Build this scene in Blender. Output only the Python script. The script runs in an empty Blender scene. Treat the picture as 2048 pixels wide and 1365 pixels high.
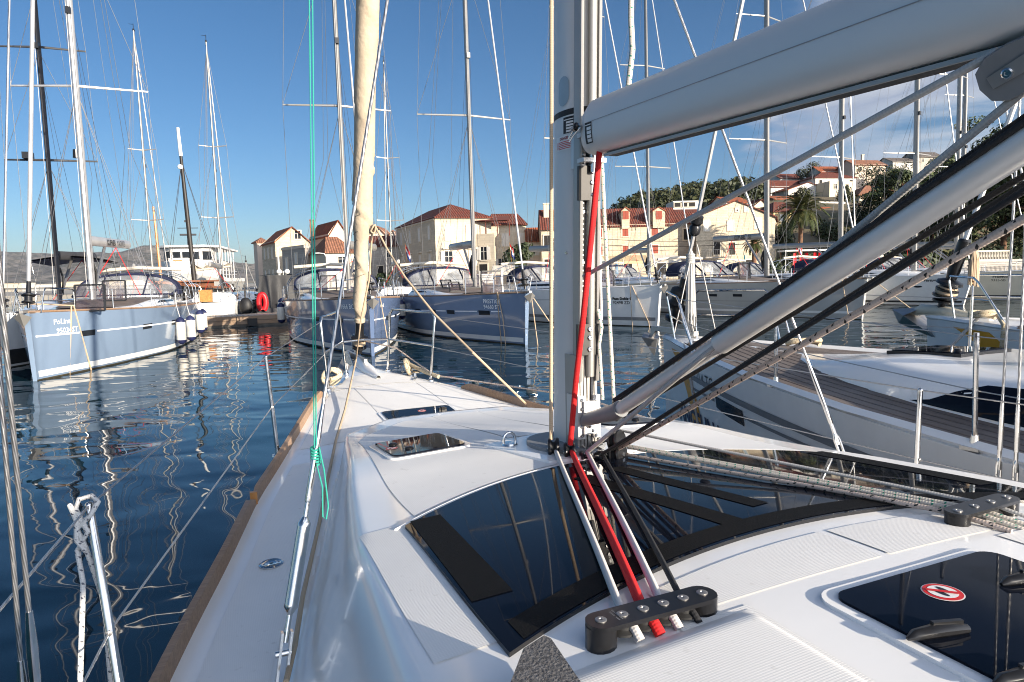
import bpy, math, random
from math import sin, cos, tan, pi, sqrt, radians, atan2, exp
from mathutils import Vector, Matrix, noise
random.seed(7)
S = bpy.context.scene
COL = S.collection
# ------------------------------------------------------------------ camera
CAM_H = 2.4; FPX = 1365.0
PITCH = radians(5.53); ROLL = radians(1.5)
_f = Vector((0, cos(PITCH), -sin(PITCH))); _u = Vector((0, sin(PITCH), cos(PITCH))); _r = Vector((1, 0, 0))
CR = _r*cos(ROLL) - _u*sin(ROLL); CU = _r*sin(ROLL) + _u*cos(ROLL); CF = _f
CP = Vector((0, 0, CAM_H))
cam = bpy.data.cameras.new('camera'); camo = bpy.data.objects.new('camera', cam); COL.objects.link(camo)
cam.sensor_width = 36; cam.lens = 36*FPX/2048; cam.clip_start = 0.05; cam.clip_end = 40000
M = Matrix((CR, CU, -CF)).transposed().to_4x4(); M.translation = CP
camo.matrix_world = M
S.camera = camo
# ------------------------------------------------------------------ light
SUN_AZ = radians(46)      # to the right of straight behind the camera
SUN_EL = radians(14.0)
sd = Vector((sin(SUN_AZ)*cos(SUN_EL), -cos(SUN_AZ)*cos(SUN_EL), sin(SUN_EL)))
sl = bpy.data.lights.new('sun', 'SUN'); sl.energy = 2.6; sl.angle = radians(0.53); sl.color = (1.0, 0.88, 0.72)
so = bpy.data.objects.new('sun', sl); COL.objects.link(so)
so.rotation_euler = (-sd).to_track_quat('-Z', 'Y').to_euler()
W = bpy.data.worlds.new('World'); S.world = W; W.use_nodes = True
def nn(nt, t, ins=None, **kw):
    n = nt.nodes.new(t)
    for k, v in kw.items(): setattr(n, k, v)
    for k, v in (ins or {}).items():
        if hasattr(v, 'is_output'): nt.links.new(v, n.inputs[k])
        elif isinstance(v, bpy.types.Node): nt.links.new(v.outputs[0], n.inputs[k])
        else: n.inputs[k].default_value = v
    return n
def ma(nt, op, a, b=0.0, c=0.0):
    return nn(nt, 'ShaderNodeMath', {0: a, 1: b, 2: c}, operation=op).outputs[0]
def mix(nt, f, a, b, mode='MIX'):
    n = nn(nt, 'ShaderNodeMix', data_type='RGBA', blend_type=mode)
    for k, v in ((0, f), (6, a), (7, b)):
        if hasattr(v, 'is_output'): nt.links.new(v, n.inputs[k])
        else: n.inputs[k].default_value = v if k == 0 else (*v[:3], 1)
    return n.outputs[2]
def ramp(nt, f, stops):
    n = nn(nt, 'ShaderNodeValToRGB', {0: f}); e = n.color_ramp.elements
    while len(e) < len(stops): e.new(0.5)
    for el, (p, c) in zip(e, stops):
        el.position = p; el.color = (c, c, c, 1) if isinstance(c, (int, float)) else (*c, 1)
    return n.outputs[0]
nt = W.node_tree; nt.nodes.clear()
sky = nn(nt, 'ShaderNodeTexSky', sky_type='NISHITA', sun_disc=False, sun_elevation=SUN_EL, altitude=0,
         air_density=0.8, dust_density=0.6, ozone_density=3.0)
sky.sun_rotation = pi - SUN_AZ
geo = nn(nt, 'ShaderNodeNewGeometry')
inc = nn(nt, 'ShaderNodeVectorMath', {0: geo.outputs['Incoming'], 1: (-1, -1, -1)}, operation='MULTIPLY').outputs[0]
sx = nn(nt, 'ShaderNodeSeparateXYZ', {0: inc})
zc = ma(nt, 'ADD', ma(nt, 'MAXIMUM', sx.outputs[2], 0.0), 0.10)
cx = ma(nt, 'DIVIDE', sx.outputs[0], zc); cy = ma(nt, 'DIVIDE', sx.outputs[1], zc)
cv = nn(nt, 'ShaderNodeCombineXYZ', {0: cx, 1: cy, 2: 0.0})
n1 = nn(nt, 'ShaderNodeTexNoise', {'Vector': cv, 'Scale': 1.15, 'Detail': 9.0, 'Roughness': 0.55, 'Distortion': 0.3})
n2 = nn(nt, 'ShaderNodeTexNoise', {'Vector': cv, 'Scale': 0.22, 'Detail': 2.0})
# the cloud bank stands to the right (x > 0) and thins out to clear sky on the left
rh = ma(nt, 'SQRT', ma(nt, 'ADD', ma(nt, 'MULTIPLY', sx.outputs[0], sx.outputs[0]), ma(nt, 'MULTIPLY', sx.outputs[1], sx.outputs[1])))
back = ma(nt, 'MAXIMUM', ma(nt, 'MULTIPLY', ma(nt, 'DIVIDE', sx.outputs[1], rh), -1.0), 0.0)  # unseen cloud cover added behind the camera for more fill light
side = ma(nt, 'MULTIPLY_ADD', back, 0.9, ma(nt, 'DIVIDE', sx.outputs[0], rh))
sm = nn(nt, 'ShaderNodeMapRange', {0: side, 1: 0.10, 2: 0.55, 3: -0.24, 4: 0.20}, interpolation_type='SMOOTHSTEP').outputs[0]
hi = nn(nt, 'ShaderNodeMapRange', {0: ma(nt, 'SUBTRACT', sx.outputs[2], ma(nt, 'MULTIPLY', ma(nt, 'MAXIMUM', side, 0.0), 0.35)), 1: 0.10, 2: 0.36, 3: 0.0, 4: -0.20}, interpolation_type='SMOOTHSTEP').outputs[0]
lo = nn(nt, 'ShaderNodeMapRange', {0: sx.outputs[2], 1: 0.02, 2: 0.085, 3: 0.18, 4: 0.0}, interpolation_type='SMOOTHSTEP').outputs[0]
cov = ma(nt, 'ADD', ma(nt, 'ADD', ma(nt, 'ADD', n1.outputs[0], sm), hi), lo)
cl = nn(nt, 'ShaderNodeMapRange', {0: cov, 1: 0.47, 2: 0.70, 3: 0.0, 4: 0.85}, interpolation_type='SMOOTHSTEP').outputs[0]
cc = ramp(nt, n1.outputs[0], [(0.36, (4.1, 4.3, 4.6)), (0.56, (2.2, 2.5, 3.2)), (0.78, (4.8, 4.8, 4.8))])
skc = nn(nt, 'ShaderNodeHueSaturation', {'Saturation': 1.14, 'Value': 0.68, 'Color': sky.outputs[0]}).outputs[0]
# clouds on the sun's side, behind the camera, are brightened to add fill light
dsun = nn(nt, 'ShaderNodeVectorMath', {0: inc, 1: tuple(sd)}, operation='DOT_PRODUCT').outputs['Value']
cloud_fill = ma(nt, 'MULTIPLY_ADD', ma(nt, 'POWER', ma(nt, 'MAXIMUM', dsun, 0.0), 1.2), 3.6, 1.0)
ccg = nn(nt, 'ShaderNodeVectorMath', {0: cc, 1: nn(nt, 'ShaderNodeCombineXYZ', {0: cloud_fill, 1: cloud_fill, 2: cloud_fill}).outputs[0]}, operation='MULTIPLY').outputs[0]
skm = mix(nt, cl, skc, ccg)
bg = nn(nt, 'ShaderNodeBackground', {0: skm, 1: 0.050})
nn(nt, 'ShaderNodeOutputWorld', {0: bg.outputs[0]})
S.view_settings.view_transform = 'Standard'; S.view_settings.look = 'None'
S.view_settings.exposure = 1.9; S.view_settings.gamma = 1.0; S.view_settings.use_curve_mapping = False
S.render.engine = 'CYCLES'
S.cycles.pixel_filter_type = 'BLACKMAN_HARRIS'; S.cycles.filter_width = 1.05
S.cycles.max_bounces = 8; S.cycles.transparent_max_bounces = 12
S.cycles.caustics_reflective = False; S.cycles.caustics_refractive = False
S.cycles.sample_clamp_indirect = 6.0
# ------------------------------------------------------------------ placing helpers (photograph 2048 x 1365)
def ray(px, py): return CF + CR*((px-1024)/FPX) - CU*((py-682.5)/FPX)
def atz(px, py, z): d = ray(px, py); return CP + d*((z-CAM_H)/d.z)
def aty(px, py, Y): d = ray(px, py); return CP + d*(Y/d.y)
# ------------------------------------------------------------------ mesh builder
def frames(pts):
    T = []
    for i in range(len(pts)):
        a = pts[max(i-1, 0)]; b = pts[min(i+1, len(pts)-1)]
        t = (b-a); T.append(t.normalized() if t.length > 1e-9 else Vector((0, 0, 1)))
    up = Vector((0, 0, 1)) if abs(T[0].z) < 0.9 else Vector((0, 1, 0))
    n = (up - T[0]*up.dot(T[0])).normalized(); out = []
    for t in T:
        n = n - t*n.dot(t)
        n = n.normalized() if n.length > 1e-6 else t.orthogonal().normalized()
        out.append((t, n, t.cross(n)))
    return out
class MB:
    def __init__(s): s.v = []; s.f = []; s.uv = []
    def add(s, vs, fs, uv=None):
        o = len(s.v); s.v += [tuple(p) for p in vs]; s.f += [tuple(i+o for i in f) for f in fs]
        s.uv += uv if uv else [(0, 0)]*len(vs); return s
    def box(s, x0, x1, y0, y1, z0, z1, M=None):
        vs = [Vector((x, y, z)) for z in (z0, z1) for y in (y0, y1) for x in (x0, x1)]
        if M: vs = [M @ p for p in vs]
        return s.add(vs, [(0, 2, 3, 1), (4, 5, 7, 6), (0, 1, 5, 4), (2, 6, 7, 3), (0, 4, 6, 2), (1, 3, 7, 5)])
    def bar(s, a, b, w, h):
        a = Vector(a); b = Vector(b); t, n, bb = frames([a, b])[0]
        vs = [p + bb*(sx*w/2) + n*(sz*h/2) for p in (a, b) for sx, sz in ((-1, -1), (1, -1), (1, 1), (-1, 1))]
        return s.add(vs, [(0, 1, 2, 3), (7, 6, 5, 4), (0, 4, 5, 1), (1, 5, 6, 2), (2, 6, 7, 3), (3, 7, 4, 0)])
    def tube(s, pts, r, n=8, cap=True, sq=1.0):
        pts = [Vector(p) for p in pts]; fr = frames(pts); rr = r if isinstance(r, (list, tuple)) else [r]*len(pts)
        vs = []; uv = []; L = 0; m = n+1
        for i, (p, (t, a, b)) in enumerate(zip(pts, fr)):
            if i: L += (p-pts[i-1]).length
            for k in range(m):
                an = 2*pi*k/n
                vs.append(p + a*(cos(an)*rr[i]) + b*(sin(an)*rr[i]*sq)); uv.append((k/n, L))
        fs = [(i*m+k, i*m+k+1, (i+1)*m+k+1, (i+1)*m+k) for i in range(len(pts)-1) for k in range(n)]
        if cap:
            fs.append(tuple(range(n-1, -1, -1))); o = (len(pts)-1)*m; fs.append(tuple(o+k for k in range(n)))
        return s.add(vs, fs, uv)
    def lathe(s, c, prof, axis=(0, 0, 1), n=16):
        c = Vector(c); ax = Vector(axis).normalized(); a = ax.orthogonal().normalized(); b = ax.cross(a)
        vs = []
        for r, z in prof:
            for k in range(n):
                an = 2*pi*k/n; vs.append(c + ax*z + (a*cos(an)+b*sin(an))*max(r, 1e-4))
        fs = [(i*n+k, i*n+(k+1) % n, (i+1)*n+(k+1) % n, (i+1)*n+k) for i in range(len(prof)-1) for k in range(n)]
        fs.append(tuple(range(n-1, -1, -1))); o = (len(prof)-1)*n; fs.append(tuple(o+k for k in range(n)))
        return s.add(vs, fs)
    def grid(s, nu, nv, fn, flip=False):
        vs = [Vector(fn(i/nu, j/nv)) for i in range(nu+1) for j in range(nv+1)]
        fs = []
        for i in range(nu):
            for j in range(nv):
                q = (i*(nv+1)+j, (i+1)*(nv+1)+j, (i+1)*(nv+1)+j+1, i*(nv+1)+j+1)
                fs.append(q[::-1] if flip else q)
        return s.add(vs, fs, [(i/nu, j/nv) for i in range(nu+1) for j in range(nv+1)])
    def prism(s, poly, fn0, fn1):
        n = len(poly); vs = [fn0(p) for p in poly] + [fn1(p) for p in poly]
        fs = [tuple(range(n-1, -1, -1)), tuple(range(n, 2*n))] + [(i, (i+1) % n, n+(i+1) % n, n+i) for i in range(n)]
        return s.add(vs, fs)
    def ball(s, c, r, n=10, sc=(1, 1, 1)):
        c = Vector(c); vs = []; m = n//2
        for i in range(m+1):
            th = pi*i/m
            for k in range(n):
                ph = 2*pi*k/n
                vs.append(c + Vector((sin(th)*cos(ph)*r*sc[0], sin(th)*sin(ph)*r*sc[1], cos(th)*r*sc[2])))
        fs = [(i*n+k, (i+1)*n+k, (i+1)*n+(k+1) % n, i*n+(k+1) % n) for i in range(m) for k in range(n)]
        return s.add(vs, fs)
    def build(s, name, mat, parent=None, smooth=True, sharp=38):
        me = bpy.data.meshes.new(name); me.from_pydata(s.v, [], s.f)
        u = me.uv_layers.new(name='UVMap'); li = [0]*len(me.loops); me.loops.foreach_get('vertex_index', li)
        fl = [0.0]*(2*len(li))
        for i, vi in enumerate(li): fl[2*i], fl[2*i+1] = s.uv[vi]
        u.data.foreach_set('uv', fl)
        for m in (mat if isinstance(mat, (list, tuple)) else [mat]): me.materials.append(m)
        me.polygons.foreach_set('use_smooth', [smooth]*len(me.polygons))
        if smooth: me.set_sharp_from_angle(angle=radians(sharp))
        me.update()
        o = bpy.data.objects.new(name, me); COL.objects.link(o)
        if parent is not None: o.parent = parent
        return o
def share(o, name, parent, loc=(0, 0, 0), rot=(0, 0, 0), scale=None):
    c = bpy.data.objects.new(name, o.data); COL.objects.link(c); c.parent = parent
    c.location = loc; c.rotation_euler = rot
    if scale: c.scale = scale
    return c
def tag(o, label=None, cat=None, group=None, kind=None):
    if label: o['label'] = label
    if cat: o['category'] = cat
    if group: o['group'] = group
    if kind: o['kind'] = kind
    return o
def empty(name, loc=(0, 0, 0), rz=0.0, label=None, cat=None, group=None):
    o = bpy.data.objects.new(name, None); COL.objects.link(o); o.location = loc; o.rotation_euler = (0, 0, rz)
    o.empty_display_size = 0.2
    return tag(o, label, cat, group)
def ss(a, b, x):
    t = min(1.0, max(0.0, (x-a)/(b-a))); return t*t*(3-2*t)
def lerp(a, b, t): return a + (b-a)*t
def V(*a): return Vector(a)
# ------------------------------------------------------------------ materials
def newmat(name):
    m = bpy.data.materials.new(name); m.use_nodes = True; t = m.node_tree
    return m, t, t.nodes['Principled BSDF']
def pmat(name, col, rough=0.5, metal=0.0, var=0.12, vs=3.0, bump=0.0, bs=60.0, coat=0.0, rvar=0.0, ior=1.45, dirt=None):
    m, t, b = newmat(name)
    tc = nn(t, 'ShaderNodeTexCoord')
    n = nn(t, 'ShaderNodeTexNoise', {'Vector': tc.outputs['Object'], 'Scale': vs, 'Detail': 5.0, 'Roughness': 0.6})
    lo = tuple(c*(1-var) for c in col); hi = tuple(min(1, c*(1+var)) for c in col)
    c = mix(t, ramp(t, n.outputs[0], [(0.3, 0.0), (0.7, 1.0)]), lo, hi)
    if dirt:
        n3 = nn(t, 'ShaderNodeTexNoise', {'Vector': tc.outputs['Object'], 'Scale': dirt[1], 'Detail': 8.0, 'Roughness': 0.7})
        c = mix(t, ramp(t, n3.outputs[0], [(dirt[2], 0.0), (dirt[2]+0.2, 1.0)]), c, dirt[0])
    t.links.new(c, b.inputs['Base Color'])
    b.inputs['Metallic'].default_value = metal; b.inputs['IOR'].default_value = ior
    if rvar:
        r = nn(t, 'ShaderNodeMapRange', {0: n.outputs[0], 1: 0.3, 2: 0.7, 3: rough-rvar, 4: rough+rvar})
        t.links.new(r.outputs[0], b.inputs['Roughness'])
    else: b.inputs['Roughness'].default_value = rough
    if coat: b.inputs['Coat Weight'].default_value = coat; b.inputs['Coat Roughness'].default_value = 0.05
    if bump:
        n2 = nn(t, 'ShaderNodeTexNoise', {'Vector': tc.outputs['Object'], 'Scale': bs, 'Detail': 4.0})
        bp = nn(t, 'ShaderNodeBump', {'Height': n2.outputs[0], 'Strength': bump, 'Distance': 0.02})
        t.links.new(bp.outputs[0], b.inputs['Normal'])
    return m
def ropemat(name, col, fleck=None, fstep=0.08, braid=70, var=0.0, wire=False):
    m, t, b = newmat(name)
    uv = nn(t, 'ShaderNodeTexCoord').outputs['UV']; sp = nn(t, 'ShaderNodeSeparateXYZ', {0: uv})
    u, v = sp.outputs[0], sp.outputs[1]
    if wire:
        a = ma(t, 'ADD', ma(t, 'MULTIPLY', u, 6*pi*2), ma(t, 'MULTIPLY', v, braid*2*pi)); h = ma(t, 'SINE', a)
        b.inputs['Metallic'].default_value = 0.85; b.inputs['Roughness'].default_value = 0.32
        c = mix(t, ma(t, 'MULTIPLY_ADD', h, 0.5, 0.5), tuple(x*0.45 for x in col), col)
    else:
        a1 = ma(t, 'SINE', ma(t, 'ADD', ma(t, 'MULTIPLY', u, 2*pi*4), ma(t, 'MULTIPLY', v, braid*2*pi)))
        a2 = ma(t, 'SINE', ma(t, 'SUBTRACT', ma(t, 'MULTIPLY', u, 2*pi*4), ma(t, 'MULTIPLY', v, braid*2*pi)))
        h = ma(t, 'MULTIPLY', a1, a2)
        c = mix(t, ma(t, 'MULTIPLY_ADD', h, 0.5, 0.5), tuple(x*0.82 for x in col), col)
        if fleck:
            ph = ma(t, 'FRACT', ma(t, 'ADD', ma(t, 'DIVIDE', v, fstep), ma(t, 'MULTIPLY', ma(t, 'FLOOR', ma(t, 'MULTIPLY', u, 4.0)), 0.37)))
            fa = ma(t, 'LESS_THAN', ph, 0.16); fb = ma(t, 'GREATER_THAN', a1, -0.2)
            c = mix(t, ma(t, 'MULTIPLY', fa, fb), c, fleck)
        b.inputs['Roughness'].default_value = 0.85
    t.links.new(c, b.inputs['Base Color'])
    bp = nn(t, 'ShaderNodeBump', {'Height': h, 'Strength': 0.25, 'Distance': 0.0015}); t.links.new(bp.outputs[0], b.inputs['Normal'])
    return m
def glassmat(name, col=(0.006, 0.008, 0.014), rough=0.015, ior=1.18):
    m, t, b = newmat(name)
    tc = nn(t, 'ShaderNodeTexCoord')
    n = nn(t, 'ShaderNodeTexNoise', {'Vector': tc.outputs['Object'], 'Scale': 9.0, 'Detail': 6.0})
    r = nn(t, 'ShaderNodeMapRange', {0: n.outputs[0], 1: 0.4, 2: 0.75, 3: rough, 4: rough+0.06}); t.links.new(r.outputs[0], b.inputs['Roughness'])
    b.inputs['Base Color'].default_value = (*col, 1); b.inputs['IOR'].default_value = ior
    return m
def clearmat(name, tint=(0.85, 0.88, 0.9), a=0.22, rough=0.12):
    m, t, b = newmat(name)
    b.inputs['Base Color'].default_value = (*tint, 1); b.inputs['Roughness'].default_value = rough
    tc = nn(t, 'ShaderNodeTexCoord')
    n = nn(t, 'ShaderNodeTexNoise', {'Vector': tc.outputs['Object'], 'Scale': 2.0, 'Detail': 3.0})
    r = nn(t, 'ShaderNodeMapRange', {0: n.outputs[0], 1: 0.35, 2: 0.65, 3: a*0.6, 4: a*1.5}); t.links.new(r.outputs[0], b.inputs['Alpha'])
    return m
def nonskid(name, col):
    m, t, b = newmat(name)
    tc = nn(t, 'ShaderNodeTexCoord'); sp = nn(t, 'ShaderNodeSeparateXYZ', {0: tc.outputs['Object']})
    k = 2*pi/0.011
    a = ma(t, 'SINE', ma(t, 'MULTIPLY', ma(t, 'ADD', sp.outputs[0], sp.outputs[1]), k)); c2 = ma(t, 'SINE', ma(t, 'MULTIPLY', ma(t, 'SUBTRACT', sp.outputs[0], sp.outputs[1]), k))
    h = ma(t, 'MULTIPLY', a, c2)
    n = nn(t, 'ShaderNodeTexNoise', {'Vector': tc.outputs['Object'], 'Scale': 2.2, 'Detail': 7.0, 'Roughness': 0.65})
    n5 = nn(t, 'ShaderNodeTexNoise', {'Vector': tc.outputs['Object'], 'Scale': 35.0, 'Detail': 3.0})
    c = mix(t, ramp(t, n.outputs[0], [(0.35, 0.0), (0.7, 1.0)]), tuple(x*0.93 for x in col), col)
    c = mix(t, ramp(t, n5.outputs[0], [(0.66, 0.0), (0.78, 0.35)]), c, (0.45, 0.42, 0.37))
    c = mix(t, ma(t, 'MULTIPLY_ADD', h, 0.5, 0.5), mix(t, 0.12, c, (0.3, 0.3, 0.3)), c)
    t.links.new(c, b.inputs['Base Color']); b.inputs['Roughness'].default_value = 0.55
    bp = nn(t, 'ShaderNodeBump', {'Height': h, 'Strength': 0.22, 'Distance': 0.0006}); t.links.new(bp.outputs[0], b.inputs['Normal'])
    return m
def woodmat(name, col, dark, scale=(30, 2, 30), rough=0.6):
    m, t, b = newmat(name)
    tc = nn(t, 'ShaderNodeTexCoord'); mp = nn(t, 'ShaderNodeMapping', {'Vector': tc.outputs['Object'], 'Scale': scale})
    n = nn(t, 'ShaderNodeTexNoise', {'Vector': mp.outputs[0], 'Scale': 1.5, 'Detail': 8.0, 'Roughness': 0.65, 'Distortion': 0.5})
    n2 = nn(t, 'ShaderNodeTexNoise', {'Vector': tc.outputs['Object'], 'Scale': 2.0, 'Detail': 3.0})
    c = mix(t, ramp(t, n.outputs[0], [(0.3, 0.0), (0.7, 1.0)]), dark, col)
    c = mix(t, ramp(t, n2.outputs[0], [(0.4, 0.0), (0.7, 0.5)]), c, tuple((x+0.25)/2 for x in col))
    t.links.new(c, b.inputs['Base Color']); b.inputs['Roughness'].default_value = rough
    bp = nn(t, 'ShaderNodeBump', {'Height': n.outputs[0], 'Strength': 0.35, 'Distance': 0.004}); t.links.new(bp.outputs[0], b.inputs['Normal'])
    return m
def stonemat(name, col, bw=0.75, bh=0.3, mortar=(0.5, 0.46, 0.4), var=0.18, rough=0.9, mscale=0.02, stain=True):
    """stone coursing for walls seen from a hundred metres; local x,y are mixed so both faces get joints"""
    m, t, b = newmat(name)
    tc = nn(t, 'ShaderNodeTexCoord'); sp = nn(t, 'ShaderNodeSeparateXYZ', {0: tc.outputs['Object']})
    g = nn(t, 'ShaderNodeCombineXYZ', {0: ma(t, 'ADD', sp.outputs[0], ma(t, 'MULTIPLY', sp.outputs[1], 0.83)), 1: sp.outputs[2], 2: 0.0})
    br = nn(t, 'ShaderNodeTexBrick', {'Vector': g.outputs[0], 'Color1': (*[c*(1-var) for c in col], 1), 'Color2': (*[min(1, c*(1+var)) for c in col], 1),
        'Mortar': (*mortar, 1), 'Scale': 1.0, 'Mortar Size': mscale, 'Brick Width': bw, 'Row Height': bh, 'Bias': 0.0})
    n = nn(t, 'ShaderNodeTexNoise', {'Vector': tc.outputs['Object'], 'Scale': 0.45, 'Detail': 8.0, 'Roughness': 0.65})
    c = br.outputs[0]
    if stain: c = mix(t, ramp(t, n.outputs[0], [(0.45, 0.0), (0.75, 0.55)]), c, tuple(x*0.62 for x in col))
    t.links.new(c, b.inputs['Base Color']); b.inputs['Roughness'].default_value = rough
    bp = nn(t, 'ShaderNodeBump', {'Height': br.outputs[1], 'Strength': 0.4, 'Distance': 0.02, }); bp.invert = True
    t.links.new(bp.outputs[0], b.inputs['Normal'])
    return m
def tilemat(name, col):
    m, t, b = newmat(name)
    tc = nn(t, 'ShaderNodeTexCoord'); uv = nn(t, 'ShaderNodeSeparateXYZ', {0: tc.outputs['UV']})
    w = ma(t, 'SINE', ma(t, 'MULTIPLY', uv.outputs[0], 2*pi/0.34)); r = ma(t, 'FRACT', ma(t, 'DIVIDE', uv.outputs[1], 0.36))
    n = nn(t, 'ShaderNodeTexNoise', {'Vector': tc.outputs['Object'], 'Scale': 0.7, 'Detail': 8.0, 'Roughness': 0.7})
    wn = nn(t, 'ShaderNodeTexWhiteNoise', {'Vector': nn(t, 'ShaderNodeCombineXYZ', {0: ma(t, 'FLOOR', ma(t, 'DIVIDE', uv.outputs[0], 0.34)), 1: ma(t, 'FLOOR', ma(t, 'DIVIDE', uv.outputs[1], 0.36)), 2: 0.0}).outputs[0]})
    c = mix(t, wn.outputs[0], tuple(x*0.7 for x in col), tuple(min(1, x*1.2) for x in col))
    c = mix(t, ramp(t, n.outputs[0], [(0.45, 0.0), (0.8, 0.7)]), c, (0.09, 0.06, 0.045))
    c = mix(t, ma(t, 'LESS_THAN', w, -0.75), c, tuple(x*0.3 for x in col))
    t.links.new(c, b.inputs['Base Color']); b.inputs['Roughness'].default_value = 0.9
    h = ma(t, 'ADD', ma(t, 'MULTIPLY', w, 0.5), r)
    bp = nn(t, 'ShaderNodeBump', {'Height': h, 'Strength': 0.8, 'Distance': 0.08}); t.links.new(bp.outputs[0], b.inputs['Normal'])
    return m
def leafmat(name, a, b2, scale=1.5):
    m, t, b = newmat(name)
    tc = nn(t, 'ShaderNodeTexCoord')
    n = nn(t, 'ShaderNodeTexNoise', {'Vector': tc.outputs['Object'], 'Scale': scale, 'Detail': 4.0})
    c = mix(t, ramp(t, n.outputs[0], [(0.35, 0.0), (0.65, 1.0)]), a, b2)
    t.links.new(c, b.inputs['Base Color']); b.inputs['Roughness'].default_value = 0.65
    return m
GEL = pmat('gelcoat', (0.88, 0.87, 0.845), 0.16, var=0.04, vs=1.5, coat=0.25, dirt=((0.62, 0.60, 0.56), 3.0, 0.62))
NSK = nonskid('nonskid_gelcoat', (0.87, 0.855, 0.82))
WHITE = pmat('white_paint', (0.78, 0.77, 0.74), 0.3, var=0.05)
CHROME = pmat('stainless', (0.66, 0.65, 0.63), 0.14, 1.0, var=0.12, vs=20, rvar=0.07)
ALU = pmat('anodised_aluminium', (0.60, 0.59, 0.58), 0.46, 0.62, var=0.04, vs=2, rvar=0.04)
ALUB = pmat('satin_spar_aluminium', (0.70, 0.69, 0.67), 0.5, 0.28, var=0.03, vs=2, rvar=0.04)
ALUD = pmat('dull_aluminium', (0.40, 0.39, 0.38), 0.42, 0.85, var=0.1, vs=12)
ALUW = pmat('pale_mast_aluminium', (0.36, 0.345, 0.32), 0.42, 0.5, var=0.04, vs=1)
BLK = pmat('black_plastic', (0.012, 0.012, 0.013), 0.28, var=0.2, vs=15)
BLKM = pmat('black_rubber', (0.02, 0.02, 0.02), 0.6, var=0.2, vs=12, bump=0.1)
GREYP = pmat('grey_plastic', (0.20, 0.205, 0.21), 0.45, var=0.1, vs=10)
DGLASS = glassmat('smoked_glass')
BGLASS = glassmat('window_glass', (0.02, 0.024, 0.03), 0.04)
STRIP = pmat('black_antislip', (0.006, 0.006, 0.006), 0.75, var=0.35, vs=160, bump=0.3, bs=400, ior=1.25)
TEAK = woodmat('weathered_teak', (0.42, 0.26, 0.15), (0.20, 0.115, 0.065), (3, 60, 40))
TEAKG = woodmat('grey_teak', (0.20, 0.155, 0.125), (0.10, 0.078, 0.065), (60, 3, 40), 0.7)
VARN = pmat('varnished_wood', (0.45, 0.2, 0.06), 0.35, var=0.3, vs=12)
R_RED = ropemat('red_braid', (0.62, 0.012, 0.014), braid=90)
R_WHT = ropemat('white_braid', (0.66, 0.63, 0.60), braid=90)
R_GRY = ropemat('grey_braid', (0.50, 0.49, 0.47), braid=70)
R_BLK = ropemat('black_braid', (0.018, 0.018, 0.02), braid=80)
R_BGF = ropemat('beige_braid_black_fleck', (0.62, 0.50, 0.42), (0.02, 0.02, 0.02), 0.055)
R_GNF = ropemat('white_braid_green_fleck', (0.68, 0.62, 0.53), (0.02, 0.22, 0.14), 0.03)
R_TAN = ropemat('tan_braid', (0.56, 0.42, 0.28), braid=60)
R_GRN = ropemat('green_cord', (0.03, 0.34, 0.26), braid=120)
R_MOOR = ropemat('mooring_rope', (0.60, 0.50, 0.34), (0.25, 0.19, 0.12), 0.05, 28)
R_FEND = ropemat('fender_rope', (0.66, 0.64, 0.60), (0.10, 0.10, 0.12), 0.035, 80)
WIRE = ropemat('wire_rope', (0.62, 0.60, 0.58), braid=28, wire=True)
RIG = pmat('rigging_wire', (0.34, 0.33, 0.32), 0.35, 0.7, var=0.05)
RIGD = pmat('dark_rigging_line', (0.045, 0.045, 0.05), 0.7, var=0.05)
CANVAS = pmat('beige_sail_cover', (0.50, 0.41, 0.30), 0.85, var=0.09, vs=6, bump=0.35, bs=24)
NAVYC = pmat('navy_canvas', (0.012, 0.016, 0.045), 0.85, var=0.15, vs=8)
CREAMC = pmat('cream_canvas', (0.62, 0.56, 0.46), 0.85, var=0.06, vs=4)
def awningmat():
    m, t, b = newmat('translucent_canvas'); b.inputs['Base Color'].default_value = (0.70, 0.68, 0.63, 1); b.inputs['Roughness'].default_value = 0.9
    tr = nn(t, 'ShaderNodeBsdfTranslucent', {'Color': (0.62, 0.60, 0.55, 1)}); mx = nn(t, 'ShaderNodeMixShader', {0: 0.45, 1: b.outputs[0], 2: tr.outputs[0]})
    t.links.new(mx.outputs[0], t.nodes['Material Output'].inputs[0]); return m
SPRAYC = awningmat()
CLEAR = clearmat('clear_vinyl')
REDP = pmat('red_vinyl', (0.55, 0.015, 0.02), 0.4, var=0.15)
BLUEH = pmat('blue_grey_topsides', (0.195, 0.265, 0.365), 0.16, var=0.05, vs=0.8, coat=0.4)
NAVYH = pmat('navy_blue_topsides', (0.105, 0.15, 0.255), 0.14, var=0.05, vs=0.8, coat=0.4)
STEELH = pmat('slate_blue_topsides', (0.165, 0.23, 0.335), 0.16, var=0.05, vs=0.8, coat=0.4)
GREYH = pmat('light_grey_topsides', (0.42, 0.42, 0.40), 0.2, var=0.05, vs=0.8, coat=0.3)
CREAMH = pmat('cream_topsides', (0.66, 0.60, 0.47), 0.25, var=0.06, vs=0.8, coat=0.2)
ANTIF = pmat('antifouling', (0.05, 0.04, 0.02), 0.8, var=0.4, vs=6)
FENDM = pmat('fender_white', (0.70, 0.66, 0.58), 0.45, var=0.06)
FENDB = pmat('fender_blue_end', (0.02, 0.025, 0.08), 0.45)
NAVYT = pmat('navy_lettering', (0.02, 0.022, 0.075), 0.4)
BLKT = pmat('black_lettering', (0.012, 0.012, 0.012), 0.4)
WHTT = pmat('white_lettering', (0.92, 0.92, 0.91), 0.4)
YELL = pmat('yellow_vinyl', (0.72, 0.32, 0.012), 0.35, var=0.06)
REDT = pmat('red_print', (0.60, 0.02, 0.02), 0.4)
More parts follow.
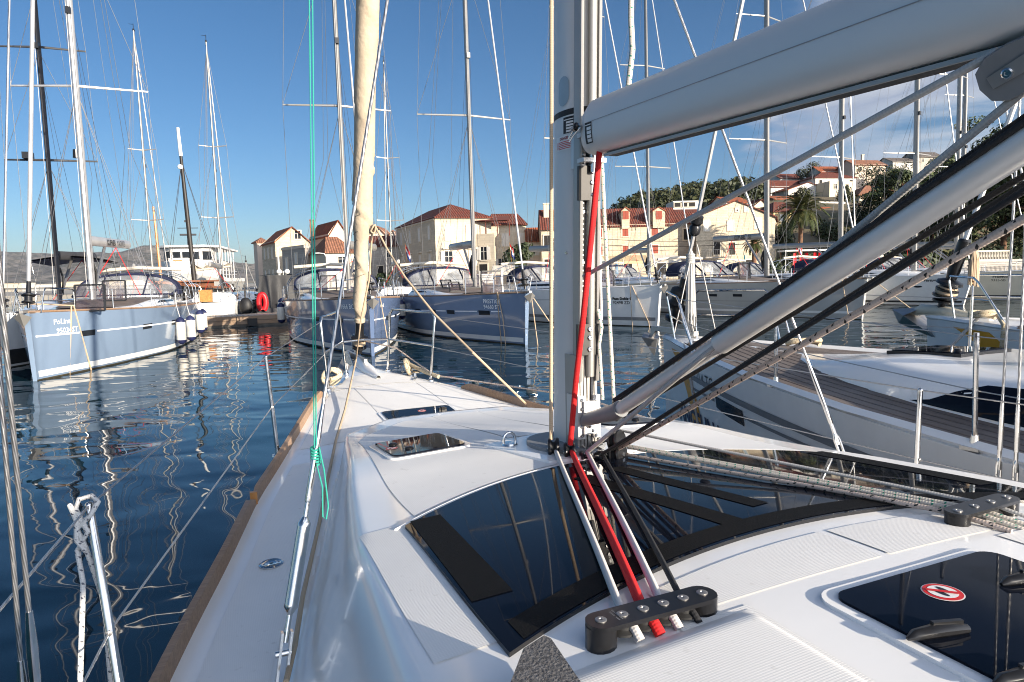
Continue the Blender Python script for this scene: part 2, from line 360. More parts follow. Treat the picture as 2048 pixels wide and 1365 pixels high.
# ------------------------------------------------------------------ lettering
def text2d(s, size, align='LEFT', bold=0.0, shear=0.0):
    c = bpy.data.curves.new('t', 'FONT'); c.body = s; c.size = size; c.align_x = align; c.resolution_u = 2; c.fill_mode = 'FRONT'
    c.offset = bold; c.shear = shear
    o = bpy.data.objects.new('t', c); me = bpy.data.meshes.new_from_object(o)
    vs = [v.co.xy.copy() for v in me.vertices]; fs = [tuple(p.vertices) for p in me.polygons]
    bpy.data.objects.remove(o); bpy.data.curves.remove(c); bpy.data.meshes.remove(me)
    return vs, fs
def letter(s, size, fn, mat, parent, name='lettering', **kw):
    vs, fs = text2d(s, size, **kw)
    mb = MB(); mb.add([fn(v.x, v.y) for v in vs], fs)
    return mb.build(name, mat, parent, smooth=False)
HAZE = 3.2e-5
# ------------------------------------------------------------------ water
def watermat():
    m, t, b = newmat('harbour_water')
    tc = nn(t, 'ShaderNodeTexCoord')
    mp = nn(t, 'ShaderNodeMapping', {'Vector': tc.outputs['Object'], 'Rotation': (0, 0, 0.4), 'Scale': (1.0, 1.5, 1.0)})
    a = nn(t, 'ShaderNodeTexNoise', {'Vector': mp.outputs[0], 'Scale': 0.60, 'Detail': 1.0, 'Roughness': 0.35, 'Distortion': 0.8})
    c = nn(t, 'ShaderNodeTexNoise', {'Vector': mp.outputs[0], 'Scale': 2.6, 'Detail': 1.0, 'Roughness': 0.5, 'Distortion': 0.5})
    patch = nn(t, 'ShaderNodeTexNoise', {'Vector': tc.outputs['Object'], 'Scale': 0.07, 'Detail': 3.0})
    pf = nn(t, 'ShaderNodeMapRange', {0: patch.outputs[0], 1: 0.40, 2: 0.62, 3: 0.35, 4: 1.0}).outputs[0]
    d = ma(t, 'ADD', ma(t, 'MULTIPLY', a.outputs[0], 0.044), ma(t, 'MULTIPLY', ma(t, 'MULTIPLY', c.outputs[0], 0.0024), pf))
    bp = nn(t, 'ShaderNodeBump', {'Height': d, 'Strength': 1.0, 'Distance': 1.0}); t.links.new(bp.outputs[0], b.inputs['Normal'])
    b.inputs['Base Color'].default_value = (0.006, 0.029, 0.043, 1); b.inputs['Roughness'].default_value = 0.015; b.inputs['IOR'].default_value = 1.333
    return m
mb = MB(); mb.add([(-14000, -300, 0), (14000, -300, 0), (14000, 16000, 0), (-14000, 16000, 0)], [(0, 1, 2, 3)])
tag(mb.build('water', watermat(), smooth=False), kind='structure')

# ------------------------------------------------------------------ our own yacht
TH = radians(23.3); O2 = V(0.206, 2.772, 0)
AX = V(-sin(TH), cos(TH), 0); BX = V(cos(TH), sin(TH), 0)
def loc(P): d = P-O2; return V(d.dot(BX), d.dot(AX), P.z)
def Lz(px, py, z): return loc(atz(px, py, z))
def Lx(px, py, x):
    d = ray(px, py); return loc(CP + d*((x + O2.dot(BX))/d.dot(BX)))
def tab(T, y):
    if y >= T[0][0]: return T[0][1]
    for (a, p), (b, q) in zip(T, T[1:]):
        if y >= b: return lerp(p, q, (a-y)/(a-b))
    return T[-1][1]
def smtab(T, y): return (tab(T, y-0.12)+tab(T, y)+tab(T, y+0.12))/3
GW = [(4.78, 0.03), (4.5, 0.10), (4.03, 0.28), (3.56, 0.44), (3.1, 0.62), (2.27, 0.85), (1.7, 1.01), (1.1, 1.19), (0.4, 1.35), (0, 1.45), (-0.36, 1.53), (-1.5, 1.74), (-3, 1.84), (-6, 1.8)]
CF_ = [(1.8, 0.58), (1.6, 0.64), (1.0, 0.81), (0.4, 0.95), (-0.1, 1.08), (-0.45, 1.17), (-1.2, 1.25), (-2, 1.29), (-4, 1.3)]
CT_ = [(1.3, 0.66), (1.13, 0.70), (0.75, 0.75), (-0.2, 0.89), (-0.7, 0.96), (-1.4, 1.0), (-4, 1.02)]
FE = [(1.2, 0.2), (0.9, 0.85), (0.76, 1.13), (0.71, 1.25), (0.58, 1.38), (0.4, 1.53), (0, 1.60)]
def gw(y): return smtab(GW, y)
def zd(y): return 1.20 + 0.30*ss(-1.5, 5, y)
def zc(y): return 1.535 + 0.125*ss(1.5, 0, y) + 0.08*ss(0, -1.6, y)
def cs(x, y):
    a = abs(x); return ss(smtab(CF_, y), smtab(CT_, y), a)*ss(tab(FE, a)+0.13, tab(FE, a)-0.02, y)
def ss(a, b, x):
    t = min(1.0, max(0.0, (x-a)/(b-a))); return t*t*(3-2*t)
def hd(x, y): return zd(y) + 0.045*(1-min(1, (x/max(gw(y), 0.05))**2))
def hh(x, y):
    d = hd(x, y); s = cs(x, y)
    return d if s <= 0 else lerp(d, max(d, zc(y)+0.035-0.05*x*x), s)
def Ld(px, py, dz=0.0):
    z = 1.45
    for _ in range(30):
        q = Lz(px, py, z); z = 0.5*z + 0.5*(hh(q.x, q.y)+dz)
    return Lz(px, py, z)
OWN = empty('sailing_yacht', O2, TH, 'white sailing yacht in the foreground that the picture is taken from, its bow pointing away', 'sailing yacht')
P = OWN
Y0, Y1 = -4.6, 4.78; NX, NY = 210, 360
def build_deck():
    vs = []; k = []
    for j in range(NY+1):
        y = lerp(Y0, Y1, j/NY); w = gw(y)
        for i in range(NX+1):
            x = lerp(-w, w, i/NX); vs.append((x, y, hh(x, y))); k.append(cs(x, y))
    fd = []; fc = []
    for j in range(NY):
        for i in range(NX):
            q = (j*(NX+1)+i, j*(NX+1)+i+1, (j+1)*(NX+1)+i+1, (j+1)*(NX+1)+i)
            (fc if max(k[a] for a in q) > 0.004 else fd).append(q)
    for name, fs in (('deck', fd), ('coachroof', fc)):
        used = sorted({a for q in fs for a in q}); ix = {a: n for n, a in enumerate(used)}
        mb = MB(); mb.add([vs[a] for a in used], [tuple(ix[a] for a in q) for q in fs]); mb.build(name, GEL, P, sharp=180)
build_deck()
mb = MB()
for sgn in (-1, 1):
    def hullf(u, v, sgn=sgn):
        y = lerp(Y0, Y1, u); w = gw(y); z = lerp(-0.35, zd(y)-0.002, v)
        t = z/zd(y); r = 0.72+0.28*max(0, t)**0.6 if t > 0 else 0.72*(1+t)
        return (sgn*w*r, y - 0.25*(1-max(0, t))*ss(0.6, 1, u), z)
    mb.grid(80, 12, hullf, flip=sgn < 0)
mb.build('hull', GEL, P)
# panels of moulded antislip with smooth gutters between them
def panel(name, xl, xr, y0, y1, off=0.0022, nx=24, ny=60, mat=NSK, parent=P):
    def fn(u, v):
        y = lerp(y0, y1, v); x = lerp(xl(y), xr(y), u); return (x, y, hh(x, y)+off)
    mb = MB(); mb.grid(nx, ny, fn); return mb.build(name, mat, parent, sharp=180)
for s_ in (-1, 1):
    panel('nonskid_panel', lambda y: s_*(gw(y)-0.115), lambda y: s_*(smtab(CF_, y)+0.05), -4.3, 1.55, nx=14) if s_ > 0 else \
    panel('nonskid_panel', lambda y: -(gw(y)-0.115), lambda y: -(smtab(CF_, y)+0.05), -4.3, 1.55, nx=14)
panel('nonskid_panel', lambda y: -(gw(y)-0.10), lambda y: -0.275, 1.83, 3.30)
panel('nonskid_panel', lambda y: 0.275, lambda y: (gw(y)-0.10), 1.83, 3.30)
panel('nonskid_panel', lambda y: -0.265, lambda y: 0.265, 2.40, 3.30, nx=12)
panel('nonskid_panel', lambda y: -(gw(y)-0.09), lambda y: gw(y)-0.09, 3.33, 3.82, ny=20)
# coachroof panels either side of the seams that run from the front edge to the mast
def gt(x): return -0.30 - 0.30*(x/0.83)**2            # forward edge of the big window
def gb(x): return -1.235 - 0.20*(x/0.87)**2           # its after edge
def cpan(x0, x1, yfr, yaf, nx, ny, fx=None):
    def fn(u, v):
        xx = lerp(x0, x1, u); y = lerp(yaf(xx), yfr(xx), v)
        x = fx(xx, y) if fx else xx
        return (x, y, hh(x, y)+0.0022)
    mb = MB(); mb.grid(nx, ny, fn); return mb.build('nonskid_panel', NSK, P, sharp=180)
def yfr(x): return tab(FE, abs(x)) - 0.16
sq = lambda xx, y: xx*(0.86 + 0.14*ss(1.2, -0.4, y))
for s_ in (-1, 1):
    cpan(s_*0.17, s_*0.78, lambda x: min(yfr(x), 1.4), lambda x: gt(x)+0.05, 30, 60, sq)
cpan(-0.145, 0.145, lambda x: 1.42, lambda x: 0.26, 8, 40)
for s_ in (-1, 1):                                    # shoulders outboard of the window
    cpan(s_*0.835, s_*0.955, lambda x: -0.56, lambda x: -1.36, 8, 30, lambda xx, y: xx + (0.02 if xx > 0 else -0.02)*ss(-0.5, -1.3, y))
    cpan(s_*0.62, s_*0.97, lambda x: -1.60, lambda x: -2.6, 16, 30)
cpan(-0.53, 0.0, lambda x: -1.30-0.22*abs(x)**2, lambda x: -1.47, 20, 8)
cpan(0.025, 0.5, lambda x: -1.30-0.22*abs(x)**2, lambda x: -1.47, 20, 8)
cpan(-0.56, -0.40, lambda x: -1.50, lambda x: -2.6, 8, 30)
cpan(0.34, 0.56, lambda x: -1.50, lambda x: -2.6, 8, 30)
# curved moulding line in front of the big window
mb = MB()
mb.tube([(x, gt(x)+0.022, hh(x, gt(x)+0.022)+0.001) for x in [lerp(-0.86, 0.86, i/40) for i in range(41)]], 0.006, 8, sq=0.8)
mb.build('window_moulding', GEL, P)
# the big smoked deck window
def gx(u, y): return lerp(-0.83, 0.83, u)*(1 + 0.03*ss(-0.5, -1.4, y))
def glassfn(off):
    def fn(u, v):
        x0 = lerp(-0.83, 0.83, u); y = lerp(gb(x0), gt(x0), v); x = gx(u, y); return (x, y, hh(x, y)+off)
    return fn
mb = MB(); mb.grid(60, 30, glassfn(0.009))
n = len(mb.v)
g = mb.build('deck_window', DGLASS, P, sharp=180)
mb = MB()                                              # its bonded edge
for (ua, va, ub, vb) in ((0, 0, 1, 0), (1, 0, 1, 1), (1, 1, 0, 1), (0, 1, 0, 0)):
    top = glassfn(0.0088); bot = glassfn(-0.004)
    mb.grid(60, 1, lambda t, w: (top if w > .5 else bot)(lerp(ua, ub, t), lerp(va, vb, t)))
mb.build('window_edge', BLK, P)
def strip(p, q, w, off=0.0108):
    mb = MB()
    d = (V(*q)-V(*p)); nrm = V(-d.y, d.x).normalized()*w/2
    def fn(u, v):
        a = V(*p)+d*u+nrm*(2*v-1); return (a.x, a.y, hh(a.x, a.y)+off)
    mb.grid(30, 4, fn); mb.build('antislip_strip', STRIP, g)
strip((-0.765, -0.58), (-0.80, -1.20), 0.09); strip((0.765, -0.58), (0.80, -1.20), 0.09)
strip((-0.20, -0.50), (-0.13, -1.16), 0.07); strip((-0.045, -0.46), (0.03, -1.08), 0.06)
mb = MB()
def bandf(u, v):
    x = lerp(-0.80, 0.80, u); y = gb(x)+0.012+0.075*v; x = x*1.02; return (x, y, hh(x, y)+0.0104)
mb.grid(60, 4, bandf); mb.build('antislip_strip', STRIP, g)
# ---- hatches
def hatch(cx, cy, w, l, lift=0.016, handles=(), name='hatch', mat=DGLASS, sticker=None):
    c = [hh(cx+sx*w/2, cy+sy*l/2) for sx, sy in ((-1, -1), (1, -1), (1, 1), (-1, 1))]
    z0 = sum(c)/4; gxs = (c[1]+c[2]-c[0]-c[3])/(2*w); gys = (c[2]+c[3]-c[0]-c[1])/(2*l)
    zf = lambda x, y: z0 + gxs*(x-cx) + gys*(y-cy)
    def rr(w, l, r, k=5):
        out = []
        for sx, sy, a0 in ((1, 1, 0), (-1, 1, 90), (-1, -1, 180), (1, -1, 270)):
            for i in range(k+1):
                a = radians(a0+90*i/k); out.append((cx+sx*(w/2-r)+r*cos(a), cy+sy*(l/2-r)+r*sin(a)))
        return out
    fr = MB(); fr.prism(rr(w+0.05, l+0.05, 0.05), lambda p: V(p[0], p[1], zf(*p)-0.03), lambda p: V(p[0], p[1], zf(*p)+lift*0.55))
    f = fr.build(name, GEL, P)
    gl = MB(); gl.prism(rr(w, l, 0.035), lambda p: V(p[0], p[1], zf(*p)-0.02), lambda p: V(p[0], p[1], zf(*p)+lift))
    gl.build('hatch_glass', mat, f)
    for hx, hy, kind in handles:
        x, y = cx+hx*w/2, cy+hy*l/2; z = zf(x, y)+lift
        hb = MB()
        if kind == 'knob': hb.lathe((x, y, z-0.001), [(0.019, 0), (0.019, 0.006), (0.013, 0.010), (0.0, 0.011)], n=14)
        elif kind == 'block':
            hb.box(x-0.012, x+0.012, y-0.02, y+0.02, z-0.001, z+0.022); hb.box(x-0.028, x+0.028, y-0.011, y+0.011, z-0.001, z+0.014)
        else:
            for i, (dx, r) in enumerate([(-0.075, 0.022), (-0.03, 0.03), (0.03, 0.026), (0.09, 0.016)]):
                pass
            hb.tube([(x-0.055, y+0.01, z+0.003), (x-0.04, y+0.008, z+0.007), (x, y, z+0.009), (x+0.035, y-0.008, z+0.008), (x+0.058, y-0.014, z+0.006)], [0.003, 0.009, 0.011, 0.010, 0.007], 10, sq=1.2)
            hb.bar((x-0.005, y+0.004, z+0.020), (x+0.05, y-0.010, z+0.018), 0.008, 0.008)
        hb.build('hatch_handle', BLK, f)
    if sticker:
        x, y = cx+sticker[0]*w/2, cy+sticker[1]*l/2; r = sticker[2]; z = zf(x, y)+lift+0.0012
        tilt = lambda a, b, k: (x+a, y+b, zf(x+a, y+b)+lift+0.0010+0.0006*k)
        def disc(r0, k, mat, nm='sticker'):
            m_ = MB(); m_.add([tilt(r0*cos(2*pi*i/28), r0*sin(2*pi*i/28), k) for i in range(28)], [tuple(range(28))]); return m_.build(nm, mat, f, False)
        disc(r, 0, WHITE); disc(r*0.94, 1, REDT); disc(r*0.72, 2, WHITE)
        m_ = MB()
        for sx in (-1, 1): m_.add([tilt(r*(sx*0.2+0.14*cos(2*pi*i/16)), r*(0.1*sx+0.42*sin(2*pi*i/16)), 3) for i in range(16)], [tuple(range(16))])
        m_.build('sticker', BLK, f, False)
        m_ = MB(); a_ = 0.78*r; wv = 0.09*r
        m_.add([tilt(-a_*0.7-wv, a_*0.7-wv, 4), tilt(-a_*0.7+wv, a_*0.7+wv, 4), tilt(a_*0.7+wv, -a_*0.7+wv, 4), tilt(a_*0.7-wv, -a_*0.7-wv, 4)], [(3, 2, 1, 0)]); m_.build('sticker', REDT, f, False)
    return f
hatch(0.0, 2.10, 0.50, 0.50, handles=((-0.62, -0.1, 'block'), (0.7, 0.55, 'block')), sticker=(0.1, 0.62, 0.030))
hatch(-0.505, 0.43, 0.31, 0.42, handles=((-0.62, 0.35, 'knob'), (-0.42, -0.45, 'knob')), sticker=(-0.8, -0.1, 0.028))
hatch(0.505, 0.43, 0.31, 0.42, handles=((0.62, 0.35, 'knob'), (0.42, -0.45, 'knob')))
_h = lambda px, py: ((Ld(px, py, 0.02).x+0.025)/0.23, (Ld(px, py, 0.02).y+1.86)/0.30)
hatch(-0.025, -1.86, 0.46, 0.60, 0.012, handles=((*_h(1872, 1262), 'big'), (*_h(2050, 1155), 'big'), (*_h(2050, 1350), 'big')), sticker=(-0.18, 0.70, 0.036))
# ---- toe rails
def rail(y0, y1, s, n=24, h=0.062, w=0.032, steps=True):
    mb = MB(); vs = []
    for i in range(n+1):
        y = lerp(y0, y1, i/n); x = s*(gw(y)-0.018); z = hh(x, y)-0.004
        e = min(1, min(i, n-i)/1.2+0.42)
        for a, b in ((-w/2, 0), (w/2, 0), (w/2*0.8, h*e), (-w/2*0.8, h*e)): vs.append((x+a, y, z+b))
    fs = [(0, 1, 2, 3), (4*n+3, 4*n+2, 4*n+1, 4*n)]
    for i in range(n):
        for k in range(4): fs.append((4*i+k, 4*i+(k+1) % 4, 4*i+4+(k+1) % 4, 4*i+4+k))
    mb.add(vs, fs); return mb.build('toe_rail', TEAK, P, sharp=50)
rail(1.07, 3.28, -1); rail(-2.4, 1.06, -1, 36, 0.068); rail(0.8, 3.05, 1); rail(-2.4, 0.79, 1, 36)
mb = MB(); q = [(-(gw(1.07)-0.018), 1.068, hh(-gw(1.07), 1.07)+0.028)]
mb.box(q[0][0]-0.017, q[0][0]+0.017, 1.055, 1.080, q[0][2]-0.03, q[0][2]+0.036); mb.build('rail_end_cap', VARN, P)
# ---- filler cap on the side deck
c = Ld(543, 1130, 0.0); mb = MB(); mb.lathe((c.x, c.y, hh(c.x, c.y)), [(0.048, 0), (0.048, 0.006), (0.040, 0.010), (0.036, 0.007), (0.0, 0.007)], n=24)
fc = mb.build('filler_cap', CHROME, P)
mb = MB(); mb.lathe((c.x, c.y, hh(c.x, c.y)+0.0071), [(0.008, 0), (0.0, 0.001)], n=8)
for k in (-1, 1): mb.lathe((c.x+0.028*k, c.y, hh(c.x, c.y)+0.0071), [(0.004, 0), (0.0, 0.001)], n=6)
mb.build('key_hole', BLK, fc)
# ---- mast
ZM = zc(0)+0.02; MH = 17.0; RK = 0.045
def mastp(a, z): return V(a[0], a[1]-RK*(z-ZM), z)
def section(n=40):
    out = []
    for k in range(n):
        an = 2*pi*k/n + pi/2; x = 0.066*cos(an)+0.018; y = 0.120*sin(an)
        out.append((x, y))
    return out
sec = section(); mb = MB(); nS = len(sec); zs = [ZM, ZM+2, ZM+6, MH]
mb.add([mastp(a, z) for z in zs for a in sec], [(i*nS+k, i*nS+(k+1) % nS, (i+1)*nS+(k+1) % nS, (i+1)*nS+k) for i in range(3) for k in range(nS)] + [tuple(3*nS+k for k in range(nS))])
MAST = mb.build('mast', ALUB, P, sharp=60); MAST.location = (0.0226, 0, 0)
mb = MB()
for x in (-0.035, 0.040):
    vs = [mastp((x+dx, dy), z) for z in (ZM+0.30, MH) for dx, dy in ((-0.005, -0.10), (0.005, -0.10), (0.005, -0.150), (-0.005, -0.150))]
    mb.add(vs, [(0, 1, 5, 4), (1, 2, 6, 5), (2, 3, 7, 6), (3, 0, 4, 7)])
    mb.tube([mastp((x, -0.150), ZM+0.30), mastp((x, -0.150), MH)], 0.008, 8)
mb.build('furling_chamber', ALUW, MAST)
mb = MB(); mb.box(-0.029, 0.034, -0.135, -0.105, ZM+0.30, ZM+1.0); mb.build('chamber_back', BLKM, MAST)
mb = MB(); mb.tube([mastp((0.008, -0.152), ZM+0.32), mastp((0.008, -0.152), MH)], 0.0165, 14); mb.build('luff_tube', ALUW, MAST)
mb = MB()
vs = [mastp((x, y), z) for z in (ZM+0.50, ZM+1.02) for x, y in ((-0.029, -0.125), (-0.010, -0.125), (-0.010, -0.140), (-0.029, -0.140))]
mb.add(vs, [(0, 1, 5, 4), (1, 2, 6, 5), (2, 3, 7, 6), (3, 0, 4, 7), (0, 3, 2, 1), (4, 5, 6, 7)]); LF = mb.build('luff_track', BLKM, MAST)
mb = MB()
for i in range(26):
    z = ZM+0.515+i*0.0195; c = mastp((-0.020, -0.1402), z); mb.box(c.x-0.003, c.x+0.003, c.y-0.001, c.y+0.001, z-0.003, z+0.003)
for z in (ZM+0.60, ZM+0.76, ZM+0.95): c = mastp((-0.020, -0.1404), z); mb.box(c.x-0.008, c.x+0.008, c.y-0.001, c.y+0.001, z-0.005, z+0.005)
mb.build('track_hole', WHITE, MAST)
def bolts(cs, parent, r=0.0075, ax=(0, -1, 0)):
    for c in cs: m1 = MB(); bolt(m1, c, r, ax); m1.build('bolt', CHROME, parent)
def bolt(mb, c, r=0.008, ax=(0, -1, 0), h=0.006): mb.lathe(c, [(r, 0), (r, h*0.6), (r*0.75, h), (r*0.4, h), (r*0.35, h*0.4), (0, h*0.4)], ax, 10)
def plate(name, zlo, zhi, xs, mat, y=-0.158, blt=(), bm=CHROME):
    mb = MB(); vs = [mastp((x, yy), z) for z in (zlo, zhi) for x, yy in ((xs[0], y+0.015), (xs[0], y), (xs[0]+0.006, y-0.006), (xs[1], y-0.006), (xs[1], y+0.02))]
    m_ = 5; mb.add(vs, [(k, k+1, m_+k+1, m_+k) for k in range(4)] + [(4, 3, 2, 1, 0), (5, 6, 7, 8, 9)]); o = mb.build(name, mat, MAST, sharp=20)
    for bx, bz in blt: m1 = MB(); bolt(m1, mastp((bx, y-0.006), bz), 0.011); m1.build('bolt', bm, MAST)
    return o
ALUP = pmat('pewter_plate', (0.055, 0.052, 0.048), 0.5, 0.2, var=0.1, vs=8)
plate('slot_cover', ZM+0.405, ZM+0.525, (-0.050, 0.040), ALUP, blt=((0.0, ZM+0.505), (0.0, ZM+0.472), (0.0, ZM+0.428)))
plate('slot_cover', ZM+0.99, ZM+1.115, (-0.048, 0.040), ALUP, blt=((0.006, ZM+1.095), (0.006, ZM+1.055), (0.010, ZM+1.01)))
mb = MB()
for x in (-0.040, -0.025, -0.010, 0.006, 0.022, 0.038): mb.box(x-0.0055, x+0.0055, -0.158, -0.06, ZM+0.005, ZM+0.402)
mb.build('lower_extrusion', ALUW, MAST)
# port-side fittings: inspection covers, band, stickers
def onport(y, z, off=0.001):
    yy = max(-0.99, min(0.99, y/0.120)); x = -0.066*sqrt(1-yy*yy)
    nrm = V(x/0.066**2, y/0.120**2, 0).normalized(); p = mastp((x+0.018, y), z) + nrm*off; return p
def patch(name, y0, y1, z0, z1, mat, off, parent=MAST, nv=10, roundend=False, slope=0.0):
    mb = MB()
    if roundend:
        def fn(u, v):
            zz = lerp(z0, z1, v); hw = (y1-y0)/2; e = min(zz-z0, z1-zz); k = sqrt(max(0.0004, 1-max(0, 1-e/hw)**2)); return onport((y0+y1)/2+(2*u-1)*hw*k, zz, off)
        mb.grid(6, 28, fn)
    else: mb.grid(10, 2, lambda u, v: onport(lerp(y0, y1, u), lerp(z0, z1, v)+slope*u, off))
    return mb.build(name, mat, parent, sharp=180)
cz = ZM+1.24
pc = patch('inspection_cover', -0.062, 0.004, cz+0.115, cz+0.225, ALUD, 0.0015, roundend=True)
patch('inspection_cover', -0.062, 0.004, cz+0.545, cz+0.68, ALUD, 0.0015, roundend=True)
mb = MB(); bz = ZM+1.318; m_ = 24
ring = [mastp((0.0672*cos(2*pi*k/m_)+0.018, 0.1212*sin(2*pi*k/m_)), z) for z in (bz, bz+0.022) for k in range(m_)]
mb.add(ring, [(k, (k+1) % m_, m_+(k+1) % m_, m_+k) for k in range(m_)]); mb.build('mast_band', BLKM, MAST)
def maststick(y0, y1, z0, z1, base, rows, txt=None):
    s = patch('sticker', y0, y1, z0, z1, base, 0.0012); mb = MB()
    for (a, b, c, d) in rows: mb.grid(4, 1, lambda u, v: onport(lerp(y1, y0, lerp(a, b, u)), lerp(z0, z1, lerp(c, d, v)), 0.0018))
    mb.build('sticker_print', BLKT if base is WHITE else WHITE, MAST, False)
    if txt:
        letter(txt, (z1-z0)*0.28, lambda x, y: onport((y0+y1)/2-x*0.9, z0+(z1-z0)*0.72+y, 0.002), pmat('dark_red_print', (0.25, 0.01, 0.02), 0.5), MAST, align='CENTER', bold=0.0004)
# y falls towards the viewer's right on the port face: u runs from y1 (left) to y0 (right)
maststick(-0.085, -0.030, ZM+1.252, ZM+1.312, BLKM, [(0.06, 0.94, 0.80, 0.86)]+[(0.30, 0.93, 0.06+0.18*i, 0.18+0.18*i) for i in range(4)])
ds = maststick(-0.085, 0.018, ZM+1.192, ZM+1.246, WHITE, [], 'DANGER')
mb = MB()
for i in range(5): mb.grid(3, 1, lambda u, v: onport(lerp(0.002, -0.070, u), ZM+1.197+0.0062*i+0.0028*v, 0.002))
for yc in (0.010, -0.078): mb.grid(1, 1, lambda u, v: onport(yc-0.003+0.006*u, ZM+1.199+0.026*v, 0.002))
mb.build('sticker_print', REDT, MAST, False)
mb = MB(); bolt(mb, onport(-0.05, ZM+0.80, 0), 0.006, (-1, -0.4, 0)); mb.build('bolt', CHROME, MAST)
mb = MB()
for sgn in (-1, 1):
    mb.tube([mastp((sgn*0.05, 0), 7.4), (sgn*1.05, -0.35, 7.5)], [0.035, 0.022], 8, sq=0.5); mb.tube([mastp((sgn*0.05, 0), 12.2), (sgn*0.8, -0.3, 12.3)], [0.03, 0.02], 8, sq=0.5)
mb.build('spreader', ALU, MAST)
# mast step and collar
mb = MB()
mb.prism([(0.16*cos(2*pi*k/20), 0.19*sin(2*pi*k/20)-0.01) for k in range(20)], lambda p: V(p[0], p[1], hh(*p)-0.01), lambda p: V(p[0]*0.97, p[1]*0.97, hh(*p)+0.022))
mb.build('mast_step', GREYP, P)
mb = MB(); mb.prism([(-0.30, 0.16), (-0.19, -0.24), (0.22, -0.25), (0.30, 0.16), (0.0, 0.24)], lambda p: V(p[0], p[1], hh(*p)-0.02), lambda p: V(p[0]*0.985, p[1]*0.985, hh(*p)+0.010)); mb.build('mast_plinth', GEL, P)
# padeye beside it
pe = (-0.205, 0.10); z = hh(*pe); mb = MB(); mb.lathe((pe[0], pe[1], z+0.008), [(0.035, 0), (0.032, 0.007), (0.0, 0.008)], n=14)
mb.tube([(pe[0]-0.026, pe[1], z+0.01)] + [(pe[0]-0.026*cos(a), pe[1], z+0.03+0.028*sin(a)) for a in [pi*i/8 for i in range(9)]] + [(pe[0]+0.026, pe[1], z+0.01)], 0.006, 8); mb.build('padeye', CHROME, P)
# ---- gooseneck and boom
_bt = [Lx(*q, -0.03) for q in ((1202, 212), (1240, 303), (2048, 88), (1700, 4))]
bdrop = (_bt[1].z-_bt[2].z)/(_bt[1].y-_bt[2].y); zg = _bt[1].z+0.107+bdrop*(-0.235-_bt[1].y)
mb = MB()
for dx in (-0.036, 0.026): mb.box(dx, dx+0.016, -0.208, -0.122, ZM+1.115, ZM+1.265)
mb.box(-0.05, 0.045, -0.247, -0.197, ZM+1.125, ZM+1.140); mb.box(-0.05, 0.045, -0.247, -0.197, ZM+1.215, ZM+1.23)
GN = mb.build('gooseneck', ALU, MAST, sharp=30)
bolts([V(-0.028, -0.208, z) for z in (ZM+1.128, ZM+1.155, ZM+1.215, ZM+1.25)], MAST)
mb = MB()
mb.lathe((-0.0, -0.228, ZM+1.09), [(0.012, 0), (0.012, 0.16), (0.017, 0.16), (0.017, 0.17), (0, 0.17)], n=10)
mb.build('gooseneck_pin', CHROME, MAST)
B0 = V(0, -0.235, zg); B1 = V(0, -4.9, zg-bdrop*4.66); bt, bnn, bbb = frames([B0, B1])[0]
def bsec(k, n=40):
    an = 2*pi*k/n; c_, s_ = cos(an), sin(an); e = 0.72
    return (0.062*math.copysign(abs(c_)**e, c_), 0.098*math.copysign(abs(s_)**e, s_))
BN = 40; BL = (B1-B0).length
def bpt(a, b, t): return B0 + (B1-B0)*(t/BL) + V(1, 0, 0)*a + V(0, 0, 1)*b
mb = MB(); ends = [(0.0, 0.50, 0.03), (0.035, 0.80, 0.015), (0.09, 1.0, 0.0), (1.2, 1.0, 0), (2.4, 1.0, 0), (BL, 1.0, 0)]
vs = []
for t, k, dz in ends:
    for i in range(BN): a, b = bsec(i); vs.append(bpt(a*k, b*(k*0.92+0.08) - dz*0.4, t))
fs = [(i*BN+k, i*BN+(k+1) % BN, (i+1)*BN+(k+1) % BN, (i+1)*BN+k) for i in range(len(ends)-1) for k in range(BN)] + [tuple(range(BN-1, -1, -1)), tuple((len(ends)-1)*BN+k for k in range(BN))]
mb.add(vs, fs); BOOM = mb.build('boom', ALUB, P, sharp=50)
mb = MB(); 
vs = [bpt(a, b, t) for t in (0.16, BL) for a, b in ((-0.020, -0.094), (0.020, -0.094), (0.020, -0.108), (-0.020, -0.108))]
mb.add(vs, [(0, 1, 5, 4), (1, 2, 6, 5), (2, 3, 7, 6), (3, 0, 4, 7), (0, 3, 2, 1)]); mb.build('boom_track', BLKM, BOOM)
mb = MB()
vs = [bpt(a, b, t) for t in (0.15, BL) for a, b in ((-0.028, -0.100), (-0.022, -0.100), (-0.022, -0.109), (-0.028, -0.109))]
mb.add(vs, [(0, 1, 5, 4), (1, 2, 6, 5), (2, 3, 7, 6), (3, 0, 4, 7), (0, 3, 2, 1)]); mb.build('boom_track_lip', ALUW, BOOM)
mb = MB(); mb.tube([bpt(-0.0625, 0.012, 0.10), bpt(-0.0625, 0.012, BL)], 0.0012, 6); mb.build('boom_seam', ALUD, BOOM)
mb = MB(); mb.tube([bpt(-0.058, 0.012, 0.02), bpt(-0.066, 0.006, 0.03), bpt(-0.05, 0.01, -0.02)], 0.012, 8); mb.ball(bpt(-0.066, 0.012, 0.030), 0.013, 10); mb.build('outhaul_knob', BLK, BOOM)
mb = MB(); mb.tube([bpt(-0.052, -0.015, -0.055), bpt(-0.060, 0.0, -0.01), bpt(-0.062, 0.018, 0.04), bpt(-0.062, 0.006, 0.052), bpt(-0.060, -0.012, 0.0), bpt(-0.052, -0.028, -0.05)], 0.004, 8); mb.build('gooseneck_shackle', CHROME, BOOM)
def bside(t, b, off=0.0): 
    k = max(-1, min(1, b/0.098)); return bpt(-0.062*(1-abs(k)**(2/0.72))**(0.36)-off, b, t)
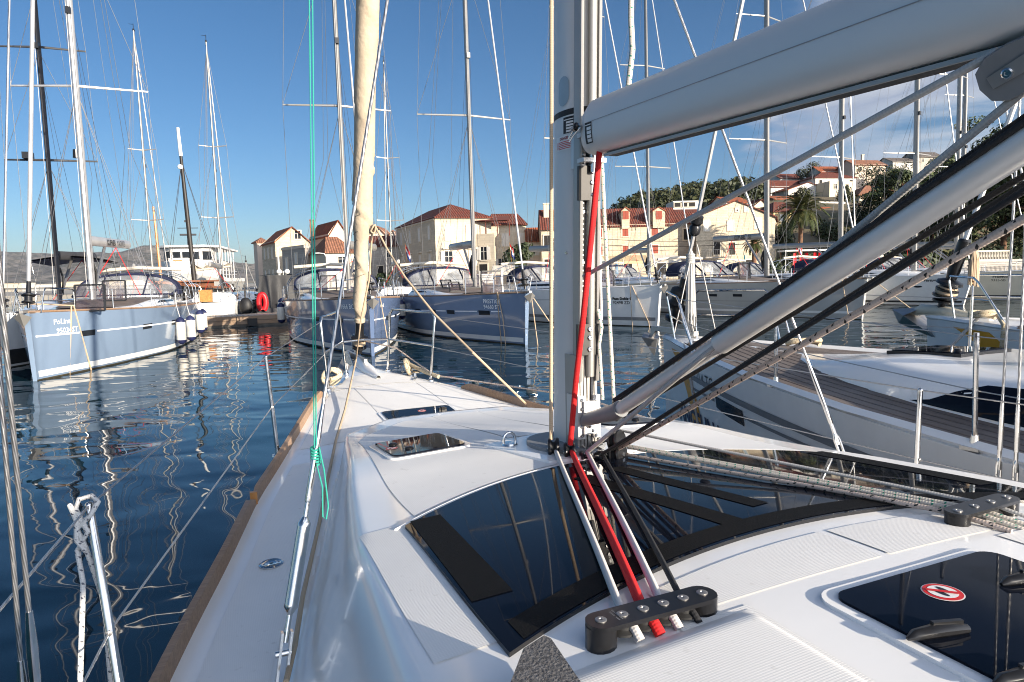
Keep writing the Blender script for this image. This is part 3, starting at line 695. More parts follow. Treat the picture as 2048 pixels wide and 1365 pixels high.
def boomrect(t0, t1, b0, b1, mat, off, name='sticker'):
    mb = MB(); mb.grid(2, 6, lambda u, v: bside(lerp(t0, t1, u), lerp(b0, b1, v), off)); return mb.build(name, mat, BOOM, False)
boomrect(0.085, 0.130, -0.060, 0.012, BLKM, 0.0012)
for i in range(4): boomrect(0.099, 0.127, -0.056+0.0135*i, -0.0455+0.0135*i, WHITE, 0.002, 'sticker_print')
boomrect(0.088, 0.127, 0.001, 0.004, WHITE, 0.002, 'sticker_print')
# ---- rod kicker
va = Lx(1232, 824, 0); vb = Lx(1440, 690, 0); vc = Lx(2048, 289, 0); vb = va+(vc-va).normalized()*(vb-va).length; vc = va+(vc-va)*1.9; 
mb = MB(); mb.tube([va, va.lerp(vb, 0.1), vb, vb+ (vc-vb)*0.1], [0.020, 0.0235, 0.0235, 0.0235], 18); KICK = mb.build('rod_kicker', ALUB, P)
mb = MB(); j = (vc-vb).normalized(); mb.tube([vb, vb+j*0.004, vb+j*0.3, vc], [0.027, 0.0315, 0.0315, 0.0315], 22); mb.build('kicker_tube', ALUB, KICK)
mb = MB(); mb.tube([V(0, -0.155, 1.815), V(0, -0.20, 1.84), va+(va-vb)*0.0, va+(vb-va)*0.06], [0.018, 0.026, 0.031, 0.031], 14); mb.build('kicker_end', GREYP, KICK)
mb = MB()
for dx in (-0.05, 0.018): mb.box(dx, dx+0.032, -0.172, -0.08, ZM+0.075, ZM+0.245)
mb.box(-0.03, 0.03, -0.185, -0.15, ZM+0.095, ZM+0.225)
mb.build('kicker_bracket', ALU, MAST, sharp=30)
bolts([V(-0.034, -0.172, z) for z in (ZM+0.09, ZM+0.125, ZM+0.195, ZM+0.23)], MAST)
# ---- blocks at the mast foot
def block(c, ax, r=0.042, w=0.030, up=None):
    c = V(*c); ax = V(*ax).normalized(); mb = MB()
    for s_ in (-1, 1):
        mb.lathe(c+ax*(s_*w*0.5), [(0.0, -0.006), (r*0.95, -0.006), (r, 0.0), (r*0.93, 0.006), (0.0, 0.009)], ax*s_, 20)
    o = mb.build('block', BLK, P)
    mb = MB(); mb.lathe(c-ax*w*0.38, [(r*0.86, 0), (r*0.62, w*0.2), (r*0.56, w*0.38), (r*0.62, w*0.56), (r*0.86, w*0.76)], ax, 20); mb.build('sheave', BLKM, o)
    mb = MB(); mb.lathe(c-ax*(w*0.5+0.010), [(0.008, 0), (0.009, 0.004), (0.009, w+0.016), (0.008, w+0.02)], ax, 10)
    d = V(*(up or (0.2, 0.4, -1))).normalized(); mb.tube([c+d*r*0.7, c+d*(r+0.018)], 0.010, 8); mb.build('block_pin', CHROME, o)
    return c
b1 = block(Lx(1107, 896, -0.115), (0.9, -0.42, 0), 0.040); b2 = block(Lx(1139, 905, -0.075), (0.9, -0.40, 0), 0.040)
b3 = block(Lx(1171, 920, -0.03), (0.95, -0.3, 0.0), 0.036, up=(0.1, 0.6, 0)); b4 = block(Lx(1202, 922, 0.0), (0.75, 0.5, 0.45), 0.036, up=(0.1, 0.6, 0))
b5 = block(Lx(1233, 882, 0.06), (0.5, -0.85, 0.2), 0.042, up=(-0.4, 0.5, 0)); b6 = block(Lx(1236, 910, 0.06), (0.5, -0.85, 0.2), 0.042, up=(-0.4, 0.5, 0))
mb = MB(); rz = hh(0, -0.2)+0.02
for c_ in (b3, b4, b5, b6): mb.tube([V(0.0, -0.10, rz), V(c_.x*0.6, -0.14, rz+0.01), c_.lerp(V(0, -0.1, rz), 0.3)], 0.006, 6)
for i in range(7):
    a_ = 0.5+i*0.35; mb.ball((0.05+0.06*cos(a_), -0.14-0.03*i/3, ZM+0.02+0.022*i), 0.010, 8)
mb.build('block_shackle', CHROME, P)
# ---- deck organisers
def organiser(p0, p1, n, ends=0.05):
    p0 = V(*p0); p1 = V(*p1); d = (p1-p0); L_ = d.length; d.normalize(); s_ = V(-d.y, d.x, 0).normalized()
    z0 = max(hh(p0.x, p0.y), hh(p1.x, p1.y)) + 0.002
    def cap(w, r0, L2, k=8):
        out = []
        for i in range(k+1): a = -pi/2+pi*i/k; out.append((L2+w*cos(a)*0.9, w*sin(a)))
        for i in range(k+1): a = pi/2+pi*i/k; out.append((w*cos(a)*0.9, w*sin(a)))
        return out
    f = lambda h: (lambda q: V(p0.x, p0.y, 0) + V(d.x, d.y, 0)*q[0] + s_*q[1] + V(0, 0, z0+h))
    mb = MB(); mb.prism(cap(0.030, 0, L_), f(0.024), f(0.032)); o = mb.build('rope_organiser', BLK, P)
    for t in [0.0] + [L_]:
        mb = MB(); c_ = f(0)((t, 0)); mb.lathe(c_, [(0.028, -0.03), (0.028, 0.0245), (0.0, 0.0245)], n=16); mb.build('end_post', BLK, o)
    for i in range(n):
        t = L_*i/(n-1); c_ = f(0.032)((t, 0)); m1 = MB(); m1.lathe(c_, [(0.0105, 0), (0.0105, 0.0016), (0.009, 0.0024), (0.0036, 0.0024), (0.003, 0.0006), (0, 0.0006)], n=18); m1.build('bolt', ALUD, o)
        if 0 < i < n-1:
            mb = MB(); c_ = f(0.0)((t, 0)); mb.lathe(c_, [(0.026, 0.002), (0.026, 0.006), (0.018, 0.010), (0.018, 0.016), (0.026, 0.021), (0.026, 0.0235)], n=16); mb.build('sheave', BLKM, o)
    return f, L_
oa, ob = Ld(1202, 1255, 0.034), Ld(1404, 1186, 0.034)
OF, OL = organiser(oa, ob, 6)
mb = MB()                                              # small worn print near the end post
for i in range(9):
    for (h0, h1) in ((0.0, 0.3), (0.4, 1.0)):
        if (i*7) % 5 == 0 and h0 == 0: continue
        t0 = OL*0.115+0.004*h0; mb.add([OF(0.0325)((t0+0.012*h1*0.6+dx, 0.019-0.0042*i+dy)) for dx, dy in ((0, 0), (0.003, 0), (0.003, 0.0022), (0, 0.0022))], [(0, 1, 2, 3)])
mb.build('worn_print', GREYP, P, False)
oc, od = Lz(1915, 1030, 1.79), Lz(2012, 1006, 1.785)
OG, OLg = organiser(oc, od, 4)
for xs in (((oa.x-0.05), ob.x+0.02),):                  # raised antislip pad behind the organiser
    mb = MB()
    def pf(u, v):
        x = lerp(xs[0]-0.08, xs[1]+0.05, u); y = lerp(-2.5, lerp(oa.y, ob.y, u)-0.045, v); e = min(1, min(u, 1-u)/0.06)*min(1, (1-v)/0.04); return (x, y, hh(x, y)+0.003+0.016*ss(0, 1, e))
    mb.grid(40, 50, pf); mb.build('nonskid_panel', NSK, P, sharp=180)
# ---- ropes of our yacht
def rope(pts, r, mat, name='rope', parent=P, n=10): mb = MB(); mb.tube(pts, r, n); return mb.build(name, mat, parent)
def sag(a, b, s, n=14): a = V(*a); b = V(*b); return [a.lerp(b, i/n)+V(0, 0, -s*4*(i/n)*(1-i/n)) for i in range(n+1)]
AXX = V(0, 0, 0)
t_ = V(0, -0.02, 0.042)
rope([Lx(1103, -60, -0.10), Lx(1103, 300, -0.105), b1+V(-0.01, 0.0, 0.035)], 0.0075, R_TAN, 'halyard')
rope([Lx(1200, 290, -0.02), Lx(1190, 400, -0.075), Lx(1166, 640, -0.10), Lx(1152, 760, -0.09), b2+V(-0.004, -0.015, 0.035)], 0.0105, R_RED, 'halyard', n=14)
def over(a, e, r, n=16):
    out = []
    for i in range(n+1):
        q = a.lerp(e, i/n); out.append(V(q.x, q.y, max(q.z, hh(q.x, q.y)+0.012+r) if i < n else q.z))
    return out
def toorg(b, t, r, mat): 
    e = OF(0.014)((OL*t, 0.0)); s0 = b+V(0, -0.02, -0.02); rope(over(s0, e, r)+[e+V(0.003, -0.020, -0.002), e+V(0.005, -0.036, -0.016)], r, mat, 'control_line', n=12)
toorg(b1, 0.24, 0.0085, R_WHT); toorg(b2, 0.43, 0.0105, R_RED); toorg(b3, 0.62, 0.0085, R_WHT); toorg(b4, 0.82, 0.0065, R_BLK)
def toorg2(s0, t, r, mat, dz=0.0):
    e = OG(0.014)((OLg*t, 0.0)); rope(over(s0, e, r)+[e+(e-s0).normalized()*0.10+V(0, 0, -0.02)], r, mat, 'control_line', n=10)
toorg2(b6+V(0.02, -0.03, -0.035), 0.12, 0.0068, R_BGF); toorg2(b6+V(0.03, -0.02, 0.03), 0.36, 0.0068, R_GNF)
toorg2(b5+V(0.03, -0.02, -0.018), 0.52, 0.0068, R_GNF); toorg2(b5+V(0.035, 0.03, 0.03), 0.82, 0.0052, R_GRY)
# kicker tackle and reefing lines rising aft to the boom
def up(p, q, r, mat, nm='control_line'): rope([p, V(*q)], r, mat, nm, n=10)
up(b4+V(-0.01, -0.02, 0.03), Lx(2048, 392, 0.005) + (Lx(2048, 392, 0.005)-b4)*0.6, 0.0065, R_BLK)
up(Lx(1215, 905, 0.03), Lx(2048, 370, 0.035) + (Lx(2048, 370, 0.035)-Lx(1215, 905, 0.03))*0.6, 0.0065, R_BLK)
up(Lx(1232, 840, 0.055), Lx(2048, 352, 0.06) + (Lx(2048, 352, 0.06)-Lx(1232, 840, 0.055))*0.6, 0.0065, R_BLK)
up(Lx(1228, 800, -0.028), Lx(2048, 246, -0.03) + (Lx(2048, 246, -0.03)-Lx(1228, 800, -0.028))*0.6, 0.0065, R_BLK)
up(Lx(1228, 806, 0.02), Lx(2048, 236, 0.02) + (Lx(2048, 236, 0.02)-Lx(1228, 806, 0.02))*0.6, 0.0065, R_BLK)
up(b6+V(-0.01, -0.02, 0.03), Lx(2048, 448, 0.02) + (Lx(2048, 448, 0.02)-b6)*0.6, 0.0085, R_BGF)
# big reefing block hanging under the boom, and its line
rb = Lx(2022, 143, -0.02); mb = MB(); ax = V(0.9, 0.3, 0.3).normalized(); dirb = (Lx(2110, 90, -0.02)-rb).normalized()
for s_ in (-1, 1):
    vs = []; 
    side_ = ax.cross(dirb).normalized()
    pl = [(-0.052, 0), (-0.045, 0.028), (-0.02, 0.044), (0.02, 0.044), (0.10, 0.028), (0.12, 0), (0.10, -0.028), (0.02, -0.044), (-0.02, -0.044), (-0.045, -0.028)]
    mb.prism(pl, lambda p: rb+dirb*p[0]+side_*p[1]+ax*(s_*0.008), lambda p: rb+dirb*p[0]*0.94+side_*p[1]*0.94+ax*(s_*0.020))
RB = mb.build('reefing_block', GREYP, P, sharp=25)
mb = MB(); mb.prism([(-0.03, 0.011), (0.12, 0.016), (0.12, -0.016), (-0.03, -0.011)], lambda p: rb+dirb*p[0]+side_*p[1]-ax*0.019, lambda p: rb+dirb*p[0]+side_*p[1]-ax*0.0235); mb.build('block_strap', ALUD, RB, False)
mb = MB(); bolt(mb, rb-ax*0.0235, 0.009, -ax); mb.build('bolt', CHROME, RB)
up(Lx(1168, 553, -0.062), rb+side_*(-0.040), 0.0080, R_GRY, 'reefing_line')
up(b3+V(0, -0.01, 0.03), rb+side_*0.040, 0.0080, R_GRY, 'reefing_line')
# lines beside the mast on the starboard side
rope([Lx(1193, -40, 0.10), Lx(1200, 240, 0.10), Lx(1212, 500, 0.11), Lx(1228, 810, 0.10)], 0.0075, R_GNF, 'halyard')
rope([Lx(1186, -40, 0.085), Lx(1197, 400, 0.085), Lx(1203, 640, 0.07)], 0.0055, R_WHT, 'halyard')
rope([Lx(1196, 620, 0.06), Lx(1203, 655, 0.06), Lx(1198, 690, 0.06), Lx(1205, 800, 0.06)], 0.0075, R_GNF, 'halyard')
rope([Lx(1252, 205, 0.0), Lx(1257, 170, 0.0), Lx(1265, 100, 0.0), Lx(1262, 40, 0.0), Lx(1263, -60, 0.0)], 0.0095, R_GNF, 'topping_lift')
rope([V(0.1, -0.05, ZM+0.05), V(0.09, -0.06, ZM+0.5), V(0.085, -0.06, MH-1)], 0.006, R_WHT, 'halyard')
# ---- forestay with furled headsail
f0 = Lx(718, 706, 0); ft = Lx(735, 0, 0); ft = f0+(ft-f0)*((15.2-f0.z)/(ft.z-f0.z))
def fs_(z): return f0.lerp(ft, (z-f0.z)/(ft.z-f0.z))
mb = MB(); mb.tube([f0, ft], 0.012, 8); FST = mb.build('forestay', CHROME, P)
mb = MB(); mb.lathe(fs_(1.66), [(0.03, 0), (0.03, 0.035), (0.055, 0.045), (0.055, 0.055), (0.075, 0.06), (0.075, 0.072), (0.04, 0.075), (0.04, 0.15), (0.085, 0.155), (0.085, 0.175), (0.05, 0.19), (0.042, 0.22), (0.042, 0.33), (0.0, 0.33)], ft-f0, 20); mb.build('furling_drum', BLK, FST)
mb = MB(); mb.lathe(fs_(1.74), [(0.044, 0), (0.062, 0.01), (0.066, 0.03), (0.058, 0.05), (0.044, 0.06)], ft-f0, 16); mb.build('furling_line', R_TAN, FST)
mb = MB()
for a in range(4): an = a*pi/2+0.4; c_ = fs_(1.70); mb.tube([c_+V(0.078*cos(an), 0.078*sin(an), 0), c_+V(0.082*cos(an), 0.082*sin(an), 0.15)], 0.004, 6)
mb.build('drum_cage', CHROME, FST)
# furled cloth wound up the stay: a helix of overlapping turns
def sailr(z, an):
    t = (z-2.05)/12.0
    base = 0.054 + 0.028*ss(2.72, 2.95, z) + 0.012*ss(0.1, 0.3, t) - 0.03*ss(0.55, 1, t)
    ph = (z*2.1 + an/(2*pi)) % 1.0 if z < 3.4 else (z*1.15+an/(2*pi)) % 1.0
    return base + (0.016*(1-ph)**2 if z < 3.5 else 0.009*(1-ph)**3) + 0.004*noise.noise(V(cos(an)*1.5, sin(an)*1.5, z*2.5))
mb = MB()
def sailf(u, v):
    z = 1.98 + (14.2-1.98)*(u**1.6); an = 2*pi*v; c_ = fs_(z)
    r = sailr(z, an)*ss(1.90, 2.12, z) + 0.004
    if z < 2.02: r = 0.052
    return c_ + V(cos(an)*r, sin(an)*r, 0.015*sin(an))
mb.grid(420, 30, sailf); mb.build('furled_headsail', CANVAS, FST, sharp=180)
mb = MB()
for i in range(9):
    z = 2.15+i*0.115+0.02*(i % 3); c_ = fs_(z); r = sailr(z, 0)+0.006
    mb.tube([c_+V((r+0.004)*cos(a), (r+0.004)*sin(a), 0.03*cos(a+0.6)) for a in [2*pi*k/20 for k in range(21)]], 0.0022, 5)
mb.build('lashing', RIGD, FST)
CL = Lx(745, 452, -0.05)
rope([CL, Lx(738, 560, -0.06), Lx(722, 640, -0.10), Lx(712, 720, -0.13), Ld(690, 820, 0.03)], 0.0085, R_TAN, 'jib_sheet')
rope([Ld(690, 820, 0.03), Ld(672, 880, 0.03), Ld(655, 960, 0.02), Ld(640, 1040, 0.02), Ld(622, 1120, 0.012), Ld(606, 1190, 0.012), Ld(590, 1290, 0.05), Ld(572, 1365, 0.06)], 0.0085, R_TAN, 'jib_sheet')
rope([CL+V(0.02, 0, 0)] + [Lx(775, 500, 0.02), Lx(810, 555, 0.06), Lx(870, 630, 0.16), Lx(945, 705, 0.28), Ld(1056, 812, 0.015)], 0.0085, R_TAN, 'jib_sheet')
rope([Ld(1056, 812, 0.015), V(0.92, 0.6, hh(0.92, .6)+.02), V(1.2, -0.6, hh(1.2, -.6)+.02)], 0.0085, R_TAN, 'jib_sheet')
mb = MB()
for k in range(4): mb.tube([CL+V(0.02*cos(a+k), 0.03*sin(a), -0.03+0.035*sin(a+k*1.3)) for a in [2*pi*i/14 for i in range(15)]], 0.007, 6)
mb.build('bowline_knot', R_TAN, P)
# ---- pulpit in two halves
def pulpit_half(s):
    a0, a1 = V(s*0.455, 3.46, hh(s*0.455, 3.46)), V(s*0.20, 4.05, hh(s*0.2, 4.05)); zt = 2.10
    t0 = V(s*0.47, 3.22, zt-0.01); t1 = V(s*0.30, 3.70, zt+0.01)
    t0 = V(s*0.50, 3.40, zt-0.02); t1 = V(s*0.24, 4.02, zt)
    mb = MB(); c_ = lambda p, q, k: p.lerp(q, k)
    mb.tube([a0, c_(a0, t0, 0.5), c_(a0, t0, 0.93), c_(t0, t1, 0.06)+V(0, 0, 0.005), c_(t0, t1, 0.3), c_(t0, t1, 0.94)+V(0, 0, 0.005), c_(a1, t1, 0.93), c_(a1, t1, 0.5), a1], 0.0125, 12)
    o = mb.build('pulpit', CHROME, P)
    mb = MB(); mb.tube([c_(a0, t0, 0.52), c_(a1, t1, 0.52)], 0.0105, 10); mb.build('pulpit_rail', CHROME, o)
    mb = MB()
    for a in (a0, a1): mb.lathe(a, [(0.03, 0), (0.028, 0.012), (0.017, 0.02), (0.016, 0.035)], n=14)
    mb.build('pulpit_foot', CHROME, o)
    return a0, t0, a1, t1
pl_ = pulpit_half(-1); pr_ = pulpit_half(1)
mb = MB(); mb.tube([pl_[2].lerp(pl_[3], 0.52), pl_[2].lerp(pl_[3], 0.52).lerp(pr_[2].lerp(pr_[3], 0.52), 0.5)+V(0, 0.12, 0), pr_[2].lerp(pr_[3], 0.52)], 0.0105, 10); mb.build('pulpit_rail', CHROME, P)
# ---- bow roller, anchor shank, cleats, locker lid seams
mb = MB()
for x in (-0.055, 0.055):
    mb.prism([(4.35, 0.0), (4.95, 0.02), (5.02, 0.06), (4.98, 0.13), (4.75, 0.15), (4.5, 0.06)], lambda p: V(x-0.004, p[0], 1.50+p[1]), lambda p: V(x+0.004, p[0], 1.50+p[1]))
mb.lathe((-0.05, 4.95, 1.56), [(0.03, 0), (0.022, 0.05), (0.03, 0.1)], (1, 0, 0), 12); mb.build('bow_roller', CHROME, P)
mb = MB(); mb.bar((0, 4.1, hh(0, 4.1)+0.07), (0.0, 5.1, 1.60), 0.03, 0.055); mb.bar((0, 5.08, 1.61), (-0.02, 5.25, 1.30), 0.03, 0.06)
mb.add([(-0.2, 5.02, 1.30), (0.2, 5.02, 1.30), (0.0, 5.42, 1.52), (0, 5.15, 1.18)], [(0, 1, 2), (0, 2, 3), (1, 3, 2), (0, 3, 1)]); mb.build('anchor', ALUD, P)
mb = MB()
def lidf(u, v):
    y = lerp(3.55, 4.42, u); w = lerp(0.055, 0.02, 1-u)+0.03*(1-abs(2*u-1)); a = pi*v; return (cos(a)*w, y, hh(0, y)+sin(a)*lerp(0.03, 0.09, u))
mb.grid(16, 10, lidf); mb.build('windlass_cover', GEL, P, sharp=60)
def cleat(x, y, ang):
    z = hh(x, y); c_, s_ = cos(ang), sin(ang); mb = MB(); d = V(c_, s_, 0); p = V(x, y, z)
    mb.tube([p-d*0.11+V(0, 0, 0.05), p-d*0.06+V(0, 0, 0.045), p+d*0.06+V(0, 0, 0.045), p+d*0.11+V(0, 0, 0.05)], [0.007, 0.011, 0.011, 0.007], 8)
    for k in (-0.035, 0.035): mb.tube([p+d*k+V(0, 0, -0.003), p+d*k+V(0, 0, 0.045)], [0.016, 0.010], 8)
    return mb.build('cleat', CHROME, P)
cleat(-0.40, 3.62, 1.25); cleat(0.36, 3.72, -1.25); 
mb = MB(); q = Ld(1565/6.827+600, 955/6.827+620, 0.0); mb.bar((q.x-0.02, q.y-0.07, hh(q.x, q.y)+0.012), (q.x+0.03, q.y+0.07, hh(q.x, q.y)+0.012), 0.022, 0.012); mb.build('deck_latch', CHROME, P)
q = Ld(568/6.827+600, 985/6.827+620, 0.0); mb = MB(); mb.bar((q.x-0.03, q.y-0.14, hh(q.x-.03, q.y-.14)+0.008), (q.x+0.07, q.y+0.14, hh(q.x+.07, q.y+.14)+0.008), 0.020, 0.012); mb.build('deck_latch', CHROME, P)
def seam(pts, r=0.0035): mb = MB(); mb.tube([(x, y, hh(x, y)+0.0012) for x, y in pts], r, 6, sq=0.4); mb.build('deck_seam', GREYP, P)
seam([(-(gw(3.315)-0.1)+2*(gw(3.315)-0.1)*i/20, 3.315) for i in range(21)], 0.002)
# ---- stanchions and lifelines
def stanchion(x, y, lean=0.03, h=0.62, top=None):
    z = hh(x, y); s = 1 if x > 0 else -1; top = top or V(x+s*lean, y+0.01, z+h); mb = MB(); mb.tube([(x, y, z), V(x, y, z).lerp(top, 0.55), top], [0.0125, 0.0118, 0.0105], 12); mb.ball(top, 0.0115, 10)
    o = mb.build('stanchion', CHROME, P)
    mb = MB(); mb.lathe((x, y, z), [(0.036, 0), (0.034, 0.008), (0.018, 0.014), (0.017, 0.05), (0.0135, 0.052)], n=14); mb.build('stanchion_base', CHROME, o)
    m_ = V(x, y, z).lerp(top, 0.5); mb = MB(); mb.lathe(m_-V(0, 0, 0.005)+V(0, -0.0135, 0.005), [(0.008, 0), (0.008, 0.003), (0.004, 0.004)], (0, -1, 0), 8); mb.build('line_eye', ALUD, o)
    return top, m_
q1 = Ld(558, 912, 0.0); S1 = stanchion(q1.x-0.005, q1.y, 0.035, 0.60)
_b = Lx(243, 1385, -1.565); _t = Lx(178, 1012, -1.63); _d = (_t-_b).normalized(); _b = _b-_d*((_b.z-1.265)/_d.z); S0 = stanchion(_b.x, _b.y, top=_t)
S0b = stanchion(-1.79, -2.9, 0.05, 0.62)
T0 = stanchion(1.53, -0.44, 0.03, 0.62); T1 = stanchion(1.06, 1.75, 0.03, 0.60); T2 = stanchion(1.79, -2.9, 0.05, 0.62)
LL = lambda pts, r=0.0032: rope(pts, r, WIRE, 'lifeline', n=6)
LL([pl_[1]+V(0, -0.02, -0.03), S1[0]]); LL([S1[0], S0[0]]); LL([S0[0], S0b[0]]); LL([pl_[0].lerp(pl_[1], 0.5), S1[1]]); LL([S1[1], S0[1]]); LL([S0[1], S0b[1]])
LL([pr_[1]+V(0, -0.02, -0.03), T1[0]]); LL([T1[0], T0[0]]); LL([T0[0], T2[0]]); LL([pr_[0].lerp(pr_[1], 0.5), T1[1]]); LL([T1[1], T0[1]]); LL([T0[1], T2[1]])
rope([fs_(1.78)+V(0.05, -0.02, 0)] + [V(0.25, 3.9, 1.74), pr_[0].lerp(pr_[1], 0.08)+V(0.03, 0, 0), V(1.03, 1.75, hh(1.03, 1.75)+0.18), V(1.5, -0.44, hh(1.5, -.44)+0.12)], 0.0065, R_BGF, 'furling_line')
# ---- shrouds with turnbuckles
def shroud(foot, top, L_=0.55, r=0.0052, tb=0.0135, open_=False):
    foot = V(*foot); top = V(*top); d = (top-foot).normalized(); w = d.cross(V(0, 1, 0)).normalized()
    mb = MB(); mb.tube([foot+d*L_*0.96, top], r, 10); o = mb.build('shroud', WIRE, P)
    mb = MB(); mb.tube([foot+d*L_*0.78, foot+d*L_*0.80, foot+d*L_*1.12, foot+d*L_*1.3], [0.006, 0.0095, 0.0095, 0.0055], 10); mb.build('swage_terminal', CHROME, o)
    mb = MB(); a = foot+d*L_*0.26; b = foot+d*L_*0.72
    if open_:
        for s_ in (-1, 1): mb.tube([a+w*s_*0.003, a+d*0.03+w*s_*0.013, b-d*0.03+w*s_*0.013, b+w*s_*0.003], 0.0055, 8)
        mb.tube([a-d*0.03, a+d*0.05], 0.008, 8); mb.tube([b-d*0.05, b+d*0.04], 0.008, 8)
    else:
        mb.tube([a, a+d*0.02, a+d*0.03, b-d*0.03, b-d*0.02, b], [0.008, tb, tb*0.95, tb*0.95, tb, 0.008], 12)
    mb.tube([foot+d*0.08, a+d*0.01], 0.008, 10); mb.tube([b-d*0.01, foot+d*L_*0.82], 0.0075, 10); mb.build('turnbuckle', CHROME, o)
    mb = MB(); n_ = V(1, 0, 0)
    for s_ in (-1, 1): mb.bar(foot+V(s_*0.013, 0, -0.03), foot+V(s_*0.013, 0, 0)+d*0.11, 0.007, 0.030)
    mb.lathe(foot+d*0.05-V(0.022, 0, 0), [(0.009, 0), (0.009, 0.044)], (1, 0, 0), 10); mb.build('chainplate_fork', CHROME, o)
    return foot, d
PF = Lz(561, 1345, 1.29); PT = Lx(775, 0, -0.66)
# foot on the side deck, running up past the frame's top towards the mast
sh, shd = shroud(PF, PF+(PT-PF)*2.6, 0.60, 0.0058, 0.020)
SF = V(-PF.x, PF.y, PF.z); shroud(SF, SF+V(-(PT-PF).x, (PT-PF).y, (PT-PF).z)*2.6, 0.60, 0.0058, 0.014, True)
for k, (px, px2) in enumerate(((70, 14), (44, -8))):
    a = Lx(px, 1365, -1.63 - 0.02*k); b = Lx(px2, 720 if k == 0 else 640, -1.60-0.02*k)
    d = (b-a).normalized(); ft_ = a - d*((a.z-1.27)/d.z); shroud(ft_, a+d*7.0, 0.44 if k == 0 else 0.36, 0.0042, 0.010)
for k, (px, py, px2, py2) in enumerate(((1996, 965, 2032, 332), (2030, 972, 2052, 420))):
    a = Lx(px, py, 1.62+0.02*k); b = Lx(px2, py2, 1.60+0.02*k); d = (b-a).normalized(); ft_ = a-d*((a.z-1.27)/d.z); shroud(ft_, a+d*7.0, 0.46, 0.0052, 0.012, True)
# ------------------------------------------------------------------ things lying or hanging on our yacht
def O(p): return O2 + BX*p.x + AX*p.y + V(0, 0, p.z)     # our yacht's local -> world
def thing(mb, name, mat, label, cat, group=None, **k): return tag(mb.build(name, mat, None, **k), label, cat, group)
def coil(c, ax1, ax2, r, tail, label, n=3, rr=0.019):
    mb = MB(); pts = []
    for i in range(n*16+1):
        a = 2*pi*i/16; k = r*(1+0.10*sin(a*0.37)); pts.append(c + ax1*cos(a)*k + ax2*sin(a)*k*0.85 + V(0, 0, 0.018*(i/16)+0.012*sin(a*1.3)))
    mb.tube(pts + tail, rr, 9)
    mb.tube([c-ax1*r*0.9+V(0, 0, 0.02), c+V(0, 0, 0.055)+ax2*0.02, c+ax1*r*0.95+V(0, 0, 0.03)], rr, 9)
    return thing(mb, 'mooring_rope', R_MOOR, label, 'rope', 'mooring rope coils at our bow')
c = O(V(-0.40, 3.60, hh(-0.4, 3.6)+0.075)); coil(c, BX, V(0, 0, 1)*0.95+AX*0.25, 0.070, [], 'thick tan mooring rope looped round the port bow cleat beside the pulpit leg', 2)
c = O(V(0.33, 3.78, hh(0.33, 3.78)+0.075)); coil(c, AX*0.9+BX*0.3, V(0, 0, 1)*0.8-BX*0.3, 0.085, [c+BX*0.1-AX*0.22+V(0, 0, -0.02), c+BX*0.17-AX*0.42+V(0, 0, -0.045)], 'thick tan mooring rope coiled on our starboard bow cleat with a trailing end', 2)
# fender rope hitched over the near stanchion
tp = O(S0[0]); mb = MB(); ex = V(1, 0, 0); dn = [O(V(q.x, q.y, q.z)) for q in (Lx(160, 1365, -1.66), Lx(222, 1365, -1.60))]
mb.tube([dn[0]-V(0, 0, 0.3), dn[0], dn[0].lerp(tp, 0.55)+ex*-0.005, tp+V(-0.022, -0.03, -0.11), tp+V(0.012, -0.032, -0.06), tp+V(-0.020, -0.025, 0.0), tp+V(-0.026, 0.0, 0.018), tp+V(0.0, 0.016, 0.022), tp+V(0.025, 0.0, 0.01), tp+V(0.02, -0.026, -0.015), tp+V(-0.015, -0.034, -0.05), tp+V(0.0, -0.030, -0.10), tp+V(0.012, -0.026, -0.16), dn[1].lerp(tp, 0.45)+ex*0.008, dn[1], dn[1]-V(0, 0, 0.3)], 0.0068, 10)
mb.tube([tp+V(-0.028, -0.016, -0.02), tp+V(-0.03, -0.03, 0.012), tp+V(-0.012, -0.036, -0.03), tp+V(-0.018, -0.036, -0.08), tp+V(0.004, -0.036, -0.11)], 0.0068, 10)
thing(mb, 'fender_rope', R_FEND, 'white flecked fender rope hitched over the top of the nearest stanchion', 'rope')
# green cord tied to the port shroud
sa = PF+shd*0.62; sb = Lx(622, -30, -0.98); kn = sa
mb = MB()
for k, dx in enumerate((-0.0035, 0.0025)): mb.tube([O(sb+V(dx*1.5, 0, 0)), O(kn+V(dx, -0.012, 0.02))], 0.0021, 7)
for i in range(6): z = -0.03+0.009*i; mb.tube([O(kn+V(0.0125*cos(a), 0.0125*sin(a), z+0.004*sin(a))) for a in [2*pi*j/10 for j in range(11)]], 0.0036, 6)
mb.tube([O(kn+V(0.01, -0.018, 0.02)), O(kn+V(0.020, -0.025, -0.05)), O(kn+V(0.026, -0.03, -0.16)), O(kn+V(0.018, -0.03, -0.20)), O(kn+V(0.008, -0.03, -0.19)), O(kn+V(0.012, -0.028, -0.10)), O(kn+V(0.0, -0.02, -0.03)), O(kn+V(-0.022, -0.02, -0.075))], 0.0025, 7)
thing(mb, 'green_cord', R_GRN, 'thin green doubled cord knotted round the port shroud above its turnbuckle', 'cord')
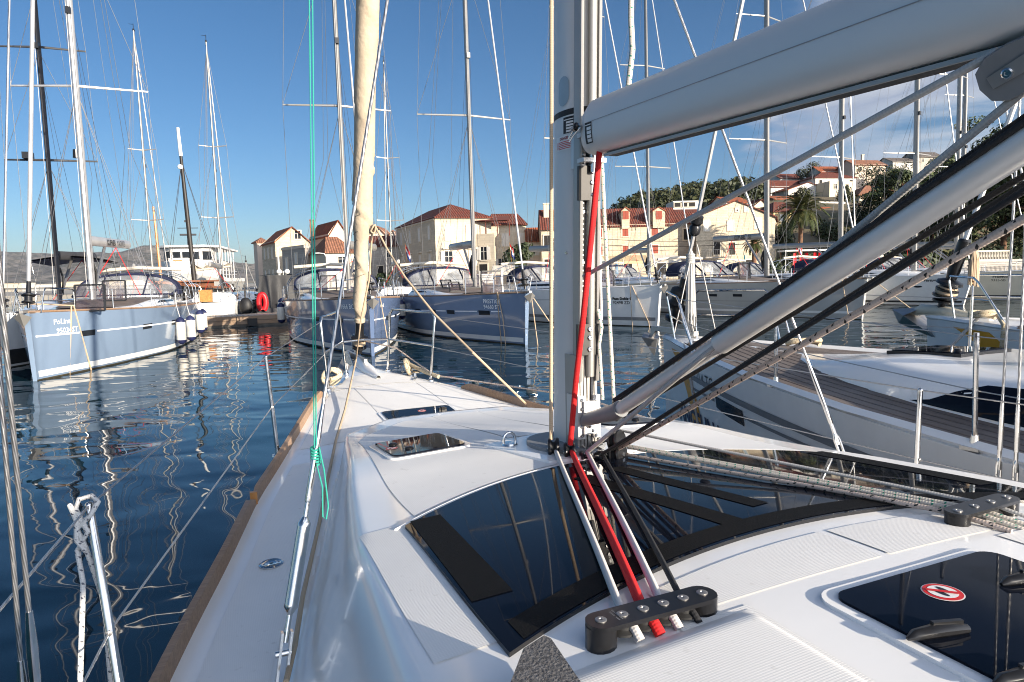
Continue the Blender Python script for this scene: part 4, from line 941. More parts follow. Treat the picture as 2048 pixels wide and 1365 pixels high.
# grey speckled board resting on the coachroof
STONE = pmat('grey_speckled_board', (0.115, 0.110, 0.108), 0.85, var=0.5, vs=140, bump=0.4, bs=200, dirt=((0.30, 0.29, 0.29), 60, 0.66))
def bp_(px, py, dz): q = Ld(px, py, dz); return O(q)
top = [bp_(1047, 1297, 0.075), bp_(1088, 1271, 0.075), bp_(1102, 1277, 0.075), bp_(1200, 1420, 0.075), bp_(1000, 1420, 0.075)]
mb = MB(); n_ = len(top); mb.add(top + [p-V(0, 0, 0.055) for p in top], [tuple(range(n_-1, -1, -1)), tuple(range(n_, 2*n_))] + [(i, (i+1) % n_, n_+(i+1) % n_, n_+i) for i in range(n_)])
thing(mb, 'grey_board', STONE, 'pointed end of a grey speckled board lying beside the big deck window', 'board', smooth=False)

# ------------------------------------------------------------------ the other yachts
def yacht(name, label, bow, rz, L, B, fb, fst, hull, group=None, cat='sailing yacht', mast=0.38, mh=20.0, mw=0.14, boom=5.6, boomz=1.75, boomdir=0.0,
          spread=((6.9, 2.0), (13.0, 1.6)), stripe=None, boot=WHITE, bootz=(0.05, 0.2), wins=(), texts=(), boomtext=None, dodger=True, deckm=TEAKG, clear=True,
          toe=TEAK, furl=0.035, furlm=ALU, openh=(), rake=0.10, mastm=ALUW, cabin=True, pulpit=True, stan=6, lod=1, boom_m=ALUW, bimini=True, rigm=RIG, swept=0.45, sheets=True, anchor=True, hb0=0.03, flare=0.0, fore=0.0):
    R = empty(name, (bow.x, bow.y, 0), rz, label, cat, group)
    def hb(s): 
        k = 1-(1-min(s/0.62, 1))**2.1 if s < 0.62 else 1-0.13*((s-0.62)/0.38)**2
        return max(hb0, B/2*k)
    def zs(s): return fb+(fst-fb)*s - 0.10*sin(pi*s)*0.6
    def pt(side, s, z, off=0.0):
        t = z/zs(s); w = 0.66+0.24*min(1, s/0.45) - flare*(1-min(1, s/0.5))
        r = w+(1-w)*max(0, t)**0.75 if t >= 0 else w*max(0.0, 1+z/0.75)**0.5
        return V(side*(hb(s)*r+off), -s*L - rake*fb*(1-min(1, t))*(1-s)**6 + 0.0, z)
    su = [((i/34)**1.5) for i in range(35)]
    zt = [-0.45, -0.25, -0.08, 0.04, 0.2, 0.4, 0.6, 0.8, 1.0]
    def zz(s, k): return zt[k] if k < 3 else zt[k]*zs(s)
    mb = MB()
    for side in (-1, 1):
        mb.grid(34, 8, lambda u, v: pt(side, su[round(u*34)], zz(su[round(u*34)], round(v*8))), flip=side < 0)
    q = [pt(sd_, 1.0, zz(1.0, k)) for sd_ in (-1, 1) for k in range(9)]; mb.add(q, [(k, k+1, 10+k, 9+k) for k in range(8)])
    q = [pt(sd_, 0.0, zz(0.0, k)) for sd_ in (-1, 1) for k in range(9)]; mb.add(q, [(9+k, 10+k, k+1, k) for k in range(8)])
    mb.build('hull', hull, R, sharp=45)
    def band(nm, s0, s1, za, zb, mat, off=0.007, n=90):
        mb = MB()
        for side in (-1, 1): mb.grid(n, 2, lambda u, v: pt(side, lerp(s0, s1, u), lerp(za(lerp(s0, s1, u)), zb(lerp(s0, s1, u)), v), off), flip=side < 0)
        return mb.build(nm, mat, R)
    band('antifouling', 0.0, 1.0, lambda s: -0.30, lambda s: 0.035, ANTIF)
    if boot: band('boot_stripe', 0.008, 0.995, lambda s: bootz[0]+0.04*(1-s), lambda s: bootz[1]+0.05*(1-s), boot)
    if stripe:
        for (s0, s1) in stripe[1]: band('hull_stripe', s0, s1, lambda s: zs(s)*stripe[0], lambda s: zs(s)*stripe[0]+stripe[2], stripe[3], 0.008, 60)
    for (s0, s1, f0, f1) in wins:
        for side in (-1, 1):
            mb = MB(); mb.grid(4, 2, lambda u, v: pt(side, lerp(s0, s1, u), zs((s0+s1)/2)*lerp(f0, f1, v), 0.006), flip=side < 0); mb.build('hull_window', BGLASS, R)
    for (tx, side, y0, z0, size, mat, kw) in texts:
        letter(tx, size, lambda x, y: pt(side, max(0.0, -(y0+x)/L if side > 0 else (y0+x)/L), z0+y, 0.008), mat, R, **kw)
    # deck, toe rail
    def dk(x, s): return zs(s)+0.07*(1-(x/max(hb(s), 0.01))**2)-0.005
    mb = MB(); mb.grid(30, 8, lambda u, v: ((2*v-1)*(hb(u)-0.01), -u*L, dk((2*v-1)*(hb(u)-0.01), u)), flip=True); mb.build('deck', GEL, R)
    if deckm is not GEL:
        n_ = 7
        for side in (-1, 1):
            mb = MB()
            for k in range(n_):
                def f(u, v):
                    s = lerp(0.035, 0.93, u); h_ = hb(s)-0.10; x = max(0.01, h_*(1-(k+0.05+0.86*v)/n_)); return (side*x, -s*L, dk(x, s)+0.008)
                mb.grid(24, 1, f, flip=side > 0)
            tag(mb.build('deck_planking', deckm, R), kind='stuff')
    for side in (-1, 1):
        mb = MB(); mb.tube([(side*(hb(s)-0.02), -s*L, zs(s)+0.02) for s in [0.0, 0.02, 0.05, 0.1, 0.2, 0.3, 0.45, 0.6, 0.8, 1.0]], 0.035, 4); mb.build('toe_rail', toe, R, False)
    ym = -mast*L
    # coachroof
    if cabin:
        teak = deckm is not GEL; s0, s1 = (mast-0.06 if teak else max(0.12, mast-0.13)), 0.72; kh = 0.26 if teak else 0.36
        def cw(s): return (hb(s)-0.55)*ss(s0-0.16, s0+0.08, s)*0.98
        def ch(s): return 0.06+kh*ss(s0, s0+0.24, s)
        prof = [(1.0, 0.0), (0.97, 0.35), (0.90, 0.72), (0.80, 0.93), (0.6, 1.05), (0.3, 1.12), (0, 1.14)]
        prof = prof + [(-a, b) for a, b in prof[-2::-1]]; m_ = len(prof)-1
        def cf(u, v, o=0.0):
            s = lerp(s0, s1, u); a, b = prof[round(v*m_)]; w = cw(s); return (a*(w+o), -s*L, dk(w, s)-0.02+b*ch(s))
        mb = MB(); mb.grid(18, m_, cf); mb.add([cf(1, k/m_) for k in range(m_+1)], [tuple(range(m_+1))]); mb.build('coachroof', GEL, R, sharp=60)
        if teak:
            mb = MB(); mb.grid(18, m_-6, lambda u, v: V(*cf(u*0.97, (3+round(v*(m_-6)))/m_))+V(0, 0, 0.008)); mb.build('roof_planking', deckm, R, sharp=60)
        for side in (-1, 1):
            mb = MB()
            def wf(u, v):
                s = lerp(s0+0.14, s1-0.015, u); w = cw(s)+0.012; t = 0.14+0.62*ss(0, 0.35, u)*(v) ; a = lerp(1.0, 0.90, t/0.72); return (side*(a*w+0.006), -s*L, dk(w, s)-0.02+t*ch(s))
            mb.grid(14, 2, wf, flip=side > 0); mb.build('cabin_window', BGLASS, R)
    zd_ = dk(0, mast)+ (0.30 if cabin else 0.05)
    for (hx, s, ang, w) in openh:                      # hatches standing open
        y = -s*L; z = dk(hx, s)+(ch(s) if cabin and s > s0 else 0); mb = MB(); c_, s_n = cos(ang), sin(ang)
        up_ = V(0, -c_, s_n)
        def pp(a, b): return V(hx, y, z)+V(a, 0, 0)+up_*b
        for a0, b0, a1, b1 in ((-w/2, 0, -w/2, w), (w/2, 0, w/2, w), (-w/2, w, w/2, w), (-w/2, 0, w/2, 0)): mb.bar(pp(a0, b0), pp(a1, b1), 0.05, 0.05)
        o = mb.build('open_hatch', BLK, R, False); mb = MB(); mb.add([pp(-w/2, 0), pp(w/2, 0), pp(w/2, w), pp(-w/2, w)], [(0, 1, 2, 3)]); mb.build('hatch_glass', clearmat('tinted_acrylic', (0.06, 0.04, 0.045), 0.42, 0.05) if 'tinted_acrylic' not in bpy.data.materials else bpy.data.materials['tinted_acrylic'], o, False)
    # sprayhood with clear windows
    if dodger:
        sa, sb = 0.64, 0.75; wa = hb(0.66)-0.55; za = dk(0, 0.66)+0.38; hd_ = 0.85
        def arch(a, y, w, h, z): return V(cos(a)*w, y, z+h*abs(sin(a))**0.62)
        mb = MB(); mb.grid(20, 4, lambda u, v: arch(pi*u, lerp(-0.70*L, -sb*L-0.3, v), wa*1.02, hd_*lerp(0.98, 1.06, v), za)); D = mb.build('sprayhood', NAVYC, R)
        mb = MB()
        def fw(u, v): a = arch(pi*u, -0.70*L, wa*1.02, hd_*0.98, za); b = V(cos(pi*u)*wa*0.99, -sa*L+0.25*sin(pi*u), za+0.02); return b.lerp(a, v)
        mb.grid(20, 2, fw); mb.build('sprayhood_window', CLEAR if clear else NAVYC, D)
        mb = MB()
        for u in (0.03, 0.36, 0.64, 0.97): mb.tube([fw(u, 0)+V(0, 0.01, 0.005), fw(u, 0.5)+V(0, 0.012, 0.012), fw(u, 1)+V(0, 0, 0.01)], 0.055, 5, sq=0.5)
        mb.tube([fw(i/20, 1)+V(0, 0.01, 0.0) for i in range(21)], 0.06, 5); mb.tube([fw(i/20, 0.02) for i in range(21)], 0.03, 5); mb.build('sprayhood_seam', NAVYC, D)
        if bimini:
            mb = MB()
            for yy, h_ in ((-0.80*L, 1.15), (-0.86*L, 1.30), (-0.92*L, 1.15)): mb.tube([arch(pi*i/14, yy, wa*1.15, h_, za-0.2) for i in range(15)], 0.018, 6)
            mb.build('bimini_frame', CHROME, R)
            mb = MB(); mb.tube([(-wa*0.95, -0.83*L, za+1.03), (0, -0.83*L, za+1.13), (wa*0.95, -0.83*L, za+1.03)], 0.075, 8); mb.build('furled_bimini', CREAMC, R)
        for side in (-1, 1): mb = MB(); mb.tube([(side*0.9+0.45*cos(2*pi*i/20), -0.86*L, za+0.1+0.45*sin(2*pi*i/20)) for i in range(21)], 0.015, 6); mb.bar((side*0.9, -0.86*L, za-0.5), (side*0.9, -0.86*L, za+0.1), 0.2, 0.2); mb.build('steering_wheel', CHROME, R)
    # mast
    mz = zd_-0.03
    def mp(z, a=0.0): return V(0, ym-(z-mz)*0.014+a, z)
    mb = MB(); mb.tube([mp(mz), mp(mz+mh*0.6), mp(mz+mh)], [mw*0.52, mw*0.52, mw*0.38], 14, sq=1.0)
    for i_, p_ in enumerate(mb.v): mb.v[i_] = (p_[0]*0.84, ym+(p_[1]-ym)*1.0+(p_[1]-mp(p_[2]).y)*0.45, p_[2])
    MS = mb.build('mast', mastm, R, sharp=60); tips = []
    for (h, w) in spread:
        for side in (-1, 1):
            mb = MB(); tip = mp(mz+h)+V(side*w, -swept*w*0.6, 0.05); mb.tube([mp(mz+h), tip], [0.045, 0.03], 6, sq=0.6); mb.build('spreader', mastm, MS); tips.append((side, tip, h))
    if mh > 12:
        mb = MB(); c_ = mp(mz+min(9.2, mh*0.5), 0.14); mb.box(c_.x-0.07, c_.x+0.07, c_.y-0.05, c_.y+0.1, c_.z-0.1, c_.z+0.1); mb.build('steaming_light', BLK, MS)
    mb = MB(); c_ = mp(mz+mh); mb.tube([c_, c_+V(0, 0, 0.45)], 0.02, 5); mb.tube([c_+V(0, 0, 0.4), c_+V(-0.3, 0.1, 0.45)], 0.012, 5); mb.box(-0.05, 0.05, c_.y-0.1, c_.y+0.15, c_.z, c_.z+0.1); mb.build('wind_vane', BLK, MS)
    # standing and running rigging, each wire its own part
    rr = 0.0085 if lod else 0.013
    def wire(nm, pts, mat=rigm, r=rr): mb = MB(); mb.tube(pts, r, 4, cap=False); mb.build(nm, mat, R)
    for side in (-1, 1):
        cp = V(side*(hb(mast+0.03)-0.08), ym-0.6, zs(mast)); tt = [t for t in tips if t[0] == side]
        if tt:
            wire('shroud', [cp]+[t[1] for t in tt]+[mp(mz+mh*0.97)])
            wire('shroud', [cp+V(side*-0.05, -0.15, 0), mp(mz+tt[0][2]-0.15)])
            if len(tt) > 1: wire('shroud', [tt[0][1], mp(mz+tt[1][2]-0.15)])
            if lod: wire('shroud', [cp+V(side*-0.1, 0.5, 0), mp(mz+tt[0][2]-0.15)])
        wire('backstay', [(side*hb(1.0)*0.8, -L*0.99, zs(1.0)+0.1), (side*0.1, lerp(-L*0.99, mp(mz+mh).y, 0.3), lerp(zs(1), mz+mh, 0.3)), mp(mz+mh)])
    ff = V(0, -0.012*L - fore, zs(0)+0.12); tm = mp(mz+mh*0.97, 0.1)
    mb = MB(); mb.tube([ff+ (tm-ff)*0.02, ff+(tm-ff)*0.07, ff+(tm-ff)*0.9, tm], [furl*0.8, furl, furl, furl*0.6], 8); FS = mb.build('forestay_foil', furlm, R)
    mb = MB(); mb.lathe(ff, [(0.03, 0), (0.04, 0.12), (0.15, 0.14), (0.15, 0.17), (0.09, 0.19), (0.09, 0.30), (0.16, 0.32), (0.16, 0.35), (0.06, 0.40), (0.05, 0.7)], tm-ff, 12); mb.build('furling_drum', BLK, FS)
    if lod:
        wire('halyard', [mp(mz+0.3, -0.22), mp(mz+mh, -0.1)], RIGD, 0.008); wire('halyard', [mp(mz+0.3, 0.2)+V(0.1, 0, 0), mp(mz+mh, 0.2)], R_WHT, 0.008)
        wire('halyard', [mp(mz+0.3, 0.25)+V(-0.12, 0, 0), mp(mz+mh*0.9, 0.15)], RIGD, 0.006)
    # boom, strut, mainsheet
    if boom:
        bz = mz+boomz; b0 = mp(bz, -0.14); b1 = V(sin(boomdir)*boom, b0.y-cos(boomdir)*boom, bz+0.12)
        mb = MB(); mb.tube([b0, b0.lerp(b1, 0.03), b0.lerp(b1, 0.99), b1], [0.10, 0.165, 0.165, 0.15], 12, sq=0.62); BM = mb.build('boom', boom_m, R, sharp=50)
        if boomtext:
            d_ = (b1-b0).normalized(); side, t0, size, tx, kw = boomtext
            for (t_, s_, k_) in (tx if isinstance(tx, list) else [(tx, 0, kw)]):
                letter(t_, size, lambda x, y: b0 + d_*((t0+s_)+(x if side < 0 else -x)) + V(side*0.108, 0, y-size*0.36), BLKT, BM, **k_)
        mb = MB(); mb.tube([mp(mz+0.25, -0.14), b0.lerp(b1, 0.34)-V(0, 0, 0.12)], 0.055, 8); mb.build('rod_kicker', ALUD, R)
        if sheets:
            e = b0.lerp(b1, 0.62)-V(0, 0, 0.16)
            for sx_ in (-0.9, 0.9): wire('mainsheet', [e, (sx_, e.y+0.9, zs(0.6)+0.45)], R_RED, 0.014)
        wire('topping_lift', [b1, mp(mz+mh)], rigm, 0.007); wire('lazy_jack', [b0.lerp(b1, 0.4), mp(mz+mh*0.45)], RIGD, 0.006); wire('lazy_jack', [b0.lerp(b1, 0.7), mp(mz+mh*0.45)], RIGD, 0.006)
        mb = MB()
        for k in range(5): a = k*1.3; mb.tube([mp(mz+1.3, -0.2)+V(0.03*cos(a), 0, 0), mp(mz+0.9, -0.26)+V(0.12*cos(a), 0.05*sin(a), 0), mp(mz+0.35, -0.24)+V(0.05*cos(a), 0, 0.1*sin(a))], 0.035, 5)
        mb.build('rope_bunch', BLKM, R)
    if pulpit:
        mb = MB(); zt_ = zs(0)+0.62
        for side in (-1, 1):
            a0 = V(side*(hb(0.10)-0.05), -0.10*L, zs(0.1)); a1 = V(side*(hb(0.03)-0.02), -0.025*L, zs(0.03)); t0_ = a0+V(0, 0, 0.6); t1 = a1+V(side*0.12, 0.0, 0.62)
            mb.tube([a0, t0_-V(0, 0, 0.06), t0_+V(0, 0.08, 0.01), t1+V(0, -0.08, 0.01), t1-V(0, 0, 0.06), a1], 0.017, 7); mb.tube([a0.lerp(t0_, 0.5), a1.lerp(t1, 0.5)], 0.013, 6)
        mb.build('pulpit', CHROME, R)
        prev = {}
        for k in range(stan):
            s = lerp(0.20, 0.93, k/max(1, stan-1))
            for side in (-1, 1):
                f_ = V(side*(hb(s)-0.05), -s*L, zs(s)); mb = MB(); mb.tube([f_, f_+V(0, 0, 0.63)], 0.016, 6); mb.build('stanchion', CHROME, R)
                p0 = prev.get(side, V(side*(hb(0.10)-0.05), -0.10*L, zs(0.1))); 
                for h_ in (0.32, 0.61): wire('lifeline', [p0+V(0, 0, h_), f_+V(0, 0, h_)], RIG, 0.006)
                prev[side] = f_
    if anchor:
        mb = MB(); a = V(0, 0.0, zs(0)); mb.bar(a+V(0, -0.5, 0.05), a+V(0, 0.30, 0.04), 0.09, 0.07)
        mb.add([a+V(-0.20, 0.22, -0.10), a+V(0.20, 0.22, -0.10), a+V(0, 0.42, 0.02), a+V(0, 0.20, -0.34), a+V(0, 0.12, -0.05)], [(0, 1, 2), (0, 2, 3), (1, 3, 2), (0, 3, 4), (1, 4, 3), (0, 4, 1)]); mb.build('anchor', ALUW if lod else ALUD, R, False)
    R_ = dict(R=R, pt=pt, zs=zs, hb=hb, L=L, W=lambda p: Matrix.Translation((bow.x, bow.y, 0)) @ Matrix.Rotation(rz, 4, 'Z') @ V(*p), mp=mp, mz=mz, dk=dk, ff=ff, tm=tm)
    return R_
def fender(Y, side, s, label, drop=0.15, l=0.72, r=0.13, blue=True, group='fenders hung along the yachts'):
    a = Y['pt'](side, s, Y['zs'](s)*0.6, 0.0); a.x += side*r; zt_ = Y['zs'](s)-drop
    w = Y['W']; root = empty('fender', w((a.x, a.y, zt_-l)), 0, label, 'fender', group)
    base = V(0, 0, 0)
    mb = MB(); mb.lathe(base, [(0.03, 0.02), (r*0.75, 0.06), (r, 0.14), (r, l-0.14), (r*0.75, l-0.06), (0.03, l)], n=14); mb.build('body', FENDM, root)
    mb = MB(); mb.lathe(base, [(0.03, l-0.005), (r*0.79, l-0.075), (r*1.015, l-0.15), (r*1.015, l-0.14), (r*0.79, l-0.05), (0.03, l+0.04)], n=14)
    mb.build('end_cap', FENDB, root); mb = MB()
    if blue: mb.lathe(base, [(0.03, -0.02), (r*0.79, 0.045), (r*1.015, 0.145), (r*1.0, 0.15), (0.02, 0.06)], n=14); mb.build('end_cap', FENDB, root)
    mb = MB(); e = w(Y['pt'](side, s, Y['zs'](s)))-w((a.x, a.y, zt_-l)); mb.tube([V(0, 0, l), (e.x, e.y, e.z+0.05), (e.x, e.y, e.z+0.5)], 0.012, 6); mb.build('lanyard', R_WHT, root)
    return root
def line(pts, label, mat=R_TAN, r=0.016, cat='mooring line', group='mooring lines of the yachts'):
    mb = MB(); mb.tube(pts, r, 6); return thing(mb, 'mooring_line', mat, label, cat, group)
RZ = radians
G_ = 'sailing yachts moored bow-out in the harbour'
# --- the pale blue yacht on the left
LINA = yacht('sailing_yacht', 'pale blue sailing yacht at the left with white name lettering and four fenders', atz(65, 765, 0), RZ(-163.5), 15.0, 4.6, 1.76, 1.5, BLUEH, G_,
    stripe=(0.64, ((0.01, 0.105), (0.15, 0.62)), 0.045, WHTT), wins=((0.11, 0.145, 0.585, 0.68), (0.305, 0.345, 0.585, 0.69), (0.46, 0.49, 0.585, 0.70), (0.64, 0.68, 0.585, 0.7)), mw=0.22, mh=21, boomz=1.95, boom=5.2, hb0=0.07,
    texts=[('PoLina', -1, 0.72, 1.41, 0.20, WHTT, dict(bold=0.002)), ('95034ST', -1, 0.80, 1.165, 0.20, WHTT, dict(bold=0.002))], openh=((-0.9, 0.13, 1.35, 0.75), (-0.35, 0.46, 1.45, 0.70)), mastm=ALU,
    boomtext=(-1, 1.7, 0.30, [('KUFNER', 0, dict(bold=0.006)), ('YACHTS', 1.32, {})], {}), furl=0.055, boom_m=ALU)
fg = 'white fenders of the pale blue yacht'
for s, n_ in ((0.49, 'white cylindrical fender hanging nearest the bow of the pale blue yacht'), (0.60, 'second white fender from the bow of the pale blue yacht, with blue ends'), (0.79, 'third white fender along the pale blue yacht, near its stern'), (0.90, 'last white fender at the stern quarter of the pale blue yacht')):
    fender(LINA, -1, s, n_, 0.42 if s < 0.7 else 0.3, 0.95, 0.17, group=fg)
w = LINA['W']; pt_ = LINA['pt']
line([w((0.4, -1.1, 1.98)), w(pt_(-1, 0.085, 1.88, 0.02)), w(pt_(-1, 0.085, -0.2, 0.03))], 'tan mooring line hanging straight down the pale blue yacht near its bow', r=0.022)
line([w((0.4, -1.1, 1.98)), w(pt_(-1, 0.09, 1.88, 0.02)), w(pt_(-1, 0.14, -0.1, 0.10))], 'tan mooring line slanting down the pale blue yacht from the bow cleat to the water', r=0.022)
# --- the dark blue yacht behind our forestay
Y666 = yacht('sailing_yacht', 'dark blue sailing yacht seen bow-on behind the furled sail of our yacht', atz(748, 714, 0), RZ(-160), 14.8, 4.6, 1.80, 1.5, NAVYH, G_,
    stripe=(0.615, ((0.005, 0.105), (0.145, 0.215), (0.255, 0.80)), 0.04, WHTT), wins=((0.11, 0.14, 0.575, 0.66), (0.22, 0.25, 0.575, 0.66), (0.42, 0.46, 0.57, 0.66)), mw=0.19, mh=21, boomdir=-0.35, hb0=0.07,
    texts=[('1666 BC', 1, -1.62, 1.46, 0.21, WHTT, dict(bold=0.003)), ('1666 B', -1, 0.75, 1.48, 0.15, WHTT, dict(bold=0.002))], openh=((0.55, 0.52, 1.45, 0.62), (-0.4, 0.44, 1.45, 0.7)))
for s, n_ in ((0.70, 'white fender with blue ends on the dark blue yacht, the one nearest its bow'), (0.86, 'white fender on the dark blue yacht, middle one of three'), (0.94, 'white fender at the stern of the dark blue yacht beside the covered boat')): fender(Y666, 1, s, n_, 0.12 if s < .8 else -0.05, 0.85, 0.17, group='white fenders of the dark blue yacht')
fender(Y666, -1, 0.72, 'white fender hanging between the dark blue yacht and the slate blue one', 0.1, 0.85, 0.17, group='white fenders of the dark blue yacht')
w = Y666['W']; pt_ = Y666['pt']
line([w(pt_(-1, 0.05, 1.84, 0.01)), w(pt_(-1, 0.06, 0.0, 0.35)), w((-0.7, -0.3, -0.3))], 'tan mooring line running down beside the bow of the dark blue yacht', r=0.016)
# --- PRESTIGE
PRES = yacht('sailing_yacht', 'slate blue sailing yacht lettered PRESTIGE with four black hull windows', atz(1057, 692, 0), RZ(-158.9), 14.8, 4.6, 1.78, 1.5, STEELH, G_,
    stripe=(0.64, ((0.078, 0.11), (0.16, 0.25), (0.295, 0.345), (0.385, 0.44)), 0.04, WHTT), wins=((0.115, 0.155, 0.575, 0.67), (0.255, 0.29, 0.585, 0.675), (0.35, 0.38, 0.59, 0.68), (0.45, 0.495, 0.59, 0.68)), mw=0.19, mh=21, boomdir=-0.12, hb0=0.07,
    texts=[('PRESTIGE', 1, -1.98, 1.42, 0.20, WHTT, dict(bold=0.004)), ('94660 ST', 1, -1.98, 1.22, 0.20, WHTT, dict(bold=0.004))], openh=((0.45, 0.15, 1.45, 0.8), (-0.3, 0.47, 1.5, 0.72), (0.75, 0.40, 0.95, 0.45), (0.62, 0.51, 0.8, 0.45)),
    boomtext=(1, 3.4, 0.22, 'KUFNER YACHTS', {}))
for s, n_ in ((0.60, 'white fender hanging amidships on the slate blue PRESTIGE yacht'), (0.80, 'grey white fender near the stern of the slate blue PRESTIGE yacht')): fender(PRES, 1, s, n_, 0.18, 0.8, 0.16, group='white fenders of the slate blue yacht')
w = PRES['W']; pt_ = PRES['pt']
line([w(pt_(1, 0.085, 1.82, 0.01)), w(pt_(1, 0.085, 0.0, 0.05)), w(pt_(1, 0.085, -0.3, 0.06))], 'left one of the two tan lines hanging from the PRESTIGE bow into the water', r=0.018)
line([w(pt_(1, 0.083, 1.82, 0.015)), w(pt_(1, 0.070, 0.9, 0.04)), w(pt_(1, 0.062, -0.2, 0.15))], 'right one of the two tan lines hanging from the PRESTIGE bow into the water', r=0.018)
line([w((-0.12, 0.05, 1.72)), w((-0.30, 0.1, 0.0)), w((-0.32, 0.1, -0.3))], 'tan line dropping upright from the anchor roller of the PRESTIGE yacht', r=0.018)
line([w((-0.12, 0.05, 1.72)), w((-1.1, 0.6, 0.0)), w((-1.2, 0.7, -0.3))], 'tan line slanting away right from the anchor roller of the PRESTIGE yacht', r=0.018)
# --- white yacht with Paso Doble lettering
PASO = yacht('sailing_yacht', 'white sailing yacht lettered Paso Doble with black registration, right of our mast', atz(1322, 655, 0), RZ(-152), 14.2, 4.4, 1.78, 1.5, WHITE, G_,
    stripe=(0.70, ((0.09, 0.95),), 0.02, BLKT), boot=GREYP, bootz=(0.22, 0.36), wins=((0.30, 0.33, 0.62, 0.70),), mw=0.18, mh=20, deckm=GEL, toe=GEL, hb0=0.06, dodger=True,
    texts=[('Paso Doble 1', 1, -2.16, 1.17, 0.165, BLKT, dict(bold=0.008)), ('92498 ZD', 1, -2.16, 0.98, 0.20, BLKT, dict(bold=0.003))], openh=((0.3, 0.24, 1.5, 0.75), (0.55, 0.40, 1.5, 0.7)))
w = PASO['W']; pt_ = PASO['pt']
line([w(pt_(1, 0.09, 1.8, 0.01)), w(pt_(1, 0.09, 0, 0.02)), w(pt_(1, 0.09, -0.3, 0.02))], 'tan line hanging upright on the Paso Doble bow', r=0.016)
line([w(pt_(1, 0.085, 1.8, 0.01)), w(pt_(1, 0.03, 0.2, 0.05)), w(pt_(1, 0.02, -0.3, 0.1))], 'tan line slanting forward down the Paso Doble bow', r=0.016)
# --- cream yacht behind it
CRM = yacht('sailing_yacht', 'cream sailing yacht with a long raked bow just behind the Paso Doble yacht', atz(1392, 626, 0), RZ(-160), 13.0, 4.2, 1.82, 1.5, CREAMH, G_, boot=BLKM, bootz=(0.08, 0.18), mw=0.20, mh=20, rake=0.5, deckm=GEL, toe=GEL, boomdir=-0.3, hb0=0.06, wins=((0.5, 0.55, 0.6, 0.7),))
w = CRM['W']; line([w((0, 0.1, 1.9)), w((-2.2, 1.8, 0.0)), w((-2.4, 2.0, -0.3))], 'tan line slanting right from the cream yacht bow to the water', r=0.018)
line([w((0.05, 0.0, 1.9)), w((0.0, 0.15, 0.0)), w((0, 0.15, -0.3))], 'tan line hanging straight from the cream yacht bow', r=0.018)
# --- grey yacht KUFNER 50
KUF = yacht('sailing_yacht', 'light grey sailing yacht with a long white boom, black hull windows and white registration letters', atz(1732, 640, 0), RZ(-154.4), 15.2, 4.7, 1.82, 1.6, GREYH, G_,
    boot=WHITE, bootz=(0.22, 0.32), stripe=(0.46, ((0.20, 0.95),), 0.012, BLKT), wins=((0.135, 0.155, 0.585, 0.66), (0.255, 0.285, 0.59, 0.67), (0.365, 0.40, 0.595, 0.675), (0.465, 0.50, 0.60, 0.68)), mw=0.21, mh=22, boom=5.4, boomz=2.05, boomdir=-0.25, hb0=0.07,
    texts=[('DI', 1, -1.02, 1.56, 0.17, WHTT, {}), ('592 SB', 1, -1.52, 1.38, 0.20, WHTT, dict(bold=0.004))], openh=((-0.2, 0.50, 1.5, 0.75), (0.6, 0.44, 1.5, 0.75)), boomtext=(1, 2.9, 0.30, [('KUFNER', 0, dict(bold=0.006)), ('50', -1.42, {})], {}))
w = KUF['W']; line([w((0.0, 0.1, 1.9)), w((-1.3, 1.9, 0.0)), w((-1.5, 2.1, -0.3))], 'tan line slanting right from the light grey yacht bow', r=0.018)
line([w(KUF['pt'](1, 0.06, 1.85, 0.01)), w(KUF['pt'](1, 0.02, 0.0, 0.4)), w(KUF['pt'](1, 0.02, -0.3, 0.5))], 'tan line crossing the light grey hull near its white letters', r=0.018)
# --- white yachts to the right
PORT = yacht('sailing_yacht', 'white sailing yacht with a dark oval port and Portugu lettering, behind the light grey yacht', atz(1945, 613, 0), RZ(-158), 15.0, 4.6, 1.80, 1.6, WHITE, G_, boot=BLKM, bootz=(0.14, 0.24), rake=0.28, mast=0.24,
    mw=0.22, mh=22, mastm=ALUW, deckm=GEL, toe=GEL, boomdir=-0.2, texts=[('Portugu', 1, -2.2, 1.40, 0.205, BLKT, dict(bold=0.008, shear=0.2))], hb0=0.06, wins=((0.50, 0.505, 0.6, 0.61),))
mb = MB(); mb.add([PORT['pt'](1, 0.165+0.015*cos(a), 1.10+0.055*sin(a), 0.008) for a in [2*pi*i/20 for i in range(20)]], [tuple(range(20))]); mb.build('oval_port', BGLASS, PORT['R'], False)
PROS = yacht('sailing_yacht', 'white sailing yacht lettered Prosecco at the far right edge', V(33.2, 42.2, 0), RZ(-155), 15.0, 4.6, 1.85, 1.6, CREAMH, G_, boot=BLKM, bootz=(0.14, 0.24), mw=0.21, mh=22, mastm=ALUW, deckm=GEL, toe=GEL,
    texts=[('Prosecco', 1, -2.62, 1.42, 0.235, BLKT, dict(bold=0.010)), ('9335-SB', 1, -2.70, 1.18, 0.22, BLKT, {})], hb0=0.06, furl=0.07, furlm=WHITE)
YB1 = yacht('sailing_yacht', 'white sailing yacht mostly hidden behind the light grey one, mast right of the palm', V(20.6, 40.5, 0), RZ(-154), 12.5, 4.0, 1.7, 1.5, WHITE, G_, mw=0.22, mh=21, mast=0.10, mastm=ALUW, deckm=GEL, toe=GEL, boomdir=-0.1, lod=0)
YB2 = yacht('sailing_yacht', 'white sailing yacht behind the Prosecco one with a mast at the far right', V(36.5, 47.5, 0), RZ(-158), 14.0, 4.4, 1.7, 1.5, WHITE, G_, mw=0.22, mh=21, mastm=ALUW, deckm=GEL, toe=GEL, lod=0, openh=())
